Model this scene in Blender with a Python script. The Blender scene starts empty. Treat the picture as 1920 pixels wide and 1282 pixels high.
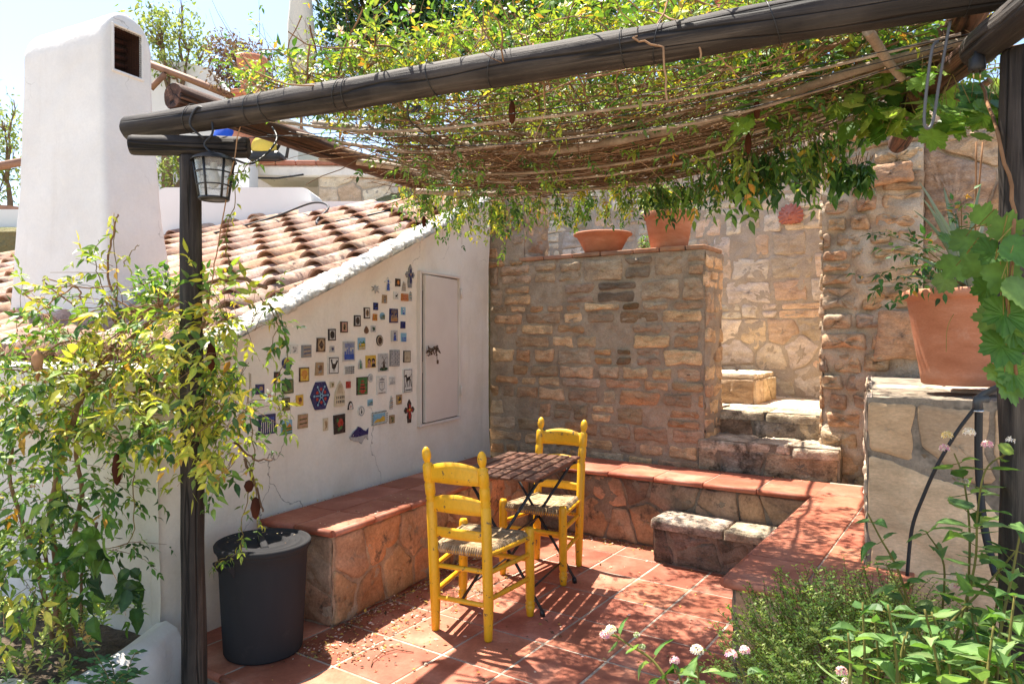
import bpy, math, random
import numpy as np
from mathutils import Vector, noise

# ------------------------------------------------------------------ camera, world, sun
F_PX, HOR, CAM_H = 1321.0, 630.0, 1.48
scene = bpy.context.scene
C = scene.collection
cam_d = bpy.data.cameras.new('camera'); cam = bpy.data.objects.new('camera', cam_d); C.objects.link(cam)
cam_d.sensor_width = 36.0; cam_d.lens = 36.0 * F_PX / 1920.0; cam_d.clip_end = 2000; cam_d.clip_start = 0.05
cam.location = (0, 0, CAM_H)
cam.rotation_euler = (math.radians(90) - math.atan((641 - HOR) / F_PX), 0, 0)
scene.camera = cam
SUNV = Vector((0.27, -0.31, -1.0)).normalized()          # the way the light travels
w = bpy.data.worlds.new('World'); scene.world = w; w.use_nodes = True
nt = w.node_tree; bg = nt.nodes['Background']
sky = nt.nodes.new('ShaderNodeTexSky'); sky.sky_type = 'NISHITA'; sky.sun_disc = False
sky.sun_elevation = math.asin(-SUNV.z); sky.sun_rotation = math.atan2(-SUNV.x, -SUNV.y) % (2 * math.pi)
sky.dust_density = 1.0; sky.air_density = 1.0; sky.ozone_density = 1.0
nt.links.new(sky.outputs[0], bg.inputs[0]); bg.inputs[1].default_value = 0.115
sl = bpy.data.lights.new('sun', 'SUN'); so = bpy.data.objects.new('sun', sl); C.objects.link(so)
sl.energy = 5.0; sl.angle = math.radians(0.5); sl.color = (1.0, 0.93, 0.82)
so.rotation_euler = SUNV.to_track_quat('-Z', 'Y').to_euler()
scene.view_settings.view_transform = 'Standard'; scene.view_settings.look = 'None'
scene.view_settings.gamma = 1.0; scene.view_settings.exposure = 1.5

R = random.Random(7)
def U(a, b): return R.uniform(a, b)

# the photo's geometry: a point on a pixel's ray, at a height or at a depth
def G(px, py, z=0.0):
    d = (CAM_H - z) * F_PX / (py - HOR)
    return Vector(((px - 960) / F_PX * d, d, z))
def W(px, py, d):
    return Vector(((px - 960) / F_PX * d, d, CAM_H + (HOR - py) / F_PX * d))
Z = Vector((0, 0, 1))
EU = Vector((.559, .829, 0))      # patio, into the distance
EV = Vector((.829, -.559, 0))     # patio, to the right
ED = Vector((.434, .901, 0))      # white wall, into the distance
EN = Vector((-.901, .434, 0))     # white wall, away to the left
A0 = Vector((-1.363, 3.864, 0))
def nz(p, s=1.0, o=0.0): return noise.noise(Vector((p[0] * s + o, p[1] * s - o, p[2] * s + o * .7)))

# ------------------------------------------------------------------ helpers
def tag(o, label=None, cat=None, group=None, kind=None):
    if label: o['label'] = label
    if cat: o['category'] = cat
    if group: o['group'] = group
    if kind: o['kind'] = kind
    return o
def empty(name, loc=(0, 0, 0), rz=0.0, label=None, cat=None, group=None):
    o = bpy.data.objects.new(name, None); C.objects.link(o)
    o.location = loc; o.rotation_euler = (0, 0, rz); o.empty_display_size = .05
    return tag(o, label, cat, group)
def attach(o, parent, local):
    # meshes are written in world coordinates; a part is shifted back by where its thing stands
    if not parent: return
    o.parent = parent
    if local: return
    q = parent; x = Vector((0, 0, 0))
    while q: x += q.location; q = q.parent
    o.location = -x
class MB:
    def __init__(s, local=False): s.v = []; s.f = []; s.m = []; s.c = []; s.sm = []; s.local = local
    def vert(s, p, c=(1, 1, 1)): s.v.append((p[0], p[1], p[2])); s.c.append((c[0], c[1], c[2], 1)); return len(s.v) - 1
    def face(s, ids, m=0, sm=True): s.f.append(tuple(ids)); s.m.append(m); s.sm.append(sm)
    def box(s, o, ex, ey, ez, c=(1, 1, 1), m=0, bev=0.0):
        # box from corner o spanned by three vectors; bev rounds all edges with one chamfer
        o = Vector(o); ex = Vector(ex); ey = Vector(ey); ez = Vector(ez)
        if bev <= 0:
            i = [s.vert(o + ex * a + ey * b + ez * d, c) for d in (0, 1) for b in (0, 1) for a in (0, 1)]
            for q in ((0, 2, 3, 1), (4, 5, 7, 6), (0, 1, 5, 4), (2, 6, 7, 3), (0, 4, 6, 2), (1, 3, 7, 5)): s.face([i[k] for k in q], m, False)
            return
        L = [ex.length, ey.length, ez.length]; E = [ex / L[0], ey / L[1], ez / L[2]]
        idx = {}
        for sx in (0, 1):
            for sy in (0, 1):
                for sz in (0, 1):
                    sg = (sx, sy, sz)
                    for ax in range(3):
                        p = o.copy()
                        for k in range(3):
                            t = sg[k] * L[k]
                            if k != ax: t += bev if sg[k] == 0 else -bev
                            p += E[k] * t
                        idx[(sg, ax)] = s.vert(p, c)
        for ax in range(3):
            b, d = (ax + 1) % 3, (ax + 2) % 3
            for sv in (0, 1):
                q = []
                for (x, y) in ((0, 0), (1, 0), (1, 1), (0, 1)):
                    sg = [0, 0, 0]; sg[ax] = sv; sg[b] = x; sg[d] = y; q.append(idx[(tuple(sg), ax)])
                s.face(q if sv else q[::-1], m, False)
        for ax in range(3):
            b, d = (ax + 1) % 3, (ax + 2) % 3
            for (x, y) in ((0, 0), (1, 0), (1, 1), (0, 1)):
                s0 = [0, 0, 0]; s0[b] = x; s0[d] = y; s1 = list(s0); s1[ax] = 1; s0 = tuple(s0); s1 = tuple(s1)
                q = [idx[(s0, b)], idx[(s0, d)], idx[(s1, d)], idx[(s1, b)]]
                s.face(q if (x != y) else q[::-1], m, False)
        for sx in (0, 1):
            for sy in (0, 1):
                for sz in (0, 1):
                    q = [idx[((sx, sy, sz), k)] for k in range(3)]
                    s.face(q if (sx + sy + sz) % 2 else q[::-1], m, False)
    def tube(s, pts, rad, n=8, c=(1, 1, 1), m=0, cap=True, wob=0.0):
        pts = [Vector(p) for p in pts]; k = len(pts)
        rr = rad if isinstance(rad, (list, tuple)) else [rad] * k
        t0 = (pts[1] - pts[0]).normalized()
        a = t0.cross(Z if abs(t0.z) < .95 else Vector((1, 0, 0))).normalized()
        rings = []
        for i, p in enumerate(pts):
            t = (pts[min(i + 1, k - 1)] - pts[max(i - 1, 0)])
            t = t.normalized() if t.length > 1e-9 else t0
            a = (a - t * a.dot(t)); a = a.normalized() if a.length > 1e-6 else t.cross(Vector((1, 0, 0))).normalized()
            b = t.cross(a)
            ring = []
            for j in range(n):
                an = 2 * math.pi * j / n
                r = rr[i]
                if wob: r *= 1 + wob * nz(p + a * math.cos(an) * .3 + b * math.sin(an) * .3, 4.0)
                ring.append(s.vert(p + (a * math.cos(an) + b * math.sin(an)) * r, c))
            rings.append(ring)
        for i in range(k - 1):
            for j in range(n):
                s.face((rings[i][j], rings[i][(j + 1) % n], rings[i + 1][(j + 1) % n], rings[i + 1][j]), m)
        if cap and n > 2:
            s.face(rings[0][::-1], m, False); s.face(rings[-1], m, False)
    def lathe(s, prof, n=24, base=(0, 0, 0), axis=None, c=(1, 1, 1), m=0, cap=True, sx=1.0):
        # prof: (radius, height) along axis
        base = Vector(base); ax = (axis or Z).normalized() if axis else Z
        a = ax.cross(Vector((0, 1, 0)) if abs(ax.y) < .9 else Vector((1, 0, 0))).normalized(); b = ax.cross(a)
        rings = [[s.vert(base + ax * h + (a * math.cos(2 * math.pi * j / n) * sx + b * math.sin(2 * math.pi * j / n)) * r, c) for j in range(n)] for r, h in prof]
        for i in range(len(rings) - 1):
            for j in range(n):
                s.face((rings[i][j], rings[i][(j + 1) % n], rings[i + 1][(j + 1) % n], rings[i + 1][j]), m)
        if cap: s.face(rings[0][::-1], m, False); s.face(rings[-1], m, False)
    def prism(s, poly, o, ex, ey, ez, c=(1, 1, 1), m=0, mside=None):
        # poly in (ex, ey), pushed out along ez
        o = Vector(o)
        lo = [s.vert(o + ex * x + ey * y, c) for x, y in poly]; hi = [s.vert(o + ex * x + ey * y + ez, c) for x, y in poly]
        k = len(poly)
        s.face(hi, m, False); s.face(lo[::-1], m, False)
        for i in range(k): s.face((lo[i], lo[(i + 1) % k], hi[(i + 1) % k], hi[i]), m if mside is None else mside, False)
    def grid(s, fn, nu, nv, c=(1, 1, 1), m=0, flip=False):
        ids = []
        for j in range(nv + 1):
            row = []
            for i in range(nu + 1):
                r = fn(i / nu, j / nv)
                row.append(s.vert(r, c) if not isinstance(r, tuple) else s.vert(r[0], r[1]))
            ids.append(row)
        for j in range(nv):
            for i in range(nu):
                q = (ids[j][i], ids[j][i + 1], ids[j + 1][i + 1], ids[j + 1][i])
                s.face(q[::-1] if flip else q, m)
        return ids
    def build(s, name, mats, parent=None, **kw):
        me = bpy.data.meshes.new(name); me.from_pydata(s.v, [], s.f)
        for mt in (mats if isinstance(mats, (list, tuple)) else [mats]): me.materials.append(mt)
        me.polygons.foreach_set('material_index', s.m); me.polygons.foreach_set('use_smooth', s.sm)
        ca = me.color_attributes.new('Col', 'FLOAT_COLOR', 'POINT')
        ca.data.foreach_set('color', np.array(s.c, dtype=np.float32).ravel())
        me.update()
        o = bpy.data.objects.new(name, me); C.objects.link(o)
        attach(o, parent, s.local)
        return tag(o, **kw)

# ------------------------------------------------------------------ materials
def material(name, cols, scale=6.0, rough=.8, bump=.3, bscale=40.0, bdist=.004, attr=False, spec=.3, metal=0.0,
             stain=None, stretch=(1, 1, 1), detail=8.0, rrange=.12, wave=None, bump2=None, contrast=(.3, .7), grain=.0, crack=0):
    m = bpy.data.materials.new(name); m.use_nodes = True; t = m.node_tree; N = t.nodes; L = t.links
    b = N['Principled BSDF']; tc = N.new('ShaderNodeTexCoord'); mp = N.new('ShaderNodeMapping'); mp.inputs['Scale'].default_value = stretch
    L.new(tc.outputs['Object'], mp.inputs[0])
    n1 = N.new('ShaderNodeTexNoise'); n1.inputs['Scale'].default_value = scale; n1.inputs['Detail'].default_value = detail; n1.inputs['Roughness'].default_value = .62
    L.new(mp.outputs[0], n1.inputs['Vector'])
    cr = N.new('ShaderNodeValToRGB'); L.new(n1.outputs['Fac'], cr.inputs[0])
    e = cr.color_ramp.elements; lo, hi = contrast
    e[0].position = lo; e[1].position = hi; e[0].color = (*cols[0], 1); e[1].color = (*cols[-1], 1)
    for i, cc in enumerate(cols[1:-1]):
        x = e.new(lo + (hi - lo) * (i + 1) / (len(cols) - 1)); x.color = (*cc, 1)
    col = cr.outputs[0]
    if attr:
        at = N.new('ShaderNodeAttribute'); at.attribute_name = 'Col'
        mx = N.new('ShaderNodeMix'); mx.data_type = 'RGBA'; mx.blend_type = 'MULTIPLY'; mx.inputs['Factor'].default_value = 1
        L.new(col, mx.inputs['A']); L.new(at.outputs['Color'], mx.inputs['B']); col = mx.outputs['Result']
    if stain:                                    # list of (colour, scale, low, high, amount)
        for sc, ss, s0, s1, am in (stain if isinstance(stain, list) else [stain]):
            n2 = N.new('ShaderNodeTexNoise'); n2.inputs['Scale'].default_value = ss; n2.inputs['Detail'].default_value = 9; n2.inputs['Roughness'].default_value = .7
            L.new(tc.outputs['Object'], n2.inputs['Vector'])
            mr = N.new('ShaderNodeMapRange'); mr.inputs['From Min'].default_value = s0; mr.inputs['From Max'].default_value = s1; mr.inputs['To Max'].default_value = am
            L.new(n2.outputs['Fac'], mr.inputs[0])
            mx = N.new('ShaderNodeMix'); mx.data_type = 'RGBA'; L.new(mr.outputs[0], mx.inputs['Factor'])
            L.new(col, mx.inputs['A']); mx.inputs['B'].default_value = (*sc, 1); col = mx.outputs['Result']
    if crack:
        nd = N.new('ShaderNodeTexNoise'); nd.inputs['Scale'].default_value = 3.5; nd.inputs['Detail'].default_value = 6; L.new(tc.outputs['Object'], nd.inputs['Vector'])
        va = N.new('ShaderNodeVectorMath'); va.operation = 'MULTIPLY_ADD'; L.new(nd.outputs['Color'], va.inputs[0]); va.inputs[1].default_value = (.45, .45, .45); L.new(tc.outputs['Object'], va.inputs[2])
        vo = N.new('ShaderNodeTexVoronoi'); vo.feature = 'DISTANCE_TO_EDGE'; vo.inputs['Scale'].default_value = 1.15; L.new(va.outputs[0], vo.inputs['Vector'])
        c1 = N.new('ShaderNodeMapRange'); c1.inputs['From Min'].default_value = .0015; c1.inputs['From Max'].default_value = .0045; c1.inputs['To Min'].default_value = 1; c1.inputs['To Max'].default_value = 0; L.new(vo.outputs['Distance'], c1.inputs[0])
        nm = N.new('ShaderNodeTexNoise'); nm.inputs['Scale'].default_value = 1.4; L.new(tc.outputs['Object'], nm.inputs['Vector'])
        c2 = N.new('ShaderNodeMapRange'); c2.inputs['From Min'].default_value = .52; c2.inputs['From Max'].default_value = .60; c2.inputs['To Max'].default_value = crack; L.new(nm.outputs['Fac'], c2.inputs[0])
        c3 = N.new('ShaderNodeMath'); c3.operation = 'MULTIPLY'; L.new(c1.outputs[0], c3.inputs[0]); L.new(c2.outputs[0], c3.inputs[1])
        mx = N.new('ShaderNodeMix'); mx.data_type = 'RGBA'; L.new(c3.outputs[0], mx.inputs['Factor']); L.new(col, mx.inputs['A']); mx.inputs['B'].default_value = (.20, .17, .14, 1); col = mx.outputs['Result']
        sm_ = N.new('ShaderNodeMapping'); sm_.inputs['Scale'].default_value = (9, 9, .8); L.new(tc.outputs['Object'], sm_.inputs[0])
        n5 = N.new('ShaderNodeTexNoise'); n5.inputs['Scale'].default_value = 1.0; n5.inputs['Detail'].default_value = 5; L.new(sm_.outputs[0], n5.inputs['Vector'])
        c4 = N.new('ShaderNodeMapRange'); c4.inputs['From Min'].default_value = .58; c4.inputs['From Max'].default_value = .75; c4.inputs['To Max'].default_value = .35 * crack; L.new(n5.outputs['Fac'], c4.inputs[0])
        mx = N.new('ShaderNodeMix'); mx.data_type = 'RGBA'; L.new(c4.outputs[0], mx.inputs['Factor']); L.new(col, mx.inputs['A']); mx.inputs['B'].default_value = (.50, .43, .35, 1); col = mx.outputs['Result']
    if grain:
        ng = N.new('ShaderNodeTexNoise'); ng.inputs['Scale'].default_value = bscale * 1.6; ng.inputs['Detail'].default_value = 8; ng.inputs['Roughness'].default_value = .75; L.new(mp.outputs[0], ng.inputs['Vector'])
        gr = N.new('ShaderNodeMapRange'); gr.inputs['From Min'].default_value = .3; gr.inputs['From Max'].default_value = .7; gr.inputs['To Min'].default_value = 1 - grain; gr.inputs['To Max'].default_value = 1 + grain; L.new(ng.outputs['Fac'], gr.inputs[0])
        mx = N.new('ShaderNodeMix'); mx.data_type = 'RGBA'; mx.blend_type = 'MULTIPLY'; mx.inputs['Factor'].default_value = 1; L.new(col, mx.inputs['A']); L.new(gr.outputs[0], mx.inputs['B']); col = mx.outputs['Result']
    L.new(col, b.inputs['Base Color'])
    mr = N.new('ShaderNodeMapRange'); mr.inputs['To Min'].default_value = max(0, rough - rrange); mr.inputs['To Max'].default_value = min(1, rough + rrange)
    L.new(n1.outputs['Fac'], mr.inputs[0]); L.new(mr.outputs[0], b.inputs['Roughness'])
    b.inputs['Specular IOR Level'].default_value = spec; b.inputs['Metallic'].default_value = metal
    nb = N.new('ShaderNodeTexNoise'); nb.inputs['Scale'].default_value = bscale; nb.inputs['Detail'].default_value = 6; nb.inputs['Roughness'].default_value = .65
    L.new(mp.outputs[0], nb.inputs['Vector'])
    bp = N.new('ShaderNodeBump'); bp.inputs['Strength'].default_value = bump; bp.inputs['Distance'].default_value = bdist
    L.new(nb.outputs['Fac'], bp.inputs['Height']); last = bp
    if bump2:
        nb2 = N.new('ShaderNodeTexNoise'); nb2.inputs['Scale'].default_value = bump2[0]; nb2.inputs['Detail'].default_value = 3; L.new(mp.outputs[0], nb2.inputs['Vector'])
        bp2 = N.new('ShaderNodeBump'); bp2.inputs['Strength'].default_value = 1.0; bp2.inputs['Distance'].default_value = bump2[1]
        L.new(nb2.outputs['Fac'], bp2.inputs['Height']); L.new(bp.outputs[0], bp2.inputs['Normal']); last = bp2
    L.new(last.outputs[0], b.inputs['Normal'])
    return m
def leaf_material(name, trans=.35, rough=.42, spec=.4):
    m = bpy.data.materials.new(name); m.use_nodes = True; t = m.node_tree; N = t.nodes; L = t.links
    b = N['Principled BSDF']; at = N.new('ShaderNodeAttribute'); at.attribute_name = 'Col'
    tc = N.new('ShaderNodeTexCoord'); n1 = N.new('ShaderNodeTexNoise'); n1.inputs['Scale'].default_value = 45; L.new(tc.outputs['Object'], n1.inputs['Vector'])
    mr = N.new('ShaderNodeMapRange'); mr.inputs['To Min'].default_value = .62; mr.inputs['To Max'].default_value = 1.38; L.new(n1.outputs['Fac'], mr.inputs[0])
    mx = N.new('ShaderNodeMix'); mx.data_type = 'RGBA'; mx.blend_type = 'MULTIPLY'; mx.inputs['Factor'].default_value = 1
    L.new(at.outputs['Color'], mx.inputs['A']); L.new(mr.outputs[0], mx.inputs['B'])
    L.new(mx.outputs['Result'], b.inputs['Base Color']); b.inputs['Roughness'].default_value = rough; b.inputs['Specular IOR Level'].default_value = spec
    tr = N.new('ShaderNodeBsdfTranslucent')
    g = N.new('ShaderNodeMix'); g.data_type = 'RGBA'; g.blend_type = 'MULTIPLY'; g.inputs['Factor'].default_value = 1
    L.new(mx.outputs['Result'], g.inputs['A']); g.inputs['B'].default_value = (1.35, 1.35, .55, 1); L.new(g.outputs['Result'], tr.inputs['Color'])
    ms = N.new('ShaderNodeMixShader'); ms.inputs[0].default_value = trans
    L.new(b.outputs[0], ms.inputs[1]); L.new(tr.outputs[0], ms.inputs[2]); L.new(ms.outputs[0], N['Material Output'].inputs[0])
    return m
def flat(name, c, rough=.5, spec=.4, metal=0.0, sc=60):
    return material(name, [tuple(x * .86 for x in c), c], scale=sc, rough=rough, bump=.12, bscale=120, bdist=.001, spec=spec, metal=metal)

M_PLASTER = material('white_plaster', crack=.8, grain=0.05, cols=[(.67, .60, .505), (.75, .685, .595), (.79, .735, .66)], scale=2.2, rough=.9, bump=.5, bscale=34, bdist=.006, spec=.15,
                     stain=[((.40, .35, .29), 1.6, .60, .80, .45), ((.36, .33, .29), 11, .68, .78, .45)], bump2=(5.5, .012))
M_WHITE = material('white_limewash', crack=.45, grain=0.04, cols=[(.70, .66, .61), (.80, .77, .725)], scale=2.0, rough=.9, bump=.5, bscale=34, bdist=.005, spec=.15,
                   stain=[((.56, .50, .45), 2.3, .60, .80, .4)], bump2=(7, .010))
M_COPING = material('rough_limewash', grain=0.15, cols=[(.50, .47, .42), (.78, .76, .72)], scale=9.0, rough=.95, bump=1.0, bscale=70, bdist=.012, spec=.1,
                    stain=[((.17, .14, .11), 26, .60, .68, .85)], bump2=(24, .02))
M_ROOF = material('clay_roof_tile', grain=0.3, cols=[(.27, .165, .125), (.40, .27, .205), (.56, .44, .36)], scale=13, rough=.95, bump=.7, bscale=95, bdist=.005, attr=True, spec=.1,
                  stain=[((.60, .54, .46), 4, .58, .72, .5), ((.12, .09, .075), 60, .54, .64, .6)])
M_STONE = material('sandstone', grain=0.4, cols=[(.33, .235, .155), (.49, .365, .25), (.60, .48, .35)], scale=9, rough=.92, bump=.9, bscale=48, bdist=.010, attr=True, spec=.12, stretch=(1, 1, 2.6),
                   stain=[((.25, .195, .145), 4.0, .50, .62, .5), ((.09, .07, .055), 22, .62, .74, .6)], bump2=(14, .012))
M_MORTAR = material('earth_mortar', grain=0.3, cols=[(.27, .205, .15), (.38, .30, .22), (.46, .375, .285)], scale=6, rough=.97, bump=1.0, bscale=90, bdist=.008, attr=True, spec=.08,
                    stain=[((.13, .10, .08), 3.5, .58, .72, .5)], bump2=(22, .016))
M_PALESTONE = material('pale_sandstone', grain=0.3, cols=[(.48, .38, .27), (.64, .53, .40), (.74, .65, .52)], scale=8, rough=.93, bump=.9, bscale=46, bdist=.009, attr=True, spec=.12, stretch=(1, 1, 2.2), bump2=(13, .012))
M_PALEMORTAR = material('pale_mortar', grain=0.25, cols=[(.42, .33, .24), (.56, .46, .35)], scale=7, rough=.97, bump=1.0, bscale=80, bdist=.008, attr=True, spec=.08, bump2=(20, .014))
M_FLAG = material('slate_flagstone', grain=0.35, cols=[(.20, .145, .10), (.33, .235, .165), (.44, .33, .24)], scale=4.5, rough=.85, bump=.6, bscale=36, bdist=.006, attr=True, spec=.2,
                  stain=[((.055, .047, .04), 5.5, .57, .66, .85), ((.5, .45, .38), 14, .66, .76, .45)])
M_FLAGM = material('stained_mortar', grain=0.35, cols=[(.14, .115, .09), (.30, .25, .19)], scale=7, rough=.97, bump=1.0, bscale=80, bdist=.008, attr=True, spec=.08, bump2=(20, .012),
                   stain=[((.05, .045, .038), 5, .55, .66, .8)])
M_BENCHM = material('orange_mortar', grain=0.3, cols=[(.30, .20, .13), (.48, .35, .24)], scale=7, rough=.97, bump=1.0, bscale=80, bdist=.006, attr=True, spec=.08, bump2=(20, .010), stain=[((.07, .06, .05), 3.2, .60, .70, .8)])
M_STEP = material('lichen_stone', grain=0.42, cols=[(.16, .13, .10), (.30, .245, .19), (.48, .41, .335)], scale=7, rough=.95, bump=1.0, bscale=44, bdist=.012, attr=True, spec=.1, stretch=(1, 1, 1.8),
                  stain=[((.045, .038, .03), 6, .53, .64, .85), ((.62, .56, .47), 17, .64, .74, .5)], bump2=(12, .016))
M_TERRA = material('terracotta_floor_tile', grain=0.18, cols=[(.25, .072, .040), (.35, .112, .064), (.47, .20, .13)], scale=4.5, rough=.62, bump=.25, bscale=30, bdist=.003, attr=True, spec=.35,
                   stain=[((.28, .10, .06), 9, .60, .72, .5), ((.58, .36, .26), 6, .66, .76, .4)], bump2=(5, .004))
M_GROUT = material('pale_grout', grain=0.25, cols=[(.26, .19, .14), (.52, .44, .36)], scale=6, rough=.95, bump=.6, bscale=90, bdist=.003, spec=.1)
M_POT = material('terracotta_pot', grain=0.14, cols=[(.40, .145, .075), (.50, .20, .11), (.58, .28, .18)], scale=4, rough=.8, bump=.3, bscale=60, bdist=.002, spec=.2,
                 stain=[((.62, .45, .35), 3.0, .60, .75, .5), ((.25, .11, .07), 12, .66, .74, .4)], stretch=(1, 1, 3))
M_YELLOW = material('worn_yellow_paint', grain=.10, cols=[(.74, .37, .010), (.84, .46, .016)], scale=7, rough=.42, bump=.25, bscale=50, bdist=.002, spec=.5,
                    stain=[((.14, .09, .05), 26, .615, .625, .95), ((.55, .30, .01), 3, .6, .75, .5)], stretch=(1, 1, .5))
M_RUSH = material('woven_rush', [(.20, .135, .075), (.38, .275, .165), (.50, .40, .27)], scale=30, rough=.85, bump=.6, bscale=160, bdist=.002, attr=True, spec=.2)
M_LOG = material('dark_stained_log', [(.022, .017, .014), (.055, .043, .035), (.13, .10, .08)], scale=5, rough=.75, bump=1.0, bscale=26, bdist=.008, spec=.3, stretch=(1, 1, .14), attr=True,
                 stain=[((.17, .14, .12), 3.0, .60, .76, .5)])
def log_material(name, d, tintc=(1, 1, 1)):
    m = bpy.data.materials.new(name); m.use_nodes = True; t = m.node_tree; N = t.nodes; L = t.links; b = N['Principled BSDF']
    tc = N.new('ShaderNodeTexCoord'); m1 = N.new('ShaderNodeMapping'); m1.inputs['Rotation'].default_value = Vector(d).rotation_difference(Z).to_euler()
    m2 = N.new('ShaderNodeMapping'); m2.inputs['Scale'].default_value = (1, 1, .045); L.new(tc.outputs['Object'], m1.inputs[0]); L.new(m1.outputs[0], m2.inputs[0])
    def nse(sc, src, det=6, ro=.6):
        n = N.new('ShaderNodeTexNoise'); n.inputs['Scale'].default_value = sc; n.inputs['Detail'].default_value = det; n.inputs['Roughness'].default_value = ro; L.new(src.outputs[0] if src is not tc else tc.outputs['Object'], n.inputs['Vector']); return n
    g1 = nse(38, m2, 8, .7); cr = N.new('ShaderNodeValToRGB'); L.new(g1.outputs['Fac'], cr.inputs[0]); e = cr.color_ramp.elements
    e[0].position = .32; e[0].color = (.012, .009, .008, 1); e[1].position = .74; e[1].color = (.13, .105, .085, 1); x = e.new(.52); x.color = (.034, .026, .021, 1)
    w1 = nse(3.2, tc); mr = N.new('ShaderNodeMapRange'); mr.inputs['From Min'].default_value = .48; mr.inputs['From Max'].default_value = .72; mr.inputs['To Max'].default_value = .55; L.new(w1.outputs['Fac'], mr.inputs[0])
    mx = N.new('ShaderNodeMix'); mx.data_type = 'RGBA'; L.new(mr.outputs[0], mx.inputs['Factor']); L.new(cr.outputs[0], mx.inputs['A']); mx.inputs['B'].default_value = (.085, .068, .056, 1)
    c1 = nse(9, m2, 3, .5); ck = N.new('ShaderNodeMath'); ck.operation = 'SUBTRACT'; L.new(c1.outputs['Fac'], ck.inputs[0]); ck.inputs[1].default_value = .5
    ab = N.new('ShaderNodeMath'); ab.operation = 'ABSOLUTE'; L.new(ck.outputs[0], ab.inputs[0])
    cm = N.new('ShaderNodeMapRange'); cm.inputs['From Min'].default_value = .0; cm.inputs['From Max'].default_value = .018; L.new(ab.outputs[0], cm.inputs[0])
    m3 = N.new('ShaderNodeMix'); m3.data_type = 'RGBA'; m3.blend_type = 'MULTIPLY'; m3.inputs['Factor'].default_value = .85; L.new(mx.outputs['Result'], m3.inputs['A']); L.new(cm.outputs[0], m3.inputs['B'])
    m4 = N.new('ShaderNodeMix'); m4.data_type = 'RGBA'; m4.blend_type = 'MULTIPLY'; m4.inputs['Factor'].default_value = 1; L.new(m3.outputs['Result'], m4.inputs['A']); m4.inputs['B'].default_value = (*tintc, 1)
    L.new(m4.outputs['Result'], b.inputs['Base Color']); b.inputs['Roughness'].default_value = .72; b.inputs['Specular IOR Level'].default_value = .3
    b1 = N.new('ShaderNodeBump'); b1.inputs['Strength'].default_value = .8; b1.inputs['Distance'].default_value = .008; L.new(g1.outputs['Fac'], b1.inputs['Height'])
    b2 = N.new('ShaderNodeBump'); b2.inputs['Strength'].default_value = 1; b2.inputs['Distance'].default_value = .006; L.new(cm.outputs[0], b2.inputs['Height']); L.new(b1.outputs[0], b2.inputs['Normal']); L.new(b2.outputs[0], b.inputs['Normal'])
    return m
M_SLAT = material('brown_table_slat', grain=0.3, cols=[(.085, .036, .022), (.13, .058, .035), (.18, .088, .055)], scale=10, rough=.6, bump=.5, bscale=60, bdist=.002, spec=.35, attr=True,
                  stain=[((.30, .19, .14), 14, .66, .76, .25)])
M_IRON = flat('black_iron', (.016, .015, .015), .45, .5)
M_BIN = material('grey_plastic', [(.030, .029, .031), (.042, .041, .043)], scale=3, rough=.86, bump=.2, bscale=80, bdist=.001, spec=.10,
                 stain=[((.12, .105, .095), 7, .60, .80, .3)], stretch=(1, 1, .25))
M_CANE = material('weathered_cane', grain=0.25, cols=[(.22, .155, .105), (.38, .285, .21), (.52, .42, .33)], scale=8, rough=.7, bump=.5, bscale=60, bdist=.003, spec=.3, stretch=(1, 1, 1), attr=True)
M_TWIG = material('dry_twig', [(.14, .085, .05), (.27, .175, .11)], scale=10, rough=.85, bump=.2, bscale=80, bdist=.001, spec=.15, attr=True)
M_LEAF = leaf_material('vine_leaf', .36)
M_GRAPE = leaf_material('grape_leaf', .42, .5)
M_FARLEAF = leaf_material('tree_leaf', .3, .6, .2)
M_PETAL = leaf_material('pale_petal', .3, .7, .2)
M_DOOR = material('faded_pink_paint', [(.62, .545, .48), (.70, .63, .56)], scale=3, rough=.6, bump=.15, bscale=30, bdist=.001, spec=.3,
                  stain=[((.24, .12, .07), 24, .69, .74, .8)])
M_RUST = material('rusty_iron', [(.05, .03, .02), (.16, .09, .05)], scale=30, rough=.9, bump=.4, bscale=80, bdist=.002)
M_GROUND = material('sandy_gravel', grain=0.3, cols=[(.30, .24, .17), (.48, .40, .30)], scale=12, rough=1, bump=1, bscale=40, bdist=.03)
M_SOIL = material('dry_soil', grain=0.4, cols=[(.07, .05, .035), (.17, .125, .085)], scale=12, rough=1, bump=1, bscale=40, bdist=.03)
M_GLASS = bpy.data.materials.new('lantern_glass'); M_GLASS.use_nodes = True
_b = M_GLASS.node_tree.nodes['Principled BSDF']; _b.inputs['Base Color'].default_value = (.93, .95, .95, 1); _b.inputs['Transmission Weight'].default_value = .92
_b.inputs['Roughness'].default_value = .12; _b.inputs['IOR'].default_value = 1.3
_n = M_GLASS.node_tree.nodes.new('ShaderNodeTexNoise'); _n.inputs['Scale'].default_value = 9
_r = M_GLASS.node_tree.nodes.new('ShaderNodeMapRange'); _r.inputs['To Min'].default_value = .05; _r.inputs['To Max'].default_value = .35
M_GLASS.node_tree.links.new(_n.outputs[0], _r.inputs[0]); M_GLASS.node_tree.links.new(_r.outputs[0], _b.inputs['Roughness'])

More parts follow.
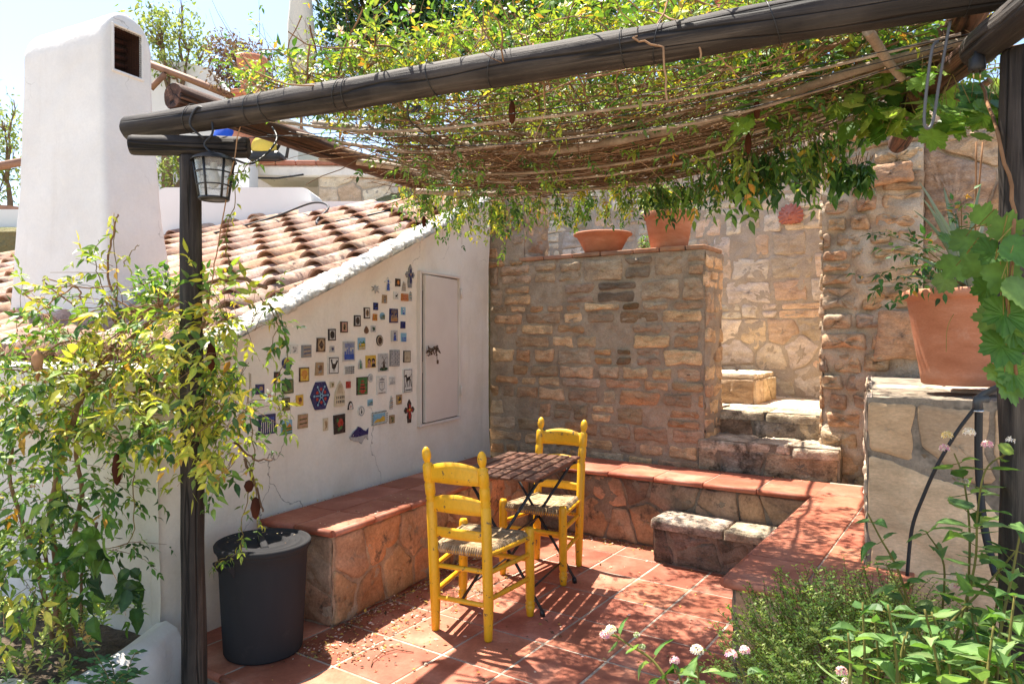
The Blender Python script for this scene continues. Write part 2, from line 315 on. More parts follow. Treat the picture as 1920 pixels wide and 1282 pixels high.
# ------------------------------------------------------------------ foliage
LT = {  # leaf templates: verts (x, y, z), faces
 'ovate': ([(0, 0, 0), (.17, .24, .05), (.19, .50, .035), (0, 1, -.16), (-.19, .50, .035), (-.17, .24, .05), (0, .28, .01), (0, .58, -.025)],
           [(0, 1, 6), (0, 6, 5), (1, 2, 7, 6), (6, 7, 4, 5), (2, 3, 7), (7, 3, 4)]),
 'quad': ([(0, 0, 0), (.3, .5, .07), (0, 1, 0), (-.3, .5, .07)], [(0, 1, 2), (0, 2, 3)]),
 'serr': ([(0, 0, 0), (.24, .10, .06), (.32, .28, .07), (.37, .33, .06), (.29, .50, .05), (.31, .56, .04), (.16, .76, -.02), (0, 1, -.20),
           (-.16, .76, -.02), (-.31, .56, .04), (-.29, .50, .05), (-.37, .33, .06), (-.32, .28, .07), (-.24, .10, .06), (0, .3, 0), (0, .6, -.04)],
          [(0, 1, 2, 14), (14, 2, 3, 4, 15), (15, 4, 5, 6, 7), (0, 14, 12, 13), (14, 15, 10, 11, 12), (15, 7, 8, 9, 10)]),
}
def _grape():
    pts = []
    R_ = [(0, 1.05), (9, .86), (13, .92), (20, .74), (27, .66), (34, .86), (40, .82), (46, .93), (54, .78), (62, .80), (72, .62), (84, .74), (93, .66), (103, .76), (114, .62), (126, .62), (140, .50), (154, .50)]
    tips = [(-a, r) for a, r in R_[:0:-1]] + R_
    for a, r in tips:
        a = math.radians(a); pts.append((math.sin(a) * r * .62, .33 + math.cos(a) * r * .62, .07 * r - .10 * max(0, r - .6)))
    v = [(0, .06, 0), (0, .36, -.03)] + pts; k = len(pts)
    f = [(1, 2 + i, 3 + i) for i in range(k - 1)] + [(1, 2 + k - 1, 0), (1, 0, 2)]
    return v, f
LT['grape'] = _grape()
class Leaves:
    def __init__(s, kind='ovate'): s.k = kind; s.P = []; s.D = []; s.N = []; s.S = []; s.C = []
    def add(s, p, d, n, size, c): s.P.append(tuple(p)); s.D.append(tuple(d)); s.N.append(tuple(n)); s.S.append(size); s.C.append(c)
    def build(s, name, mat, parent=None, **kw):
        tv, tf = LT[s.k]; T = np.array(tv); n = len(s.P)
        P = np.array(s.P); D = np.array(s.D, float); Nn = np.array(s.N, float); S = np.array(s.S); Cc = np.array(s.C)
        D /= np.linalg.norm(D, axis=1, keepdims=True) + 1e-9
        ZS = np.random.RandomState(n).uniform(-.4, 2.8, n); X = np.cross(D, Nn); X /= np.linalg.norm(X, axis=1, keepdims=True) + 1e-9; Y = np.cross(X, D)
        V = P[:, None, :] + S[:, None, None] * (T[None, :, 0:1] * X[:, None, :] + T[None, :, 1:2] * D[:, None, :] + T[None, :, 2:3] * ZS[:, None, None] * Y[:, None, :])
        k = len(T); V = V.reshape(-1, 3)
        lens = [len(f) for f in tf]; flat_f = np.array([i for f in tf for i in f])
        loops = (np.arange(n)[:, None] * k + flat_f[None, :]).ravel()
        tot = np.tile(np.array(lens), n); st = np.concatenate([[0], np.cumsum(tot)[:-1]])
        me = bpy.data.meshes.new(name); me.vertices.add(len(V)); me.vertices.foreach_set('co', V.ravel())
        me.loops.add(len(loops)); me.loops.foreach_set('vertex_index', loops.astype(np.int32))
        me.polygons.add(len(tot)); me.polygons.foreach_set('loop_start', st.astype(np.int32)); me.polygons.foreach_set('loop_total', tot.astype(np.int32))
        me.polygons.foreach_set('use_smooth', np.zeros(len(tot), bool))
        me.update(calc_edges=True); me.materials.append(mat)
        ca = me.color_attributes.new('Col', 'FLOAT_COLOR', 'POINT')
        cc = np.ones((n, k, 4), np.float32); vf = np.where(np.abs(T[:, 0]) < .02, 1.22, .92); vf[-1 if s.k == 'quad' else 0] *= .9; cc[:, :, :3] = Cc[:, None, :] * vf[None, :, None]; ca.data.foreach_set('color', cc.ravel())
        o = bpy.data.objects.new(name, me); C.objects.link(o)
        attach(o, parent, False)
        return tag(o, **kw)
def rv(s=1.0):
    while True:
        v = Vector((U(-1, 1), U(-1, 1), U(-1, 1)))
        if .05 < v.length < 1: return v.normalized() * s
PAL = {
 'vine': [((.14, .25, .035), 32), ((.23, .34, .05), 28), ((.33, .39, .06), 16), ((.07, .15, .03), 20), ((.50, .38, .05), 4), ((.45, .23, .04), 3)],
 'vineY': [((.42, .42, .05), 30), ((.30, .36, .045), 30), ((.55, .48, .06), 16), ((.16, .25, .04), 14), ((.09, .16, .03), 8), ((.50, .30, .05), 4)],
 'green': [((.06, .15, .028), 30), ((.10, .22, .035), 34), ((.17, .30, .05), 20), ((.035, .085, .02), 16)],
 'dark': [((.025, .06, .02), 30), ((.045, .10, .03), 34), ((.08, .16, .035), 20), ((.015, .04, .015), 16)],
 'grape': [((.12, .28, .035), 30), ((.20, .38, .05), 35), ((.30, .45, .08), 20), ((.07, .18, .03), 15)],
 'olive': [((.18, .25, .06), 35), ((.27, .34, .09), 35), ((.38, .42, .15), 20), ((.10, .14, .04), 10)],
 'plum': [((.12, .07, .05), 40), ((.18, .11, .08), 35), ((.20, .15, .09), 25)],
 'thyme': [((.17, .29, .055), 35), ((.27, .41, .09), 35), ((.42, .52, .16), 22), ((.09, .17, .035), 8)],
 'lant': [((.13, .27, .06), 35), ((.20, .36, .09), 35), ((.30, .45, .14), 15), ((.07, .16, .035), 15)],
 'succ': [((.20, .27, .07), 35), ((.32, .36, .10), 30), ((.42, .36, .12), 15), ((.10, .18, .05), 20)],
 'rose': [((.03, .09, .02), 40), ((.05, .14, .03), 40), ((.10, .22, .05), 15), ((.40, .22, .03), 4)],
}
def pick(pal):
    L = PAL[pal]; x = U(0, sum(w_ for _, w_ in L))
    for c, w_ in L:
        x -= w_
        if x <= 0: break
    k = U(.66, 1.12) * (.85 if pal in ('lant', 'grape') else 1.5 if pal == 'succ' else 1.22 if pal == 'vineY' else 1.1); return (min(1, c[0] * k), min(1, c[1] * k * .97), min(1, c[2] * k * 1.15))
def pinnate(lv, p, d, size, pal, pairs=2, droop=.4, jit=.35, tw=None):
    d = (d + Vector((0, 0, -droop))).normalized(); side = d.cross(Z + rv(.5)); side = side.normalized() if side.length > .01 else Vector((1, 0, 0))
    up = side.cross(d); L = size * (pairs + .6) * .55; c0 = pick(pal)
    def cc():
        c = pick(pal) if U(0, 1) < .35 else c0; k = U(.85, 1.15); return (c[0] * k, c[1] * k, c[2] * k)
    for i in range(pairs):
        q = p + d * (L * (i + 1) / (pairs + 1))
        for sg in (1, -1):
            if U(0, 1) < .1: continue
            lv.add(q, d * .55 + side * sg * .8 + rv(jit) - Z * .2, up + rv(.5), size * U(.65, 1.05), cc())
    lv.add(p + d * L, d + rv(jit * .6), up + rv(.5), size * U(.9, 1.2), cc())
    if tw: tw.tube([p, p + d * L], .0012, 3, c=(.9, 1.2, .6), cap=False)
def in_blob(b, shell=.0):
    (c, r) = b; v = rv() * (U(shell, 1) ** (1 / 3.0)); return Vector((c[0] + v.x * r[0], c[1] + v.y * r[1], c[2] + v.z * r[2])), v
def curve_pts(a, b, sag=0.0, n=10, wob=0.0):
    a = Vector(a); b = Vector(b); o = U(0, 90); out = []
    for i in range(n + 1):
        t = i / n; p = a.lerp(b, t); p.z -= sag * 4 * t * (1 - t)
        e = math.sin(math.pi * t) if wob else 0
        if wob: p += Vector((nz(p, 3, o), nz(p, 3, o + 9), nz(p, 3, o + 20))) * wob * (.3 + e)
        out.append(p)
    return out

# ------------------------------------------------------------------ masonry
def chaikin(p):
    out = []
    for i in range(len(p)):
        a = p[i]; b = p[(i + 1) % len(p)]
        out.append((a[0] * .78 + b[0] * .22, a[1] * .78 + b[1] * .22)); out.append((a[0] * .22 + b[0] * .78, a[1] * .22 + b[1] * .78))
    return out
def stone(mb, poly, o, ex, ey, en, h, col, m=0, gap=.008, rough=.012, soft=.35, step=.05):
    o = Vector(o); k = len(poly); cx = sum(p[0] for p in poly) / k; cy = sum(p[1] for p in poly) / k
    pts = []
    for i in range(k):
        a = poly[i]; b = poly[(i + 1) % k]; L = math.hypot(b[0] - a[0], b[1] - a[1]); n = max(1, int(L / step))
        for j in range(n): pts.append((a[0] + (b[0] - a[0]) * j / n, a[1] + (b[1] - a[1]) * j / n))
    pts = chaikin(pts)
    if len(pts) < 3: return
    sd = U(0, 50); tx = U(-.5, .5) * h * .5; ty = U(-.5, .5) * h * .5
    rad = max(math.hypot(p[0] - cx, p[1] - cy) for p in pts)
    def ring(inset, depth, amp):
        ids = []
        for (x, y) in pts:
            dx, dy = x - cx, y - cy; r = math.hypot(dx, dy) or 1e-6
            e = 1 + min(.16 * r, .014) / r * (noise.noise(Vector((x * 12 + sd, y * 12, sd))) - .3 + .35 * noise.noise(Vector((x * 45, y * 45, sd)))) - min(.9, inset / r)
            qx, qy = cx + dx * e, cy + dy * e
            P = o + ex * qx + ey * qy
            dz = depth + amp * noise.noise(Vector((qx * 7 + sd, qy * 13, 3))) + amp * .6 * noise.noise(Vector((qx * 42, qy * 60, sd))) + (tx * (qx - cx) + ty * (qy - cy)) / rad
            ids.append(mb.vert(P + en * dz, col))
        return ids
    n = len(pts); b = min(.02, soft * rad * .4)
    rings = [ring(gap, -.015, 0), ring(gap, h * .55, rough * .3), ring(gap + b * .45, h * .9, rough * .7), ring(gap + b + rad * .12, h, rough)]
    e = gap + b + rad * .12
    while rad - e > .045: e += .036; rings.append(ring(e, h * 1.02, rough * 1.2))
    for a, c in zip(rings, rings[1:]):
        for i in range(n): mb.face((a[i], a[(i + 1) % n], c[(i + 1) % n], c[i]), m)
    ce = mb.vert(o + ex * cx + ey * cy + en * (h * 1.03 + rough * U(-.6, .8)), col)
    for i in range(n): mb.face((rings[-1][i], rings[-1][(i + 1) % n], ce), m)
def tint(cols, k=.14):
    c = R.choice(cols); q = U(1 - k, 1 + k); return (c[0] * q, c[1] * q * U(.97, 1.03), c[2] * q * U(.95, 1.05))
WARM = [(1, 1, 1), (1.15, .98, .82), (.82, .78, .76), (1.2, 1.15, 1.05), (1.05, .82, .66), (.7, .66, .62), (.95, .92, .9), (1.45, 1.38, 1.25)]
def courses(mb, o, ex, ey, en, Wd, H, rows=(.06, .14), wid=(.12, .42), h=.02, cols=WARM, skip=.04, dark=None, **kw):
    y = .005
    while y < H - .03:
        rh = U(*rows)
        if y + rh > H - .04: rh = H - y - .004
        x = U(-.15, 0)
        while x < Wd:
            wd = U(*wid) * (1.0 if rh < .12 else .9); x1 = min(x + wd, Wd); x0 = max(x, 0)
            if x1 - x0 > .05 and R.random() > skip:
                j = lambda a=.012: U(-a, a) * (1 + 6 * max(0, rh - .1))
                cc = tint(cols)
                if dark and ((x0 + x1) / 2 - dark[0]) ** 2 / dark[2] ** 2 + (y + rh / 2 - dark[1]) ** 2 / dark[3] ** 2 < 1: kk = U(.45, .75); cc = (cc[0] * kk * .92, cc[1] * kk, cc[2] * kk * 1.05)
                if rh > .13 and R.random() < .4:      # two thin stones in place of one
                    ym = y + rh * U(.4, .6)
                    for (ya, yb) in ((y, ym - .006), (ym + .006, y + rh)):
                        stone(mb, [(x0 + j(), ya + j(.004)), (x1 + j(), ya + j(.004)), (x1 + j(), yb + j(.004)), (x0 + j(), yb + j(.004))], o, ex, ey, en, h * U(.5, 1.3), cc, 0, **kw)
                else:
                    stone(mb, [(x0 + j(), y + j(.01)), ((x0 + x1) / 2, y + j(.012)), (x1 + j(), y + j(.01)), (x1 + j(), y + rh + j(.01)), ((x0 + x1) / 2, y + rh + j(.012)), (x0 + j(), y + rh + j(.01))],
                          o, ex, ey, en, h * U(.4, 1.3), cc, 0, **kw)
            x += wd + U(.012, .03)
        y += rh + U(.008, .022)
def voronoi(Wd, H, size, seed=1, jitter=.42, asp=1.2):
    r = random.Random(seed); nx = max(1, int(round(Wd / (size * asp)))); ny = max(1, int(round(H / size)))
    S = [((i + .5 + r.uniform(-jitter, jitter) + (.25 if j % 2 else -.25)) * Wd / nx, (j + .5 + r.uniform(-jitter, jitter)) * H / ny) for i in range(nx) for j in range(ny)]
    out = []
    for i, (x, y) in enumerate(S):
        poly = [(0, 0), (Wd, 0), (Wd, H), (0, H)]
        for k, (a, b) in enumerate(S):
            if k == i or abs(a - x) > size * 5 or abs(b - y) > size * 5: continue
            mx, my, dx, dy = (a + x) / 2, (b + y) / 2, a - x, b - y; new = []
            for q in range(len(poly)):
                p0, p1 = poly[q], poly[(q + 1) % len(poly)]
                s0 = (p0[0] - mx) * dx + (p0[1] - my) * dy; s1 = (p1[0] - mx) * dx + (p1[1] - my) * dy
                if s0 <= 0: new.append(p0)
                if (s0 < 0 < s1) or (s1 < 0 < s0):
                    t = s0 / (s0 - s1); new.append((p0[0] + (p1[0] - p0[0]) * t, p0[1] + (p1[1] - p0[1]) * t))
            poly = new
            if len(poly) < 3: break
        if len(poly) >= 3: out.append(poly)
    return out
def flags(mb, o, ex, ey, en, Wd, H, size, h=.012, seed=1, cols=WARM, asp=1.2, **kw):
    for poly in voronoi(Wd, H, size, seed, asp=asp):
        xs = [p[0] for p in poly]; ys = [p[1] for p in poly]
        if max(xs) - min(xs) < .04 or max(ys) - min(ys) < .03: continue
        stone(mb, poly, o, ex, ey, en, h * U(.6, 1.3), tint(cols), 0, **kw)
def backing(mb, o, ex, ey, en, Wd, H, m=1, res=.028, amp=.010, bulge=0.004, lift=.004):
    o = Vector(o); nu = max(2, int(Wd / res)); nv = max(2, int(H / res))
    mb.grid(lambda a, b: o + ex * (a * Wd) + ey * (b * H) + en * (amp * nz((o + ex * a * Wd + ey * b * H), 11) * 2 + bulge * nz((o + ex * a * Wd + ey * b * H), 2.2) + lift * min(1, min(a, 1 - a) * Wd / .03, min(b, 1 - b) * H / .03)), nu, nv, m=m)
def solid(mb, o, ex, ey, ez, m=1, top_m=None, inset=.012):
    # closed core a little inside the dressed faces
    o = Vector(o); ux, uy = ex.normalized(), ey.normalized()
    mb.box(o + (ux + uy) * inset, ex - ux * 2 * inset, ey - uy * 2 * inset, ez - Z * inset * (0 if ez.z < 0 else 1), m=m)

# ------------------------------------------------------------------ ground and hillside
g = MB(); g.grid(lambda a, b: Vector(((a - .5) * 400, (b - .5) * 400, -.22)), 8, 8)
g.build('ground', M_GROUND, kind='structure')
g = MB()
def hill(a, b):
    x = -30 + 75 * a; y = 8.6 + 40 * b * b if True else 0
    z = 3.0 + 5.5 * b + nz((x, y, 0), .12) * 1.0 * b
    if x < -2: z = 2.75 + 1.2 * b
    return Vector((x, y, z))
g.grid(hill, 60, 30)
g.grid(lambda a, b: Vector((-30 + 75 * a, 8.6 - .02 * nz((a * 90, b, 0)), -.3 + (hill(a, 0).z + .3) * b)), 60, 4)
g.build('hillside', material('dry_hillside', [(.13, .13, .05), (.22, .19, .09), (.09, .12, .04)], scale=2, rough=1, bump=1, bscale=9, bdist=.1), kind='structure')

# ------------------------------------------------------------------ tiled surfaces
def uv2w(u, v, z=0): return EU * u + EV * v + Z * z
def tile_slab(mb, o, e1, e2, l1, l2, th, gap=.0065, c=(1, 1, 1), bev=.003):
    mb.box(o + e1 * gap + e2 * gap, e1 * (l1 - 2 * gap), e2 * (l2 - 2 * gap), Z * th, c=c, m=0, bev=bev)
TC = [(1, 1, 1), (1.1, 1.12, 1.12), (.84, .8, .78), (1.02, .93, .9), (1.18, 1.3, 1.35)]
fl = MB()
U0, V0, TU, TV = 2.165, -2.098, .365, .333
fl.box(uv2w(1.85, -3.6, -.22), EU * 4.4, EV * 5.2, Z * .2165, m=1)
for i in range(-1, 11):
    for j in range(-4, 10):
        if i == -1:
            tile_slab(fl, uv2w(U0 - TU + .03, V0 + j * TV, -.03), EU, EV, TU - .03, TV, .03 + U(-.001, .001), c=tint(TC, .06))
        else:
            tile_slab(fl, uv2w(U0 + i * TU, V0 + j * TV, -.03), EU, EV, TU, TV, .03 + U(-.0012, .0012), c=tint(TC, .06))
for j in range(-4, 10):
    a = uv2w(U0 - TU + .034, V0 + j * TV + .005, -.018); fl.tube([a, a + EV * (TV - .01)], .018, 12, c=tint(TC, .06))
fl.build('patio_floor', [M_TERRA, M_GROUT], kind='structure')
rs = MB(); o = uv2w(1.86, -3.3, -.24); flags(rs, o, EV, Z, -EU, 4.8, .19, .22, seed=5, h=.012); backing(rs, o, EV, Z, -EU, 4.8, .19)
rs.build('patio_kerb', [M_STEP, M_FLAGM], kind='structure')

# ------------------------------------------------------------------ built-in bench (one U of three seats)
bench = empty('tiled_bench', (.1, 5.2, 0), label='low U-shaped bench built of flagstone with a red tiled seat round the patio', cat='bench')
def P2(v): return Vector((v[0], v[1], 0))
ZB = .5
def bench_seat(p0, e1, L, e2, width, n1, n2, nose_sides, trims=None):
    mb = MB(); p0 = P2(p0) + Z * (ZB - .035)
    mb.box(p0 + e1 * .01 + e2 * .01, e1 * (L - .02), e2 * (width - .02), Z * .031, m=1)
    for i in range(n1):
        for j in range(n2):
            tile_slab(mb, p0 + e1 * (L * i / n1) + e2 * (width * j / n2), e1, e2, L / n1, width / n2, .035 + U(-.0008, .0012), gap=.004, c=tint(TC, .06))
    for a, d, LL, k in nose_sides:
        for i in range(k):
            q = a + d * (LL * i / k + .004); mb.tube([q, q + d * (LL / k - .008)], .0185, 12, c=tint(TC, .05))
    return mb
# left seat: along the white wall
BL = Vector((.471, .882, 0)); BLn = Vector((-.882, .471, 0)); b0 = Vector((-.905, 3.545, 0)); LL = 2.25
mb = bench_seat(b0, BL, LL, BLn, .50, 7, 2, [(b0 + Z * (ZB - .018), BL, LL, 7), (b0 + Z * (ZB - .018), BLn, .5, 2)])
mb.build('seat', [M_TERRA, M_GROUT], bench)
mb = MB(); o = b0 + BLn * .02 + BL * .02
solid(mb, o, BL * 2.2, BLn * .46, Z * (ZB - .036), 1)
flags(mb, o, BL, Z, -BLn, 2.2, ZB - .036, .2, seed=3, h=.012, cols=[(1.25, .95, .72), (1.3, .88, .62), (1.1, .9, .75), (1.4, 1.15, .9)]); backing(mb, o, BL, Z, -BLn, 2.2, ZB - .036)
flags(mb, o + BLn * .46, -BLn, Z, -BL, .46, ZB - .036, .3, seed=9, h=.008); backing(mb, o + BLn * .46, -BLn, Z, -BL, .46, ZB - .036)
mb.build('base', [M_FLAG, M_BENCHM], bench)
# back seat: along the stone wall
c0 = Vector((1.862, 4.315, 0)); LB = 2.1
mb = bench_seat(c0 - EV * LB, EV, LB, EU, .46, 6, 2, [(c0 - EV * LB + Z * (ZB - .018), EV, LB, 6)])
mb.build('seat', [M_TERRA, M_GROUT], bench)
mb = MB(); o = c0 - EV * LB + EU * .03
solid(mb, o, EV * (LB + .3), EU * .42, Z * (ZB - .036), 1)
flags(mb, o, EV, Z, -EU, LB + .2, ZB - .036, .22, seed=12, h=.014, cols=[(1, .95, .88), (.75, .75, .75), (1.1, .95, .8), (.6, .58, .56)]); backing(mb, o, EV, Z, -EU, LB + .2, ZB - .036)
mb.build('base', [M_FLAG, M_FLAGM], bench)
# right seat: running towards the camera
r0 = Vector((.857, 2.845, 0)); RL = (c0 - r0).length
mb = MB(); wl = .58
mb.box(r0 + EU * .01 + EV * .01 + Z * (ZB - .035), EU * (RL + .5), EV * .62, Z * .031, m=1)
for i in range(6):
    for (v0_, v1_, zz) in ((0, .29, 0), (.29, .64, 0)):
        uu0 = i * .375; l1 = .375
        if uu0 + l1 > RL + .45: l1 = RL + .45 - uu0
        if l1 < .03: continue
        tile_slab(mb, r0 + EU * uu0 + EV * v0_ + Z * (ZB - .035), EU, EV, l1, v1_ - v0_, .036 + U(0, .0015), gap=.004, c=tint(TC, .06))
for a, d, L_, k in ((r0, EU, RL, 5), (r0, EV, .6, 2)):
    for i in range(k):
        q = a + d * (L_ * i / k + .004) + Z * (ZB - .018); mb.tube([q, q + d * (L_ / k - .008)], .0185, 12, c=tint(TC, .05))
mb.build('seat', [M_TERRA, M_GROUT], bench)
mb = MB(); o = r0 + (EU + EV) * .035
solid(mb, o, EV * .57, EU * (RL + .35), Z * (ZB - .036), 1)
flags(mb, o, EV, Z, -EU, .57, ZB - .036, .26, seed=4, h=.012, cols=[(1.1, 1.05, .95), (.8, .8, .78), (1.2, 1.1, .95)]); backing(mb, o, EV, Z, -EU, .57, ZB - .036)
flags(mb, o + EU * RL, -EU, Z, -EV, RL, ZB - .036, .22, seed=6, h=.012); backing(mb, o + EU * RL, -EU, Z, -EV, RL, ZB - .036)
mb.build('base', [M_FLAG, M_FLAGM], bench)

# step block in front of the back seat
st = empty('stone_step', tuple(c0 - EV * .55 - EU * .2), label='low dark stone step block on the floor against the back seat of the bench', cat='stone step')
mb = MB(); sp = G(1226, 1052, 0); sp = Vector((sp.x, sp.y, 0)); sd_ = (sp - c0).dot(EU); o = c0 + EU * (sd_) + EV * ((sp - c0).dot(EV))
SW, SD, SH = .86, -sd_ + .03, .24
solid(mb, o, EV * SW, EU * SD, Z * SH, 1)
flags(mb, o, EV, Z, -EU, SW, SH, .16, seed=21, h=.012, asp=1.7, cols=[(.62, .6, .6), (.5, .48, .5), (.75, .7, .66)]); backing(mb, o, EV, Z, -EU, SW, SH)
courses(mb, o + EU * SD, -EU, Z, -EV, SD, SH, h=.01); backing(mb, o + EU * SD, -EU, Z, -EV, SD, SH)
mb.build('base', [M_STEP, M_FLAGM], st)
mb = MB(); oo = o + Z * SH - EV * .015 - EU * .025
for (a, b) in ((0, .48), (.485, .9)):
    stone(mb, [(a, -.02), (b, -.012), (b, SD + .02), (a, SD + .02)], oo, EV, EU, Z, .045, tint([(1.15, 1.1, 1.05)]), 0, gap=.002, rough=.007, soft=.08)
mb.build('top_slab', [M_STEP], st)

# ------------------------------------------------------------------ white outbuilding
def wz_top(t): return 1.555 + .42 * t
def wall_pt(px, py, off=0.0):
    k = (px - 960) / F_PX; a = A0 - EN * off
    t = (k * a.y - a.x) / (ED.x - k * ED.y); d = a.y + ED.y * t
    return t, CAM_H + (HOR - py) / F_PX * d
def wp(t, z, off=0.0): return A0 + ED * t - EN * off + Z * z     # off: metres proud of the wall
house = empty('white_outbuilding', tuple(A0), label='small white plastered outbuilding with a sloping clay tile roof and a tall chimney', cat='outbuilding')
mb = MB(); T0, T1 = -.664, 2.66
def wall_off(t, z, zt, b):
    off = .014 * nz((t, z, 1), 1.7) + .006 * nz((t, z, 4), 6) + .045 * max(0, (b - .93) / .07) ** 2
    off += .05 * max(0, .62 - z) * (0.5 if t < .0 else 1.0) * (1 if t > -.2 else .4)
    off += .022 * max(0, nz((t * 2.2, z * .9 - t * .6, 8), 1.6)) * max(0, 1 - abs(z - zt + .25) / .3)
    if t < T0 + .08: off -= .5 * (T0 + .08 - t) ** 2 * 12
    return off
def wallfn(a, b):
    t = T0 + (T1 - T0) * a; zt = wz_top(max(t, -.45)) if t > -.46 else 1.345
    z = -.3 + (zt + .3) * b
    return wp(t, z, wall_off(t, z, zt, b))
mb.grid(wallfn, 120, 70)
def frontfn(a, b):
    s = 5.2 * a; z = -.3 + 1.62 * b; off = .014 * nz((s, z, 9), 1.6) + .005 * nz((s, z, 4), 7)
    if z > .98: off += .10 * min(1, (z - .98) / .035)
    elif z < .3: off += .05 * (.3 - z)
    return A0 + ED * T0 + EN * (s - .02) - ED * off + Z * z
mb.grid(frontfn, 120, 60, flip=True)
mb.grid(lambda a, b: A0 + ED * (T0 - .105 + .5 * b) + EN * (5.2 * a - .06) + Z * (1.32 + .03 * nz((a * 5, b, 2), 3) + b * .02), 80, 6, flip=True)
mb.grid(lambda a, b: A0 + ED * T1 + EN * (a * .4 - .0) + Z * (-.3 + 3.0 * b) , 4, 20, flip=True)
mb.build('wall', [M_PLASTER], house)
# coping: lumpy whitewashed mortar along the roof edge
mb = MB(); NP = 150
for k in range(1):
    pts = []
    def cop(a, b):
        t = -.47 + (T1 + .47) * a; an = 2 * math.pi * b
        base = wp(t, wz_top(t) + .015, .0) + EN * .06
        r = .082 * (1 + .16 * nz((t * 5, 0, 3), 1.5)); up = Vector((0, 0, 1)) * math.cos(an) * r * .62; sdv = EN * math.sin(an) * r * 1.25
        p = base + up + sdv
        n_ = (up + sdv).normalized(); p += n_ * (.014 * nz(p, 12) + .012 * nz(p, 30) + .010 * max(0, nz(p, 55)))
        return p
    mb.grid(cop, 330, 26, flip=True)
mb.build('coping', [M_COPING], house)
# roof
roof = MB(); T_E, T_R = -.42, 2.85
def roofz(t): return 1.50 + .42 * t
SL = Vector((ED.x, ED.y, .42)).normalized()          # up the slope
RN = SL.cross(-EN).normalized(); RN = RN if RN.z > 0 else -RN
roof.grid(lambda a, b: A0 + ED * (T_E + .08 + (T_R - T_E - .08) * b) + EN * (.02 + 6.3 * a) + Z * (roofz(T_E + .08 + (T_R - T_E - .08) * b) - .03 + .012 * nz((a * 30, b * 14, 1), 1)), 90, 60, c=(.9, .8, .7))
def barrel(o, r0, r1, L, c, up=1, n=9, lift=0.02):
    ids = []; nl = 4
    for k in range(nl + 1):
        r = r0 + (r1 - r0) * k / nl; row = []
        for shell in (0, 1):
            rr = r - (.013 if shell else 0)
            for j in range(n + 1):
                an = math.pi * j / n
                p = o + SL * (L * k / nl) + EN * (-math.cos(an) * rr) + RN * (math.sin(an) * rr * .92 * up + lift * (1 - k / nl))
                p += RN * .003 * nz(p, 20)
                row.append(roof.vert(p, c))
        ids.append(row)
    m1 = n + 1
    for k in range(nl):
        for j in range(n):
            a, b, cc, d = ids[k][j], ids[k][j + 1], ids[k + 1][j + 1], ids[k + 1][j]; roof.face((a, b, cc, d) if up > 0 else (a, d, cc, b))
            a, b, cc, d = ids[k][m1 + j], ids[k][m1 + j + 1], ids[k + 1][m1 + j + 1], ids[k + 1][m1 + j]; roof.face((a, d, cc, b))
    for j in range(n): roof.face((ids[0][j], ids[0][m1 + j], ids[0][m1 + j + 1], ids[0][j + 1]), 0, False)
RC = [(1, 1, 1), (1.15, 1.1, 1.05), (.85, .78, .74), (1.25, 1.28, 1.25), (1.0, .88, .78), (1.3, 1.1, .95)]
PITCH, CRS = .245, .40; slope_len = (T_R - T_E) / math.hypot(ED.x, ED.y) * 1.085
for ci in range(25):
    s = .17 + ci * PITCH; cof = (-ci * .145) % .36 + U(0, .03)
    for k in range(int(slope_len / CRS) + 1):
        t = T_E + k * CRS / 1.085 + (cof if k else U(-.05, .03))
        if t > T_R - .1: continue
        base = A0 + ED * t + EN * (s + U(-.006, .006)) + Z * roofz(t)
        barrel(base, .112, .090, CRS + .08 + (cof if not k else 0), tint(RC, .14), 1, lift=.030 + U(-.004, .008))
        base2 = A0 + ED * (t + .1) + EN * (s + PITCH / 2) + Z * (roofz(t + .1) + .048)
        barrel(base2, .08, .095, CRS + .05, tint(RC, .12), -1, n=5, lift=.016)
roof_o = roof.build('roof', [M_ROOF], house)
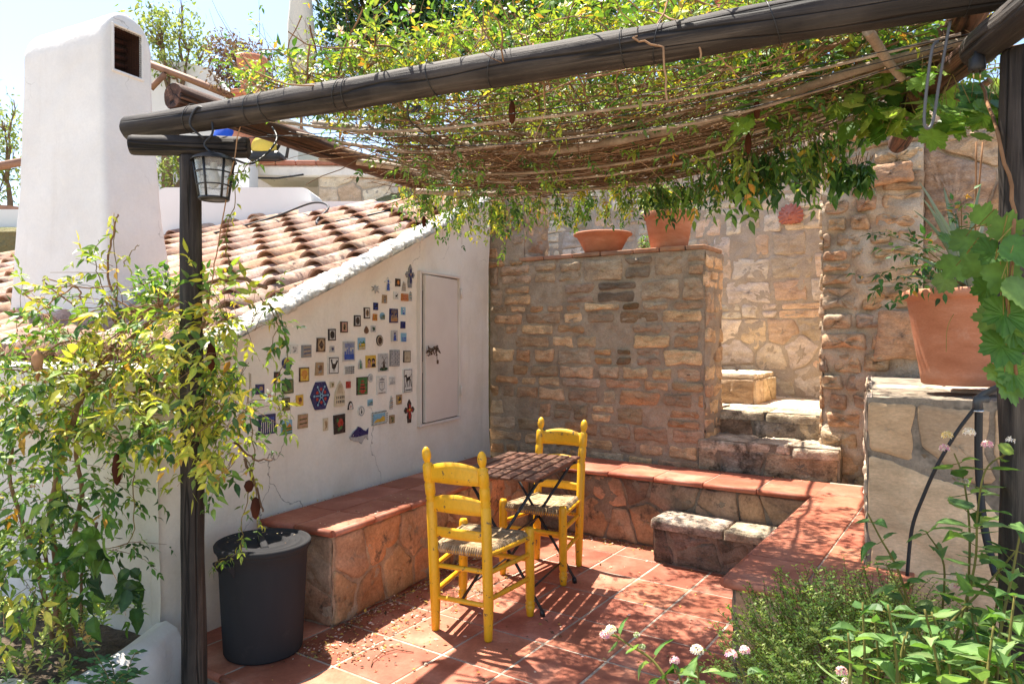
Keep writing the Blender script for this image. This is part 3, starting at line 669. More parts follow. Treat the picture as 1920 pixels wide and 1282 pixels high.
# chimney
def chim():
    mb = MB(); CW, CL = .88, .38
    oc = Vector((-2.705, 4.66, 0)); z0, zs, zt = 1.45, 3.42, 3.68
    lev = [(z0 + (zs - z0) * j / 40, 0.0) for j in range(41)] + [(zs + (zt - zs) * math.sin(p), p) for p in [math.pi / 2 * k / 16 for k in range(1, 17)]]
    ox0, ox1, oz0, oz1 = .085, .285, 3.27, 3.56        # vent opening on the narrow face
    na = 148
    def prof(a, z, ph):
        f = max(0, 1 - (z - z0) / 1.9); fl_ = .10 * f ** 2.0 + .03 * f
        x0, x1, y0, y1 = -fl_ * 1.2, CW + fl_ * .9, -fl_ * .5, CL + fl_ * .9
        if ph > 0:
            hy = max(.004, CL / 2 * math.cos(ph)); y0, y1 = CL / 2 - hy, CL / 2 + hy; q = .03 * math.sin(ph) ** 8; x0 += q; x1 -= q
        wx, wy = x1 - x0, y1 - y0; d = (a * 4) % 4; k = int(d); u = d - k
        p = ((x0 + u * wx, y0), (x1, y0 + u * wy), (x1 - u * wx, y1), (x0, y1 - u * wy))[k]
        r = min(.035, wy / 2); qx = min(max(p[0], x0 + r), x1 - r); qy = min(max(p[1], y0 + r), y1 - r); dx, dy = p[0] - qx, p[1] - qy; L = math.hypot(dx, dy)
        if L > r: p = (qx + dx / L * r, qy + dy / L * r)
        return p
    grid = []
    for (z, ph) in lev:
        row = []
        for i in range(na):
            p = prof(i / na, z, ph); P = oc + EN * p[0] + ED * p[1] + Z * z
            P += (EN * (p[0] - CW / 2) + ED * (p[1] - CL / 2)).normalized() * (.010 * nz(P, 2.5) + .004 * nz(P, 9)) * math.cos(ph) + Z * (.006 * nz(P, 3) * math.sin(ph)); row.append(mb.vert(P))
        grid.append(row)
    for j in range(len(lev) - 1):
        zc = (lev[j][0] + lev[j + 1][0]) / 2; pc = (lev[j][1] + lev[j + 1][1]) / 2
        for i in range(na):
            p = prof((i + .5) / na, zc, pc)
            if abs(p[0]) < .03 and ox0 < p[1] < ox1 and oz0 < zc < oz1: continue
            mb.face((grid[j][i], grid[j][(i + 1) % na], grid[j + 1][(i + 1) % na], grid[j + 1][i]))
    mb.face(grid[-1])
    return mb, oc, (ox0, ox1, oz0, oz1)
mb, oc, (ox0, ox1, oz0, oz1) = chim()
# reveal of the opening
for (a, b) in (((ox0 - .01, oz0 - .02), (ox1 + .01, oz0)), ((ox0 - .01, oz1), (ox1 + .01, oz1 + .02)), ((ox0 - .02, oz0 - .02), (ox0, oz1 + .02)), ((ox1, oz0 - .02), (ox1 + .02, oz1 + .02))):
    mb.box(oc - EN * .012 + ED * a[0] + Z * a[1], EN * .035, ED * (b[0] - a[0]), Z * (b[1] - a[1]), bev=.006)
ch = mb.build('chimney', [M_WHITE], roof_o)
mb = MB()
mb.box(oc + EN * .17 + ED * (ox0 - .03) + Z * (oz0 - .1), EN * .02, ED * (ox1 - ox0 + .06), Z * (oz1 - oz0 + .12), c=(.10, .08, .07))
for q_, e1_, e2_ in ((ED * (ox0 - .012) + Z * (oz0 - .01), ED * .01, Z * (oz1 - oz0 + .02)), (ED * (ox1 + .002) + Z * (oz0 - .01), ED * .01, Z * (oz1 - oz0 + .02)), (ED * ox0 + Z * (oz0 - .012), ED * (ox1 - ox0), Z * .01), (ED * ox0 + Z * (oz1 + .002), ED * (ox1 - ox0), Z * .01)):
    mb.box(oc + EN * .026 + q_, EN * .14, e1_, e2_, c=(.25, .18, .15))
for k in range(5):
    mb.tube([oc + EN * .15 + ED * (ox0 - .01) + Z * (oz0 + .02 + k * .055), oc + EN * .15 + ED * (ox1 + .01) + Z * (oz0 + .05 + k * .055)], .016, 8, c=(.22, .12, .10))
for k in range(12):
    y = ox0 + (ox1 - ox0) * k / 11; mb.tube([oc - EN * .004 + ED * y + Z * oz0, oc - EN * .004 + ED * y + Z * oz1], .0010, 3, c=(.05, .05, .05))
for k in range(20):
    z = oz0 + (oz1 - oz0) * k / 19; mb.tube([oc - EN * .004 + ED * ox0 + Z * z, oc - EN * .004 + ED * ox1 + Z * z], .0010, 3, c=(.05, .05, .05))
mb.build('chimney_vent', [material('sooty_brick', [(.30, .16, .11), (.45, .26, .18)], scale=12, attr=True)], roof_o)
# hatch door in the wall
d0, zt_ = wall_pt(785, 512); d1, zt2 = wall_pt(856, 524); _, zb_ = wall_pt(790, 794); _, zb2 = wall_pt(857, 780)
ZD0, ZD1 = (zb_ + zb2) / 2, (zt_ + zt2) / 2
mb = MB()
fw = .022
for (a, b, c_, d_) in ((d0 - fw, d1 + fw, ZD1, ZD1 + fw), (d0 - fw, d1 + fw, ZD0 - fw, ZD0), (d0 - fw, d0, ZD0, ZD1), (d1, d1 + fw, ZD0, ZD1)):
    mb.box(wp(a, c_, -.02), ED * (b - a), -EN * .052, Z * (d_ - c_), m=0, bev=.003)
dr = None
mb.box(wp(d0, ZD0, -.018), ED * (d1 - d0), -EN * .02, Z * (ZD1 - ZD0), c=(.1, .1, .1), m=1)
fr = mb.build('door_frame', [M_DOOR, flat('dark_gap', (.02, .018, .016))], house)
mb = MB(); ajar = Vector((ED.x, ED.y, 0)) + (-EN) * -.0
hx = wp(d1 - .004, ZD0 + .008, .014); da = (-ED * math.cos(.06) - EN * math.sin(.06)).normalized(); DW = (d1 - d0) - .030; DH = ZD1 - ZD0 - .016
mb.box(hx - EN * 0, da * DW, EN.cross(Z).cross(Z) * 0 + (Z.cross(da)) * -.028, Z * DH, bev=.003)
door = mb.build('door', [M_DOOR], house)
dn = (Z.cross(da)) * -1; dn = dn if dn.dot(-EN) > 0 else -dn
_thick = .03
mb = MB()
for zz in (ZD0 + .16, ZD1 - .17): mb = MB(); mb.tube([hx - da * .004 + dn * .03 + Z * (zz - ZD0), hx - da * .004 + dn * .03 + Z * (zz - ZD0 + .085)], .009, 10); mb.tube([hx - da * .004 + dn * .03 + Z * (zz - ZD0 + .036), hx - da * .004 + dn * .03 + Z * (zz - ZD0 + .041)], .0105, 10, c=(.3, .2, .15)); mb.build('hinge', [M_DOOR], door)
mb = MB(); ctr = hx + da * (DW - .035) + dn * .034 + Z * (DH * .49)
for k in range(16):
    p = ctr - da * U(-.06, .09) + Z * U(-.028, .028); mb.tube([p, p + rv(.02), p + rv(.03), p + rv(.02)], .004, 5)
mb.tube([ctr - da * .06, ctr - da * .075 - Z * .04, ctr - da * .078 - Z * .075], .0025, 5)
mb.box(ctr - da * .088 - Z * .105, da * .02, dn * .01, Z * .03, bev=.002)
mb.tube([ctr + da * .02 + Z * .01, ctr + da * .06 + Z * .02], .005, 6)
mb.build('chain', [M_RUST], door)

# ------------------------------------------------------------------ stone walls and steps
def stone_wall(name, label, faces, core, mats, h=.02, **kw):
    mb = MB()
    for (o, ex, ey, en) in [core]: solid(mb, o, ex, ey, en, 1)
    for f in faces:
        (o, ex, Wd, H, en, kind) = f[:6]; q = f[6] if len(f) > 6 else {}
        backing(mb, o, ex, Z, en, Wd, H, amp=q.pop('amp', .008), bulge=q.pop('bulge', 0))
        if kind == 'c': courses(mb, o, ex, Z, en, Wd, H, **q)
        else: flags(mb, o, ex, Z, en, Wd, H, q.pop('size', .2), **q)
    return mb.build(name, mats, label=label, cat='stone wall', **kw)
WO = Vector((1.42, 5.28, 0))                              # a point on the middle wall's face
wl0 = WO - EV * 1.95; WL = 1.975; WTOP = 2.13
wallE = wl0 + EV * WL                                     # its free end at the steps
mb = MB()
solid(mb, wl0 + Z * .0, EV * WL, EU * .40, Z * WTOP, 1)
BR = [(1, 1, 1), (1.12, .92, .76), (.85, .78, .74), (1.2, 1.08, .92), (1.0, .78, .6), (.74, .7, .66), (.95, .85, .76), (1.35, 1.2, 1.0), (.9, .74, .62)]
courses(mb, wl0 + Z * .42, EV, Z, -EU, WL, 1.33, rows=(.065, .135), wid=(.12, .38), h=.016, cols=BR, skip=.12, dark=(1.36, 1.15, .14, .32))
courses(mb, wl0 + Z * 1.75, EV, Z, -EU, WL, .36, rows=(.15, .21), wid=(.2, .42), h=.020, cols=[(.9, .88, .86), (1.05, 1.0, .95), (.85, .8, .76), (1.15, 1.0, .85)], dark=(1.36, .2, .2, .15))
backing(mb, wl0 + Z * .40, EV, Z, -EU, WL, 1.73, res=.025, amp=.005, bulge=.006, lift=.002)
courses(mb, wallE + Z * .5, EU, Z, EV, .40, 1.6, rows=(.08, .17), wid=(.14, .40), h=.014, cols=[(1.35, 1.2, 1.0), (1.5, 1.35, 1.15), (1.2, 1.0, .85)]); backing(mb, wallE + Z * .4, EU, Z, EV, .40, 1.73, amp=.012)
mb.box(wl0 + EU * .38 + Z * .4, EV * WL, EU * .02, Z * 1.72, m=1)
mid = mb.build('stone_wall', [M_STONE, M_MORTAR], label='brown stone wall behind the table carrying a wide terracotta bowl and a flowerpot', cat='stone wall')
mb = MB()                                                 # flat brick coping on it
x = .32
while x < WL - .02:
    L = min(U(.20, .30), WL + .015 - x)
    mb.box(wl0 + EV * x - EU * .018 + Z * (WTOP + U(0, .003)), EV * (L - .012), EU * .42, Z * .034, c=tint([(1, 1, 1), (.85, .9, .95), (1.1, 1.05, 1)]), bev=.006); x += L
mb.build('brick_cap', [material('brick_cap', [(.30, .15, .09), (.42, .24, .15)], scale=9, rough=.9, bump=.8, attr=True, spec=.1, stain=[((.2, .16, .12), 6, .5, .65, .8)])], mid)
# taller piece of wall against the outbuilding
tw = wl0 - EV * .05
stone_wall('stone_wall', 'tall narrow stretch of brown stone wall in the corner beside the white wall', [(tw + Z * 2.0 - EU * .006, EV, .42, 1.15, -EU, 'c', dict(h=.016, cols=BR, skip=.12)), (tw + EV * .42 + Z * 2.1, EU, .4, 1.0, EV, 'c', dict(h=.012))],
           (tw + Z * 2.0, EV * .42, EU * .40, Z * 1.1), [M_STONE, M_MORTAR])
# rear pale wall
rw = Vector((2.54, 6.84, 0)) - EV * 3.1
PL = [(1, 1, 1.02), (1.1, 1.0, .88), (1.08, 1.1, 1.08), (.88, .82, .76), (1.05, .88, .74), (1.2, 1.18, 1.12), (1.0, .98, .95)]
rear = stone_wall('stone_wall', 'tall pale limestone wall at the back of the steps with a small red sun face on it',
           [(rw + Z * .6, EV, 4.6, 1.05, -EU, 'f', dict(size=.27, seed=41, h=.010, cols=PL, asp=1.2)), (rw + Z * 1.65, EV, 4.6, 1.8, -EU, 'c', dict(rows=(.09, .24), wid=(.10, .5), h=.010, cols=PL, skip=.1))],
           (rw + Z * .2, EV * 4.6, EU * .5, Z * 3.2), [M_PALESTONE, M_PALEMORTAR])
# rough wall right of the steps, deeply weathered
RO = Vector((2.2, 5.0, 0)); RWd = .62
RC2 = [(1, .96, .92), (1.15, 1.0, .88), (.85, .78, .74), (1.05, .86, .72), (1.2, 1.12, 1.0)]
rough_wall = stone_wall('stone_wall', 'deeply weathered rough stone wall standing right of the steps',
           [(RO + Z * .42, EV, RWd, 2.55, -EU, 'c', dict(rows=(.08, .17), wid=(.12, .36), h=.05, cols=RC2, rough=.05, amp=.03, bulge=.06)),
            (RO + EU * 1.9 + Z * .42, -EU, 1.9, 2.55, -EV, 'c', dict(rows=(.1, .2), h=.02, cols=PL))],
           (RO + Z * .1 + EU * .01, EV * RWd, EU * 1.9, Z * 2.85), [M_STONE, M_PALEMORTAR])
RO2 = RO + EV * (RWd - .02) + EU * .22
stone_wall('stone_wall', 'sandstone wall behind the aloe and the big flowerpot, streaked with sun',
           [(RO2 + Z * .9, EV, 2.6, 2.1, -EU, 'f', dict(size=.34, seed=8, h=.03, cols=RC2, rough=.03, asp=1.4, amp=.015, bulge=.03))],
           (RO2 + Z * .1, EV * 2.6, EU * 1.2, Z * 2.9), [M_STONE, M_PALEMORTAR])
mb = MB()                                                 # flat ledge stones let into the rough wall
for (px, py, wd, hh, zz) in ((1668, 330, .30, .16, 0), (1690, 630, .34, .36, 0)):
    p = W(px, py, 4.72); stone(mb, [(-wd / 2, -hh / 2), (wd / 2, -hh / 2 + .02), (wd / 2, hh / 2), (-wd / 2 + .03, hh / 2)], p - EU * .03, EV, Z, -EU, .05, (1.05, .8, .66), 0, rough=.012)
mb.build('ledge_stone', [M_STONE], rough_wall)
# steps
steps = empty('stone_steps', (2.0, 5.3, .5), label='short flight of worn stone steps climbing between the two walls', cat='steps')
def step(name, o, Wd, D, z0, z1, seed, mats=None):
    mb = MB(); solid(mb, o + Z * z0, EV * Wd, EU * D, Z * (z1 - z0), 1)
    H = z1 - z0
    flags(mb, o + Z * z0, EV, Z, -EU, Wd, H - .055, .13, seed=seed, h=.012, asp=2.2, cols=[(1, 1, 1), (1.3, 1.2, 1.05), (.7, .66, .62), (1.2, .95, .8)]); backing(mb, o + Z * z0, EV, Z, -EU, Wd, H)
    courses(mb, o + Z * z0 + EU * D, -EU, Z, -EV, D, H - .03, h=.01, cols=[(1.2, 1.1, 1)]); backing(mb, o + Z * z0 + EU * D, -EU, Z, -EV, D, H)
    x = 0
    while x < Wd:
        L = min(U(.28, .45), Wd - x + .01)
        if Wd - x - L < .12: L = Wd - x
        stone(mb, [(x, 0), (x + L / 2, U(-.01, .01)), (x + L, 0), (x + L, min(D, .5)), (x, min(D, .5))], o + Z * (z1 - .055) - EU * .02, EV, EU, Z, .055, tint([(1.5, 1.42, 1.3), (1.35, 1.3, 1.2)]), 0, gap=.003, rough=.012); x += L
    return mb.build(name, mats or [M_STEP, M_FLAGM], steps)
s1 = Vector((1.43, 5.30, 0)) - EV * .02
step('step', s1 - EU * .03, .98, .5, .47, .715, 51)
s2 = Vector((1.615, 5.59, 0)) - EV * .03
step('step', s2, .96, .5, .70, .90, 52)
mb = MB(); mb.box(s2 + EU * .42 - EV * 1.0 + Z * .5, EV * 2.2, EU * 1.3, Z * .39, bev=.01); flags(mb, s2 + EU * .44 - EV * .95 + Z * .885, EV, EU, Z, 2.1, 1.15, .3, seed=55, h=.012, rough=.008, cols=[(1, 1, 1), (1.15, 1.1, 1.05)])
mb.build('landing', [M_PALESTONE], steps)
b3 = W(1350, 740, 6.2); b3 = Vector((b3.x, b3.y, 0)); e3 = W(1412, 740, 6.2).x - b3.x
mb = MB(); o = b3 - EV * .9
solid(mb, o + Z * .88, EV * 1.2, EU * .7, Z * .26, 1)
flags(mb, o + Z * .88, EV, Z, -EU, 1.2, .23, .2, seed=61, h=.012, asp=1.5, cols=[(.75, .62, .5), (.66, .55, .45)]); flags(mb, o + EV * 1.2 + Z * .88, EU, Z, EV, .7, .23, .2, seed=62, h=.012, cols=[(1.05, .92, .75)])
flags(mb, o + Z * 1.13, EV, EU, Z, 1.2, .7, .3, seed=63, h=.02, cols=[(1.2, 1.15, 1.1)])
mb.build('step', [M_PALESTONE, M_PALEMORTAR], steps)
# flagstone-faced raised bed at the right
FW = Vector((.89, -.457, 0)); FD = Vector((.457, .89, 0)); f0 = Vector((1.515, 3.0, 0)); FT = 1.22
mb = MB(); solid(mb, f0 - Z * .25, FW * 1.6, FD * 1.95, Z * (FT + .25), 1)
backing(mb, f0 - Z * .25, FW, Z, -FD, 1.6, FT + .25, amp=.005, lift=0); backing(mb, f0 + FD * 1.95 - Z * .1, -FD, Z, -FW, 1.95, FT + .1)
FC = [(1.35, 1.35, 1.3), (1.3, 1.28, 1.2)]
def fl_stone(pts, c, h=.009): stone(mb, pts, f0, FW, Z, -FD, h, (c[0] * 1.12, c[1] * .96, c[2] * .80), 0, gap=.003, rough=.007, soft=.08)
fl_stone([(0, .1), (.5, .08), (.56, .3), (.55, .72), (.365, .865), (0, .985)], (1.4, 1.38, 1.3))
fl_stone([(0, .992), (.168, .955), (.178, 1.2), (0, 1.21)], (1.2, 1.12, 1.0))
fl_stone([(.18, .952), (.33, .892), (.20, 1.01)], (.5, .48, .45), .004)
fl_stone([(.186, 1.03), (.215, 1.01), (.375, .875), (.46, .90), (.43, 1.0), (.44, 1.2), (.186, 1.2)], (.95, .93, .9))
fl_stone([(.445, 1.0), (.49, .88), (.60, .735), (1.0, .8), (1.0, 1.2), (.45, 1.2)], (1.25, 1.2, 1.12))
fl_stone([(.572, .3), (.562, .70), (.62, .72), (1.0, .78), (1.0, .1), (.52, .08)], (1.1, 1.05, 1.0))
fl_stone([(1.01, .1), (1.5, .1), (1.5, 1.2), (1.01, 1.2)], (1.2, 1.1, 1.0))
courses(mb, f0 + FD * 1.95, -FD, Z, -FW, 1.95, FT, h=.012, rows=(.12, .25), cols=[(1.4, 1.3, 1.2)])
for k in range(22):                                       # slate layers on top
    a, b = U(-.02, 1.3), U(0, 1.6); z = FT - .02 + .012 * (k % 5)
    wd, dp = U(.2, .5), U(.2, .45)
    stone(mb, [(a, b), (a + wd, b + U(-.03, .03)), (a + wd + U(-.05, .05), b + dp), (a, b + dp)], f0 + Z * z - FD * .01, FW, FD, Z, .016, tint([(1.3, 1.25, 1.15), (1, .95, .9)]), 0, gap=.002, rough=.006)
bed = mb.build('stone_wall', [material('honed_flagstone', grain=0.22, cols=[(.34, .27, .20), (.46, .375, .285), (.55, .465, .37)], scale=3.5, rough=.8, bump=.6, bscale=30, bdist=.005, attr=True, spec=.2,
               stain=[((.12, .10, .08), 3, .64, .76, .6), ((.55, .5, .42), 9, .66, .74, .4)], stretch=(1, 1, 2.5)), material('bed_mortar', [(.24, .19, .14), (.38, .31, .235)], scale=9, rough=.97, bump=1.0, bscale=80, grain=.3, attr=True, spec=.08, stain=[((.08, .07, .055), 8, .5, .62, .8)])], label='raised bed faced with one big beige flagstone, carrying the large flowerpot', cat='stone wall')

# ------------------------------------------------------------------ chairs
def lath(mb, a, b, prof, n=14, c=(1, 1, 1)):
    a = Vector(a); b = Vector(b); L = (b - a).length; mb.lathe([(r, h * L) for r, h in prof], n, a, (b - a).normalized(), c)
LEG = [(.015, 0), (.019, .01), (.021, .06), (.026, .12), (.019, .135), (.027, .15), (.019, .165), (.024, .20), (.025, .9), (.024, .97), (.018, 1.0)]
def post_prof():
    return [(.016, 0), (.021, .008), (.022, .05), (.026, .18), (.026, .70), (.021, .712), (.027, .722), (.021, .734), (.026, .746), (.026, .80), (.021, .812), (.027, .822), (.026, .90), (.022, .908), (.013, .916), (.015, .922), (.0215, .94), (.023, .958), (.019, .982), (.009, .997), (.002, 1.0)]
def make_chair(loc, rz, label, worn=None):
    t = empty('ladder_back_chair', loc, rz, label, 'chair', 'yellow rush-seated chairs')
    # local: +y is where the sitter faces; back posts at y = 0
    BWd, FWd, D, SHt = .15, .205, .37, .455
    mat = [M_YELLOW]
    bp = {}
    for sx in (-1, 1):
        a = Vector((sx * BWd, 0, 0)); b = Vector((sx * (BWd + .006), -.075, .935)); bp[sx] = (a, b)
        mb = MB(True)
        prof = post_prof(); n = 14; ax = Z
        # slight bend: lower part upright, upper leaning back
        rings = []
        pts = []; rad = []
        for r, h in prof:
            y = -.085 * max(0, h - .42) ** 1.25 * 1.9; pts.append(Vector((sx * (BWd + .006 * h), y, h * .935))); rad.append(r)
        mb.tube(pts, rad, 14); bp[sx] = lambda z, sx=sx: Vector((sx * (BWd + .006 * z / .935), -.085 * max(0, z / .935 - .42) ** 1.25 * 1.9, z))
        mb.build('back_post', mat, t)
        mb = MB(True); lath(mb, (sx * FWd, D, 0), (sx * (FWd - .004), D, SHt + .015), LEG); mb.build('leg', mat, t)
    for z0, hh, arch in ((.80, .075, .03), (.645, .062, .028), (.505, .045, .006)):
        mb = MB(True)
        def slat(a, b, back):
            x = (-1 + 2 * a); pL, pR = bp[-1](z0), bp[1](z0); p = pL.lerp(pR, a)
            zz = z0 + (b - .5) * hh + arch * (1 - x * x) * b; p = Vector((p.x, p.y - .018 * (1 - x * x) + (.007 if back else -.007), zz)); return p
        g1 = mb.grid(lambda a, b: slat(a, b, 0), 12, 3); g2 = mb.grid(lambda a, b: slat(a, b, 1), 12, 3, flip=True)
        for i in range(12): mb.face((g1[-1][i], g1[-1][i + 1], g2[-1][i + 1], g2[-1][i]), 0, False); mb.face((g1[0][i], g2[0][i], g2[0][i + 1], g1[0][i + 1]), 0, False)
        mb.build('back_slat', mat, t)
    rung = [(.008, 0), (.0125, .05), (.0135, .5), (.0125, .95), (.008, 1)]
    seatz = .425
    for (a, b) in (((-FWd, D), (FWd, D)), ((-BWd, 0), (BWd, 0)), ((-BWd, 0), (-FWd, D)), ((BWd, 0), (FWd, D))):
        mb = MB(True); z = seatz - .008; lath(mb, (*a, z), (*b, z), rung, 8); mb.build('seat_rail', mat, t)
    for z, prs in ((.33, (((-BWd, 0), (BWd, 0)), ((-BWd, 0), (-FWd, D)), ((BWd, 0), (FWd, D)))), (.30, (((-FWd, D), (FWd, D)),)), (.17, (((-BWd, 0), (BWd, 0)),)), (.20, (((-BWd, 0), (-FWd, D)), ((BWd, 0), (FWd, D))))):
        for a, b in prs:
            mb = MB(True); lath(mb, (*a, z), (*b, z + U(-.004, .004)), rung, 8); mb.build('rung', mat, t)
    # rush seat: cords in mitred rectangles
    mb = MB(True); NC = 17; cs = [Vector((-BWd + .012, .0, 0)), Vector((BWd - .012, .0, 0)), Vector((FWd - .012, D, 0)), Vector((-FWd + .012, D, 0))]; cen = sum(cs, Vector()) / 4
    for k in range(NC):
        f = 1 - k / NC; ff = .02 + .98 * f; pts = []
        for i in range(4):
            a, b = cs[i], cs[(i + 1) % 4]
            for j in range(10):
                p = cen + (a.lerp(b, j / 10) - cen) * ff
                p = Vector((p.x, p.y, seatz + .016 - .010 * (1 - f) ** .5 * 1.3 + .003 * nz(p, 14) + .002 * nz((p.x, p.y, k), 60))); pts.append(p)
        pts.append(pts[0]); mb.tube(pts, .0068 + .001 * U(-1, 1), 6, c=tint([(1, 1, 1), (.8, .76, .7), (1.15, 1.15, 1.1)]), cap=False)
    for i in range(4):                                    # cords wrapped over the rails
        a, b = cs[i], cs[(i + 1) % 4]; n = int((b - a).length / .0125)
        for j in range(n):
            p = a.lerp(b, (j + .5) / n); o = (p - cen).normalized() * .016
            mb.tube([p - o * .8 + Z * (seatz + .018), p + o * .3 + Z * (seatz + .014), p + o * .9 + Z * seatz, p + o * .3 + Z * (seatz - .022), p - o * 1.5 + Z * (seatz - .022)], .0062, 5, c=tint([(1, 1, 1), (.8, .76, .7)]), cap=False)
    mb.prism([((cs[i].x) * .9, cen.y + (cs[i].y - cen.y) * .9) for i in range(4)], Vector((0, 0, seatz - .016)), Vector((1, 0, 0)), Vector((0, 1, 0)), Z * .02, c=(.6, .6, .6))
    mb.build('rush_seat', [M_RUSH], t)
    return t
def fdir(deg): return math.radians(-deg)                  # degrees to the right of straight ahead
make_chair((-.25, 3.475, 0), fdir(26), 'yellow ladder-back chair in front of the table, its back to us and its paint chipped')
make_chair((.298, 4.60, 0), fdir(28 + 180), 'yellow ladder-back chair on the far side of the table facing us')

# ------------------------------------------------------------------ folding table
tb = empty('folding_table', (.05, 4.05, 0), fdir(23), 'small folding table with a brown slatted top and black crossed metal legs', 'table')
TL, TW, TH = .77, .49, .745
for k in range(7):
    x = -TW / 2 + (k + .5) * TW / 7; mb = MB(True); wd = TW / 7 - .014
    mb.box((x - wd / 2, -TL / 2 + U(-.004, .004), TH - .016), (wd, 0, 0), (0, TL, 0), (0, 0, .016 + U(-.001, .001)), c=tint([(1, 1, 1), (1.2, 1.1, 1.05), (.85, .8, .8)]), bev=.003); mb.build('slat', [M_SLAT], tb)
mb = MB(True)
for sy in (-1, 1): mb.box((-TW / 2, sy * (TL / 2 - .10) - .012, TH - .030), (TW, 0, 0), (0, .024, 0), (0, 0, .013), bev=.002)
for sx in (-1, 1): mb.box((sx * (TW / 2 - .018) - .002, -TL / 2 + .03, TH - .034), (.004, 0, 0), (0, TL - .06, 0), (0, 0, .018))
mb.build('frame', [M_IRON], tb)
for sy in (-1, 1):
    for sx in (-1, 1):
        mb = MB(True); y = sy * .275 + sx * .010
        mb.tube([(-sx * (TW / 2 - .03), y, TH - .03), (sx * .23, y, .03), (sx * .232, y, .012)], .0085, 8); mb.tube([(sx * .23, y, .03), (sx * .236, y, .0)], .014, 8, c=(1.5, 1.5, 1.5)); mb.build('leg', [M_IRON], tb)
for sx in (-1, 1):
    for z in (.13,):
        mb = MB(True); f = (TH - .03 - z) / (TH - .06); x = -sx * (TW / 2 - .03) + (sx * .23 + sx * (TW / 2 - .03)) * f
        mb.tube([(x, -.275, z), (x, .275, z)], .006, 6); mb.build('stretcher', [M_IRON], tb)
mb = MB(True); mb.tube([(0, -.29, TH * .5), (0, .29, TH * .5)], .005, 6); mb.build('pivot_rod', [M_IRON], tb)

# ------------------------------------------------------------------ bin
bn = empty('plastic_bin', (-1.175, 3.32, 0), label='round dark grey plastic bin with its lid on, beside the end of the bench', cat='bin')
mb = MB(); B = Vector((-1.175, 3.32, 0)); H = .50
mb.lathe([(.160, 0), (.172, .004), (.178, .016), (.188, .2), (.198, .42), (.201, .47), (.206, .474), (.208, H), (.200, H), (.160, .1), (.0, .09)], 48, B, cap=False); mb.face(range(48), 0)
bb = mb.build('body', [M_BIN], bn)
mb = MB(); mb.lathe([(.211, H - .012), (.217, H - .008), (.219, H + .010), (.214, H + .017), (.202, H + .017), (.194, H + .006), (.178, H + .004), (.171, H + .012), (.164, H + .013), (.156, H + .004), (.122, H + .003), (.115, H + .010), (.108, H + .010), (.098, H - .008), (.001, H - .009)], 56, B)
lid = mb.build('lid', [M_BIN], bn)
ang = math.radians(25); hd = Vector((math.cos(ang), math.sin(ang), 0)); hs = Vector((-hd.y, hd.x, 0)); mb = MB()
mb.box(B - hd * .016 - hs * .1 + Z * (H - .012), hd * .032, hs * .2, Z * .026, bev=.006); mb.build('lid_grip', [M_BIN], lid)
for sg in (1, -1):
    hv = Vector((-.55, -.83, 0)).normalized() * sg; hw = Vector((-hv.y, hv.x, 0)); mb = MB(); q = B + hv * .192
    mb.box(q - hw * .06 + Z * (H - .05), hw * .12, hv * .035, Z * .012, bev=.003)
    for k in (-.058, .048): mb.prism([(0, 0), (.033, .05), (0, .052)][::-1], q + hw * k + Z * (H - .1), hv, Z, hw * .008)
    mb.build('handle', [M_BIN], bb)

# ------------------------------------------------------------------ pergola
pg = empty('pergola', (-1.32, 2.95, 0), label='pergola of dark round logs carrying sagging weathered canes over the patio', cat='pergola')
def log(name, a, b, r0, r1=None, n=20, bend=.0, k=26, rings=True):
    mb = MB(); a = Vector(a); b = Vector(b); r1 = r1 or r0; pts = []; rad = []
    for i in range(k + 1):
        t = i / k; p = a.lerp(b, t) + Z * (bend * 4 * t * (1 - t)) + Vector((nz((t * 3, 1, a.x), 1), nz((t * 3, 7, a.x), 1), nz((t * 3, 4, a.y), 1))) * .006
        pts.append(p); e = 1
        if t < .006: e = .9
        rad.append((r0 + (r1 - r0) * t) * (1 + .03 * nz((t * 9, a.x, 2), 1)))
    d = (b - a).normalized()
    pts = [a + d * 0.0] + [a + d * .008] + pts[1:-1] + [b - d * .008, b]; rad = [rad[0] * .93, rad[0]] + rad[1:-1] + [rad[-1], rad[-1] * .93]
    mb.tube(pts, rad, n, wob=.10); return mb.build(name, [log_material('dark_' + name + '_wood', d, (2.6, 1.55, 1.15) if name == 'rafter' else (1, 1, 1))], pg)
log('post', (-1.335, 2.95, -.22), (-1.338, 2.93, 2.225), .050, .042)
log('post', (1.345, 1.84, -.22), (1.345, 1.84, 2.225), .063, .062)
BM0 = Vector((-1.655, 3.055, 2.373)); BM1 = Vector((1.75, 1.66, 2.40)); log('beam', BM0, BM1, .053, .061, k=40)
log('corbel', (-1.56, 2.89, 2.262), (-1.10, 2.955, 2.268), .041, .043)
log('corbel', (1.285, 1.95, 2.268), (1.205, 1.45, 2.268), .05, .052)
RF = lambda t: Vector((-1.406 + .434 * t, 2.98 + .901 * t, 2.485))
log('rafter', RF(-.03), RF(1.95), .056, .052)
log('rafter', (1.235, 1.72, 2.488), (2.05, 3.75, 2.50), .052, .05)
log('rafter', (1.33, 1.95, 2.31), (1.62, 3.0, 2.40), .045, .04)
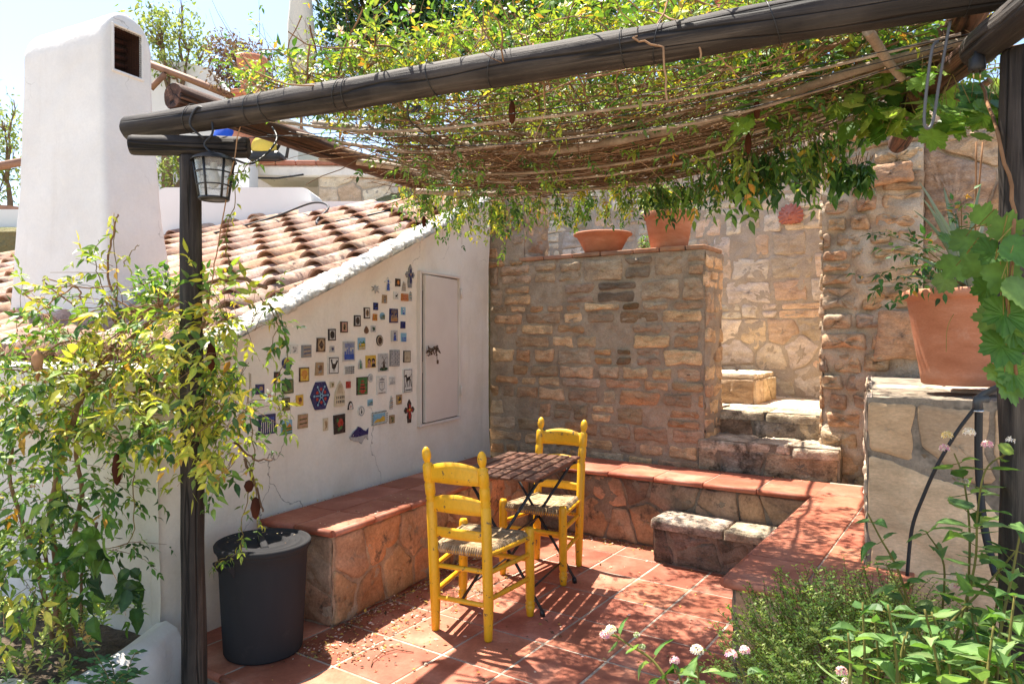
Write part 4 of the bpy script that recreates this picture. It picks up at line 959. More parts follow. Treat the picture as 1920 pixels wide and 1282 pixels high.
# canes and canopy surface
def canopy(a, b):
    x0, y0 = -1.32 + .67 * b, 3.12 + 1.45 * b; x1, y1 = 1.30 + .22 * b, 2.02 + 1.12 * b
    z = 2.53 - .10 * a - 4 * a * (1 - a) * .215 * min(1, .30 + b * 1.7) - .03 * (1 - b)
    return Vector((x0 + (x1 - x0) * a, y0 + (y1 - y0) * a, z))
def cane(pts, r, label=None):
    mb = MB(); P = []; n = 34
    pts = [Vector(p) for p in pts]
    for i in range(n + 1):
        t = i / n * (len(pts) - 1); k = min(len(pts) - 2, int(t)); f = t - k
        p0 = pts[max(0, k - 1)]; p1 = pts[k]; p2 = pts[k + 1]; p3 = pts[min(len(pts) - 1, k + 2)]
        P.append(.5 * ((2 * p1) + (p2 - p0) * f + (2 * p0 - 5 * p1 + 4 * p2 - p3) * f * f + (3 * p1 - p0 - 3 * p2 + p3) * f ** 3))
    rad = [r * (1 - .3 * i / n) * (1.10 if i % 4 == 0 else 1) for i in range(n + 1)]
    mb.tube(P, rad, 10, c=tint([(1, 1, 1), (.8, .78, .75), (1.15, 1.15, 1.15)])); return mb.build('cane', [M_CANE], pg)
cane([W(590, 234, 3.72), W(702, 247, 3.6), W(879, 274, 3.3), W(1017, 284, 3.08), W(1240, 248, 2.83), W(1425, 195, 2.65), W(1612, 131, 2.43), W(1840, 72, 2.2)], .021)
cane([W(600, 296, 3.95), W(744, 313, 4.0), W(879, 329, 3.8), W(1038, 328, 3.55), W(1240, 294, 3.3), W(1400, 250, 3.1), W(1570, 203, 2.9), W(1700, 160, 2.72)], .019)
cane([W(780, 359, 4.45), W(950, 364, 4.2), W(1233, 338, 3.75), W(1425, 285, 3.45), W(1575, 233, 3.2), W(1700, 190, 3.05)], .017)
cane([W(690, 222, 3.35), W(860, 246, 3.2), W(1080, 250, 2.95), W(1300, 205, 2.7), W(1520, 130, 2.45)], .010)
cane([W(640, 270, 3.8), W(900, 300, 3.6), W(1100, 300, 3.35), W(1330, 250, 3.1), W(1560, 175, 2.8)], .009)
cane([W(1625, 60, 2.15), W(1665, 120, 2.3), W(1690, 150, 2.35)], .016)
for (b0_, ph) in ((.15, 0), (.3, 1), (.52, 2), (.68, 3), (.85, 4)):
    cane([canopy(-.02, b0_), canopy(.25, b0_ + .02) - Z * .012, canopy(.5, b0_ + U(-.04, .04)) - Z * .012, canopy(.75, b0_) - Z * .012, canopy(1.02, b0_ + .02)], .007)
for k in range(3):                                        # wires under the beam
    mb = MB(); a = BM0.lerp(BM1, .16 + .03 * k) - Z * .07; b = BM0.lerp(BM1, .86) + Vector((.02, .12 + .05 * k, -.07)); mb.tube(curve_pts(a + Vector((0, .12, 0)), b, .05 + .05 * k, 20), .0016, 4, c=(.5, .5, .5)); mb.build('wire', [M_IRON], pg)
for t in (.10, .185, .205, .30, .31, .405, .47, .59, .62, .71, .845, .92):   # turns of wire round the beam
    mb = MB(); p = BM0.lerp(BM1, t); d = (BM1 - BM0).normalized(); q = d.cross(Z).normalized(); e = q.cross(d); sk = U(-.02, .02)
    r_ = .0565 + .008 * t
    mb.tube([p + (q * math.cos(x) + e * math.sin(x)) * r_ + d * sk * math.sin(x) for x in [2 * math.pi * i / 24 for i in range(25)]], .0016, 4, c=(.6, .6, .6), cap=False); mb.build('wire_tie', [M_IRON], pg)

# dry twigs woven on the canes: the load the canopy carries
tw = MB()
TWC = [(1, 1, 1), (1.3, 1.25, 1.2), (.7, .66, .62), (1.5, 1.4, 1.3), (.85, .75, .65)]
for i in range(1500):
    b = U(0, 1.02) ** .85 if R.random() < .8 else U(0, 1); a = R.gauss(.47, .24)
    if not (-.02 < a < 1.0): continue
    if a < .05 or (b < .36 and R.random() < .93): continue
    if a > .72 and R.random() < .5: continue
    b = min(1.03, max(.0, b)); L = U(.25, 1.1); p = canopy(a, b); q = canopy(a + L / 2.6 * R.choice((1, 1, 1, .6)), b + R.gauss(0, .11))
    rnd = R.random() < .38
    if rnd: q = p + (q - p).length * Vector((U(-.8, .8), U(-1, 1), 0)).normalized() * .6; q.z = p.z
    dz = U(.012, .06) if R.random() < .75 else U(.03, .15); pts = []
    for j in range(5):
        f = j / 4; v = p.lerp(q, f)
        aa = a + (L / 2.6) * f; v.z = canopy(min(1.1, aa), b).z if R.random() < 2 else v.z
        pts.append(v + Vector((U(-.02, .02), U(-.02, .02), dz + U(-.012, .012))))
    tw.tube(pts, U(.0012, .0034), 4, c=tint(TWC, .1), cap=False)
tw.build('dry_twig_mat', [M_TWIG], label='tangled mat of dry brown twigs lying on the sagging canes', cat='twigs', kind='stuff')

# ------------------------------------------------------------------ climbing vine heaped over the pergola
vn = empty('climbing_vine', (.9, 4.0, 2.5), label='climbing vine with small yellow-green leaves and pink flowers heaped over the pergola roof', cat='vine')
lv = Leaves('ovate'); stm = MB(); fl_ = Leaves('quad'); flp = []
def add_spray(p, d, n=5, L=.35, size=.05, pal='vine', droop=.5, pairs=2, r=.0016, thin=True):
    d = d.normalized(); pts = [p.copy()]; q = p.copy()
    for i in range(n):
        d = (d + rv(.22) - Z * droop * .25).normalized(); q = q + d * (L / n); pts.append(q.copy())
        pinnate(lv, q, (d + rv(.8)).normalized(), size * U(.75, 1.2), pal, pairs if R.random() < .7 else 1, .35)
    stm.tube(pts, [r * (1 - .5 * i / n) for i in range(n + 1)], 4, c=tint([(1, 1, 1), (.9, 1.1, .6), (1.3, 1.2, 1.1)]), cap=False)
    return q
for i in range(380):                                      # leaves showing between the beam and the first cane
    a = U(.02, 1.0); b = U(-.02, .30 if a < .62 else .62); p = canopy(a, b) + Z * U(.02, .16)
    add_spray(p, Vector((U(-1, 1), U(-1, .6), U(-.1, .7))), n=3, L=U(.08, .2), size=U(.026, .044), pal=R.choice(('vine', 'vine', 'vineY', 'green')), droop=.15)
for i in range(1650):
    a, b = U(.085, 1.0), U(.0, 1.1)
    hgt = .10 + .50 * max(0, min(1, (b * 1.4))) * (1 - .35 * a) * (1 + .5 * nz((a * 3, b * 2, 1), 1.0))
    if a < .16: hgt *= .6
    p = canopy(a, b); p.z = 2.52 - .08 * a + U(.0, 1) ** .8 * hgt
    if a < .72 and R.random() < .45: p.z = canopy(a, b).z + U(.07, .2)
    add_spray(p, Vector((U(-1, 1), U(-1, .6), U(.1, .9))), n=3, L=U(.10, .26), size=U(.026, .045), pal=R.choice(('vine', 'vine', 'vine', 'green', 'vineY')), droop=.3)
for i in range(620):                                      # the vine goes on over the canopy's back edge to the walls
    a, b = U(.06, 1.02), U(1.0, 1.95); p = canopy(a, b); p.z = 2.60 + .12 * (b - 1) + U(0, .35)
    if (a < .2 and b > 1.5) or (a > .72 and R.random() < .65): continue
    add_spray(p, Vector((U(-1, 1), U(-1, .6), U(-.1, .6))), n=3, L=U(.12, .3), size=U(.035, .055), pal='vine', droop=.3)
for i in range(260):                                      # leaves poking through the mat
    a, b = U(.08, .95), U(.35, 1.0); add_spray(canopy(a, b) + Z * U(-.01, .06), Vector((U(-1, 1), U(-1, 1), U(-.5, .3))), n=2, L=U(.05, .14), size=U(.024, .04), pal=R.choice(('vine', 'green')), droop=.2)
for i in range(190):
    a, b = U(.1, .98), U(0, .5); p = canopy(a, b) + Z * U(.02, .15); q = p + Vector((U(-.5, .5), U(-.6, .6), U(-.05, .15))); stm.tube(curve_pts(p, q, U(-.05, .05), 7, .08), U(.0016, .004), 4, c=tint([(1.3, 1.2, 1.1), (.9, .8, .7)], .1), cap=False)
# sprays hanging from the back edge over the walls
for i in range(200):
    a = U(-.04, .30) if R.random() < .62 else U(.3, .62); p = canopy(a, 1.0) + Vector((U(-.1, .1), U(0, .45), U(-.02, .10)))
    add_spray(p, Vector((U(-.5, .5), U(-.2, .4), -1)), n=4, L=U(.10, .34) * (1.0 if a < .3 else .45), size=U(.026, .040), pal=R.choice(('vine', 'vine', 'green', 'vineY')), droop=.9)
for i in range(100):
    a = U(.58, .98); p = canopy(a, U(.75, 1.0)) + Vector((0, 0, -.01))
    add_spray(p, Vector((U(-.3, .9), U(-.4, .4), -1)), n=4, L=U(.06, .18), size=U(.030, .045), pal=R.choice(('vine', 'green', 'green')), droop=.9)
# woody stems arching out of the heap, most of them bare
for i in range(230):
    a, b = U(.06, .95), U(.05, 1.0); p = canopy(a, b) + Z * U(.05, .25); d = Vector((U(-.5 if a < .25 else -1, .9), U(-.7, .3), U(.3, 1.2))).normalized(); L = U(.25, .75) * (.9 if a < .3 else 1); pts = [p.copy()]
    for j in range(7): d = (d + rv(.22) - Z * .13).normalized(); p = p + d * L / 7; pts.append(p.copy())
    stm.tube(pts, [U(.0022, .0042) * (1 - .1 * j) for j in range(8)], 5, c=tint([(1.5, 1.45, 1.35), (1.9, 1.8, 1.65), (1, .9, .8)], .1), cap=False)
# long pale runners crossing the beam
for (pts_, r) in (([(1262, -20, 2.3), (1228, 60, 2.2), (1185, 75, 2.15), (1245, 90, 2.12), (1250, 190, 2.12)], .0032), ([(1200, 20, 2.4), (1270, 40, 2.15), (1310, 70, 2.12), (1312, 112, 2.12)], .003), ([(1310, 70, 2.12), (1345, 105, 2.15), (1385, 148, 2.2)], .0022),
                 ([(870, 60, 3.0), (925, 58, 2.7), (985, 70, 2.5), (1010, 110, 2.4), (1018, 160, 2.38)], .0035), ([(1018, 110, 2.38), (1022, 210, 2.42), (1002, 262, 2.45)], .002),
                 ([(505, 150, 3.1), (462, 192, 2.88), (452, 240, 2.86), (430, 340, 2.85), (405, 480, 2.9), (392, 560, 2.95)], .0028)):
    P = [W(*q) for q in pts_]; o = []
    for i in range(len(P) - 1):
        for j in range(5): o.append(P[i].lerp(P[i + 1], j / 5) + rv(.004))
    o.append(P[-1]); stm.tube(o, r, 6, c=(1.7, 1.55, 1.35), cap=False)
# tall bare wands at the left end and thick trunk at the back
for i in range(60):
    p = W(U(480, 700), U(150, 230), U(4.7, 5.6)); d = Vector((U(-.9, .3), U(-.2, .4), 1)).normalized(); L = U(.3, .9); pts = [p.copy()]
    for j in range(7): d = (d + rv(.13)).normalized(); p = p + d * L / 7; pts.append(p.copy())
    stm.tube(pts, [.0032 * (1 - .11 * j) for j in range(8)], 5, c=tint([(1.3, 1.15, 1), (.9, .7, .6)], .1), cap=False)
    if i % 2:
        for q in pts[3:]: pinnate(lv, q, rv(), U(.03, .045), 'vine', 1, .2)
for i in range(4):
    stm.tube(curve_pts((1.2 + .3 * i, 5.9 - .1 * i, 2.95), canopy(.5 + .1 * i, .8) + Z * .12, -.08, 10, .05), [.016 - .0008 * j for j in range(11)], 7, c=(1.1, .95, .85))
def trumpet(p, d, s=.035, c=(.85, .66, .68), par=None):
    fl_ = Leaves('quad')
    d = d.normalized(); u = d.cross(Z + rv(.1)).normalized(); v = u.cross(d)
    for k in range(5):
        an = 2 * math.pi * k / 5; o = u * math.cos(an) + v * math.sin(an)
        fl_.add(p + o * .004, d * .55 + o, d + rv(.1), s * U(.9, 1.1), (c[0] * U(.93, 1.07), c[1], c[2])); 
        fl_.add(p - d * s * .9, d * 1 + o * .14, o, s, (.75, .6, .5)); fl_.add(p + o * .0015 + d * .002, d * .4 + o, d, s * .30, (.35, .05, .16))
    fl_.build('flower', M_PETAL, par)
for (px, py, dd) in ((215 + 425, 62, 3.4), (715, 82, 3.3), (700, 100, 3.3), (618, 140, 3.2), (712, 115, 3.25), (770, 22, 3.4), (1062, 20, 3.0), (1088, 32, 3.0), (905, 70, 3.1), (840, 105, 3.0), (660, 85, 3.3)):
    trumpet(W(px, py, dd), Vector((U(-.6, .6), -1, U(-.1, .5))), .032, par=vn)
lv.build('leaves', M_LEAF, vn); stm.build('stems', [M_TWIG], vn)
# seed pods hanging under it
for (px, py, dd, L) in ((960, 190, 2.6, .09), (1402, 250, 2.75, .085), (1418, 190, 2.6, .07), (795, 405, 4.2, .07)):
    mb = MB(); p = W(px, py, dd); mb.tube([p, p - Z * L * .15, p - Z * L * .5, p - Z * L * .85, p - Z * L], [.002, .010, .014, .010, .001], 8, c=(.30, .14, .09)); mb.build('seed_pod', [M_TWIG], vn)

# ------------------------------------------------------------------ ceramic wall tiles
K = {'blk': (.02, .018, .018), 'navy': (.012, .018, .10), 'blue': (.03, .08, .34), 'sky': (.20, .38, .50), 'wht': (.62, .60, .55), 'crm': (.55, .46, .32), 'brn': (.13, .065, .035), 'dbr': (.05, .03, .022),
     'org': (.48, .17, .035), 'red': (.34, .035, .025), 'grn': (.045, .14, .045), 'dgr': (.02, .055, .03), 'yel': (.58, .36, .05), 'gry': (.22, .22, .22), 'lgr': (.40, .39, .37), 'pnk': (.42, .22, .18), 'olv': (.16, .15, .06), 'tan': (.33, .22, .12), 'teal': (.04, .20, .18)}
M_CER = material('glazed_ceramic', [(.92, .92, .92), (1, 1, 1)], scale=30, rough=.28, bump=.08, bscale=60, bdist=.001, attr=True, spec=.5)
def ell(cx, cy, rx, ry, n=14, a0=0, a1=360): return [(cx + rx * math.cos(math.radians(a0 + (a1 - a0) * i / n)), cy + ry * math.sin(math.radians(a0 + (a1 - a0) * i / n))) for i in range(n if a1 - a0 >= 360 else n + 1)]
def rc(x0, y0, x1, y1): return [(x0, y0), (x1, y0), (x1, y1), (x0, y1)]
def bar(x0, y0, x1, y1, w_=.03):
    d = math.hypot(x1 - x0, y1 - y0) or 1; nx, ny = -(y1 - y0) / d * w_, (x1 - x0) / d * w_
    return [(x0 - nx, y0 - ny), (x1 - nx, y1 - ny), (x1 + nx, y1 + ny), (x0 + nx, y0 + ny)]
OUT = {
 'rect': rc(0, 0, 1, 1), 'hex': [(0, .5), (.26, 0), (.74, 0), (1, .5), (.74, 1), (.26, 1)], 'oval': ell(.5, .5, .5, .5, 22),
 'drop': [(.5, 0), (.85, .12), (1, .4), (.8, .72), (.5, 1), (.2, .72), (0, .4), (.15, .12)],
 'tower': [(.1, 0), (.9, 0), (.85, .55), (.62, .7), (.55, 1), (.45, 1), (.38, .7), (.15, .55)],
 'cross': [(.36, .0), (.64, .0), (.70, .28), (.6, .48), (.85, .42), (1, .55), (.85, .68), (.62, .62), (.68, .82), (.5, 1), (.32, .82), (.38, .62), (.15, .68), (0, .55), (.15, .42), (.4, .48), (.30, .28)],
 'figure': [(.3, 0), (.75, 0), (.68, .45), (.72, .6), (1, .62), (.98, .72), (.68, .78), (.62, 1), (.38, 1), (.34, .78), (0, .70), (.02, .62), (.34, .6), (.4, .4)],
 'spray': [(.45, 0), (.55, .35), (.9, .1), (.62, .5), (1, .62), (.62, .62), (.8, .95), (.52, .7), (.4, 1), (.38, .68), (0, .8), (.32, .55), (.05, .3), (.4, .42)],
 'arch': [(0, 0), (1, 0), (.96, .55), (.72, .85), (.5, 1), (.28, .85), (.04, .55)],
 'fish': [(0, .46), (.18, .74), (.34, .86), (.40, 1.0), (.56, .92), (.72, .74), (.86, .66), (1, .84), (.97, .5), (1, .18), (.88, .34), (.74, .26), (.62, .02), (.50, .14), (.26, .22), (.06, .34)],
 'bell': [(0, 0), (1, 0), (.9, .5), (.7, .9), (.5, 1), (.3, .9), (.1, .5)]}
def MT(name, a, b, c):
    r = random.Random(hash((a, b, c)) % 999 if False else len(name) * 7 + int(sum(a) * 100))
    S = []
    if name == 'frame_fig': S = [(rc(.14, .10, .86, .90), b), (ell(.5, .5, .30, .34), c), (ell(.5, .70, .12, .08), a), (bar(.5, .25, .5, .65, .09), a), (bar(.32, .45, .68, .52, .05), a)]
    elif name == 'frame_dia': S = [(rc(.12, .08, .88, .92), b), ([(.5, .16), (.80, .5), (.5, .84), (.20, .5)], c), (ell(.5, .5, .12, .12), a)] + [(ell(x, y, .07, .05, 6), c) for x in (.2, .8) for y in (.16, .84)]
    elif name == 'frame': S = [(rc(.10, .08, .90, .92), b), (ell(.5, .5, .24, .30), c)]
    elif name == 'land': S = [(rc(0.04, .04, .96, .5), b), ([(.04, .5), (.3, .72), (.5, .55), (.75, .78), (.96, .5)], c), (bar(.06, .3, .94, .34, .03), c), (rc(.2, .35, .35, .6), a), (bar(.05, .15, .95, .18, .03), a)]
    elif name == 'scene': S = [(rc(.08, .08, .92, .35), b)] + [(rc(.1 + .16 * i, .35, .2 + .16 * i, .5 + .1 * (i % 3)), b) for i in range(5)] + [(bar(.1, .7 + .06 * i, .9, .72 + .06 * i, .012), b) for i in range(4)] + [(bar(.12, .14 + .07 * i, .88, .16 + .07 * i, .012), c) for i in range(3)]
    elif name == 'fig': S = [(ell(.5, .72, .14, .10), b), ([(.25, .08), (.75, .08), (.62, .6), (.38, .6)], c), (bar(.3, .35, .7, .5, .05), b)]
    elif name == 'lattice': S = [(rc(.08, .06, .92, .94), b)] + [(ell(.18 + .16 * i, .14 + .12 * j, .05, .035, 6), c if (i + j) % 2 else a) for i in range(5) for j in range(7)]
    elif name == 'chk': S = [(ell(.14 + .18 * i, .18 + .21 * j, .075, .085, 6), b) for i in range(5) for j in range(4)]
    elif name == 'rooster': S = [(rc(.06, .04, .94, .96), b)] + [(rc(.12, .09, .88, .91), a)] + [(ell(.5, .45, .20, .16), b), (bar(.38, .5, .28, .78, .06), b), (ell(.28, .80, .08, .06), b), (bar(.62, .48, .82, .78, .07), b), (bar(.46, .32, .42, .14, .02), b), (bar(.55, .32, .58, .14, .02), b)] + [(ell(.2 + .1 * i, .86, .02, .012, 5), b) for i in range(7)]
    elif name == 'shell': S = [(rc(.09, .07, .91, .93), b), ([(.38, .2), (.62, .2), (.68, .36), (.84, .5), (.74, .74), (.5, .82), (.26, .74), (.16, .5), (.32, .36)], c)] + [(bar(.5, .3, .5 + x, .74 - abs(x) * .4, .012), b) for x in (-.24, -.12, 0, .12, .24)]
    elif name == 'flower': 
        for i in range(6):
            an = math.radians(60 * i + 30); S.append((ell(.5 + .24 * math.cos(an), .5 + .24 * math.sin(an), .075, .065, 6), b)); an = math.radians(60 * i)
            S.append((bar(.5 + .1 * math.cos(an), .5 + .1 * math.sin(an), .5 + .30 * math.cos(an), .5 + .30 * math.sin(an), .018), c)); S.append((ell(.5 + .37 * math.cos(an), .5 + .37 * math.sin(an), .045, .045, 8), c))
        S += [(ell(.5, .5, .10, .09, 10), c), (ell(.5, .5, .05, .045, 8), a)]
    elif name == 'dots': S = [(rc(.12 + .17 * i, .12 + .17 * j, .20 + .17 * i, .23 + .17 * j), b) for i in range(5) for j in range(2)] + [(bar(.2 + .12 * i, .5, .38 + .06 * i, .88, .012), c) for i in range(5)]
    elif name == 'pagoda': S = [(rc(.06, .04, .94, .96), b)] + [([(.14 + .06 * i, .18 + .18 * i), (.86 - .06 * i, .18 + .18 * i), (.76 - .06 * i, .27 + .18 * i), (.24 + .06 * i, .27 + .18 * i)], c) for i in range(4)] + [(rc(.32, .08, .68, .18), c), (rc(.3, .28, .7, .35), a), (rc(.34, .46, .66, .53), a)]
    elif name == 'crest': S = [([(.25, .3), (.5, .16), (.75, .3), (.75, .7), (.25, .7)], b), ([(.31, .34), (.5, .23), (.69, .34), (.69, .64), (.31, .64)], a), (bar(.25, .8, .75, .8, .05), b), (ell(.5, .88, .07, .05), b), (bar(.5, .26, .5, .64, .02), c), (bar(.15, .08, .85, .08, .02), c)]
    elif name == 'dog': S = [(rc(.06, .025, .94, .975), b), (rc(.11, .045, .89, .955), a), (bar(.28, .55, .72, .62, .075), b), (ell(.26, .72, .12, .055), b), (bar(.30, .70, .34, .58, .06), b), (bar(.12, .70, .24, .72, .03), b), (bar(.70, .62, .84, .78, .02), b)] + [(bar(x0, .56, x1, .24, .03), b) for x0, x1 in ((.3, .18), (.38, .42), (.66, .56), (.74, .82))] + [(rc(.18 + .085 * i, .09, .235 + .085 * i, .145), b) for i in range(8)]
    elif name == 'mill': S = [([(.40, .18), (.66, .18), (.58, .55), (.48, .55)], b), (bar(.30, .42, .78, .80, .018), b), (bar(.72, .42, .36, .84, .018), b), (ell(.5, .14, .42, .10), c), (bar(.2, .24, .5, .2, .03), b)]
    elif name == 'couple': S = [(ell(.30, .55, .17, .22), b), (ell(.30, .50, .10, .14), c), (ell(.72, .58, .18, .18), b), (ell(.72, .48, .10, .12), c), ([(.08, .05), (.5, .05), (.44, .34), (.16, .34)], c), ([(.52, .05), (.95, .05), (.88, .34), (.58, .34)], b)]
    elif name == 'stampwide': S = [(rc(.10, .14, .90, .86), b), ([(.12, .2), (.35, .45), (.55, .42), (.75, .62), (.88, .5), (.88, .18), (.12, .18)], c)] + [(rc(.02 + .09 * i, .0, .06 + .09 * i, .10), K['dgr']) for i in range(11)] + [(rc(.02 + .09 * i, .90, .06 + .09 * i, 1), K['dgr']) for i in range(11)] + [(rc(0, .14 + .15 * i, .06, .22 + .15 * i), K['dgr']) for i in range(5)] + [(rc(.94, .14 + .15 * i, 1, .22 + .15 * i), K['dgr']) for i in range(5)]
    elif name == 'ring': S = [(ell(.5, .5, .42, .42, 18), b), (ell(.5, .5, .34, .35, 18), a), (ell(.5, .42, .12, .16), c), (bar(.5, .5, .5, .78, .04), c)]
    elif name == 'blob': S = [(ell(.55, .55, .26, .24), b), (bar(.3, .2, .7, .35, .08), c), (ell(.3, .7, .10, .10), c)]
    elif name == 'horse': S = [(ell(.5, .45, .22, .12), b), (bar(.65, .5, .78, .75, .06), b), (bar(.36, .4, .3, .15, .03), b), (bar(.6, .4, .62, .15, .03), b), (bar(.2, .1, .85, .1, .03), c)]
    elif name == 'stripes': S = [(bar(.12, .15 + .16 * i, .88, .22 + .15 * i, .035), b if i % 2 else c) for i in range(5)]
    elif name == 'lav': S = [(bar(.12 + .12 * i, .08, .16 + .11 * i, .75 + .04 * (i % 3), .018), b) for i in range(7)] + [(ell(.16 + .11 * i, .78, .05, .10, 7), c) for i in range(7)]
    elif name == 'inner': S = [([(.5 + (x - .5) * .6, .5 + (y - .5) * .66) for x, y in OUT['cross']], b), (ell(.5, .56, .10, .06), c)]
    elif name == 'fishb': S = [([(.0, .50), (.18, .76), (.34, .88), (.40, 1.0), (.56, .92), (.72, .76), (.86, .68), (1, .84), (.975, .5), (.6, .46), (.3, .44)], b), (ell(.14, .56, .03, .03, 7), c)]
    elif name == 'arched': S = [([(.18, .04), (.82, .04), (.78, .5), (.5, .84), (.22, .5)], b), (ell(.5, .35, .16, .2), c)]
    return S
OX, OY, SC = 480, 480, .3121
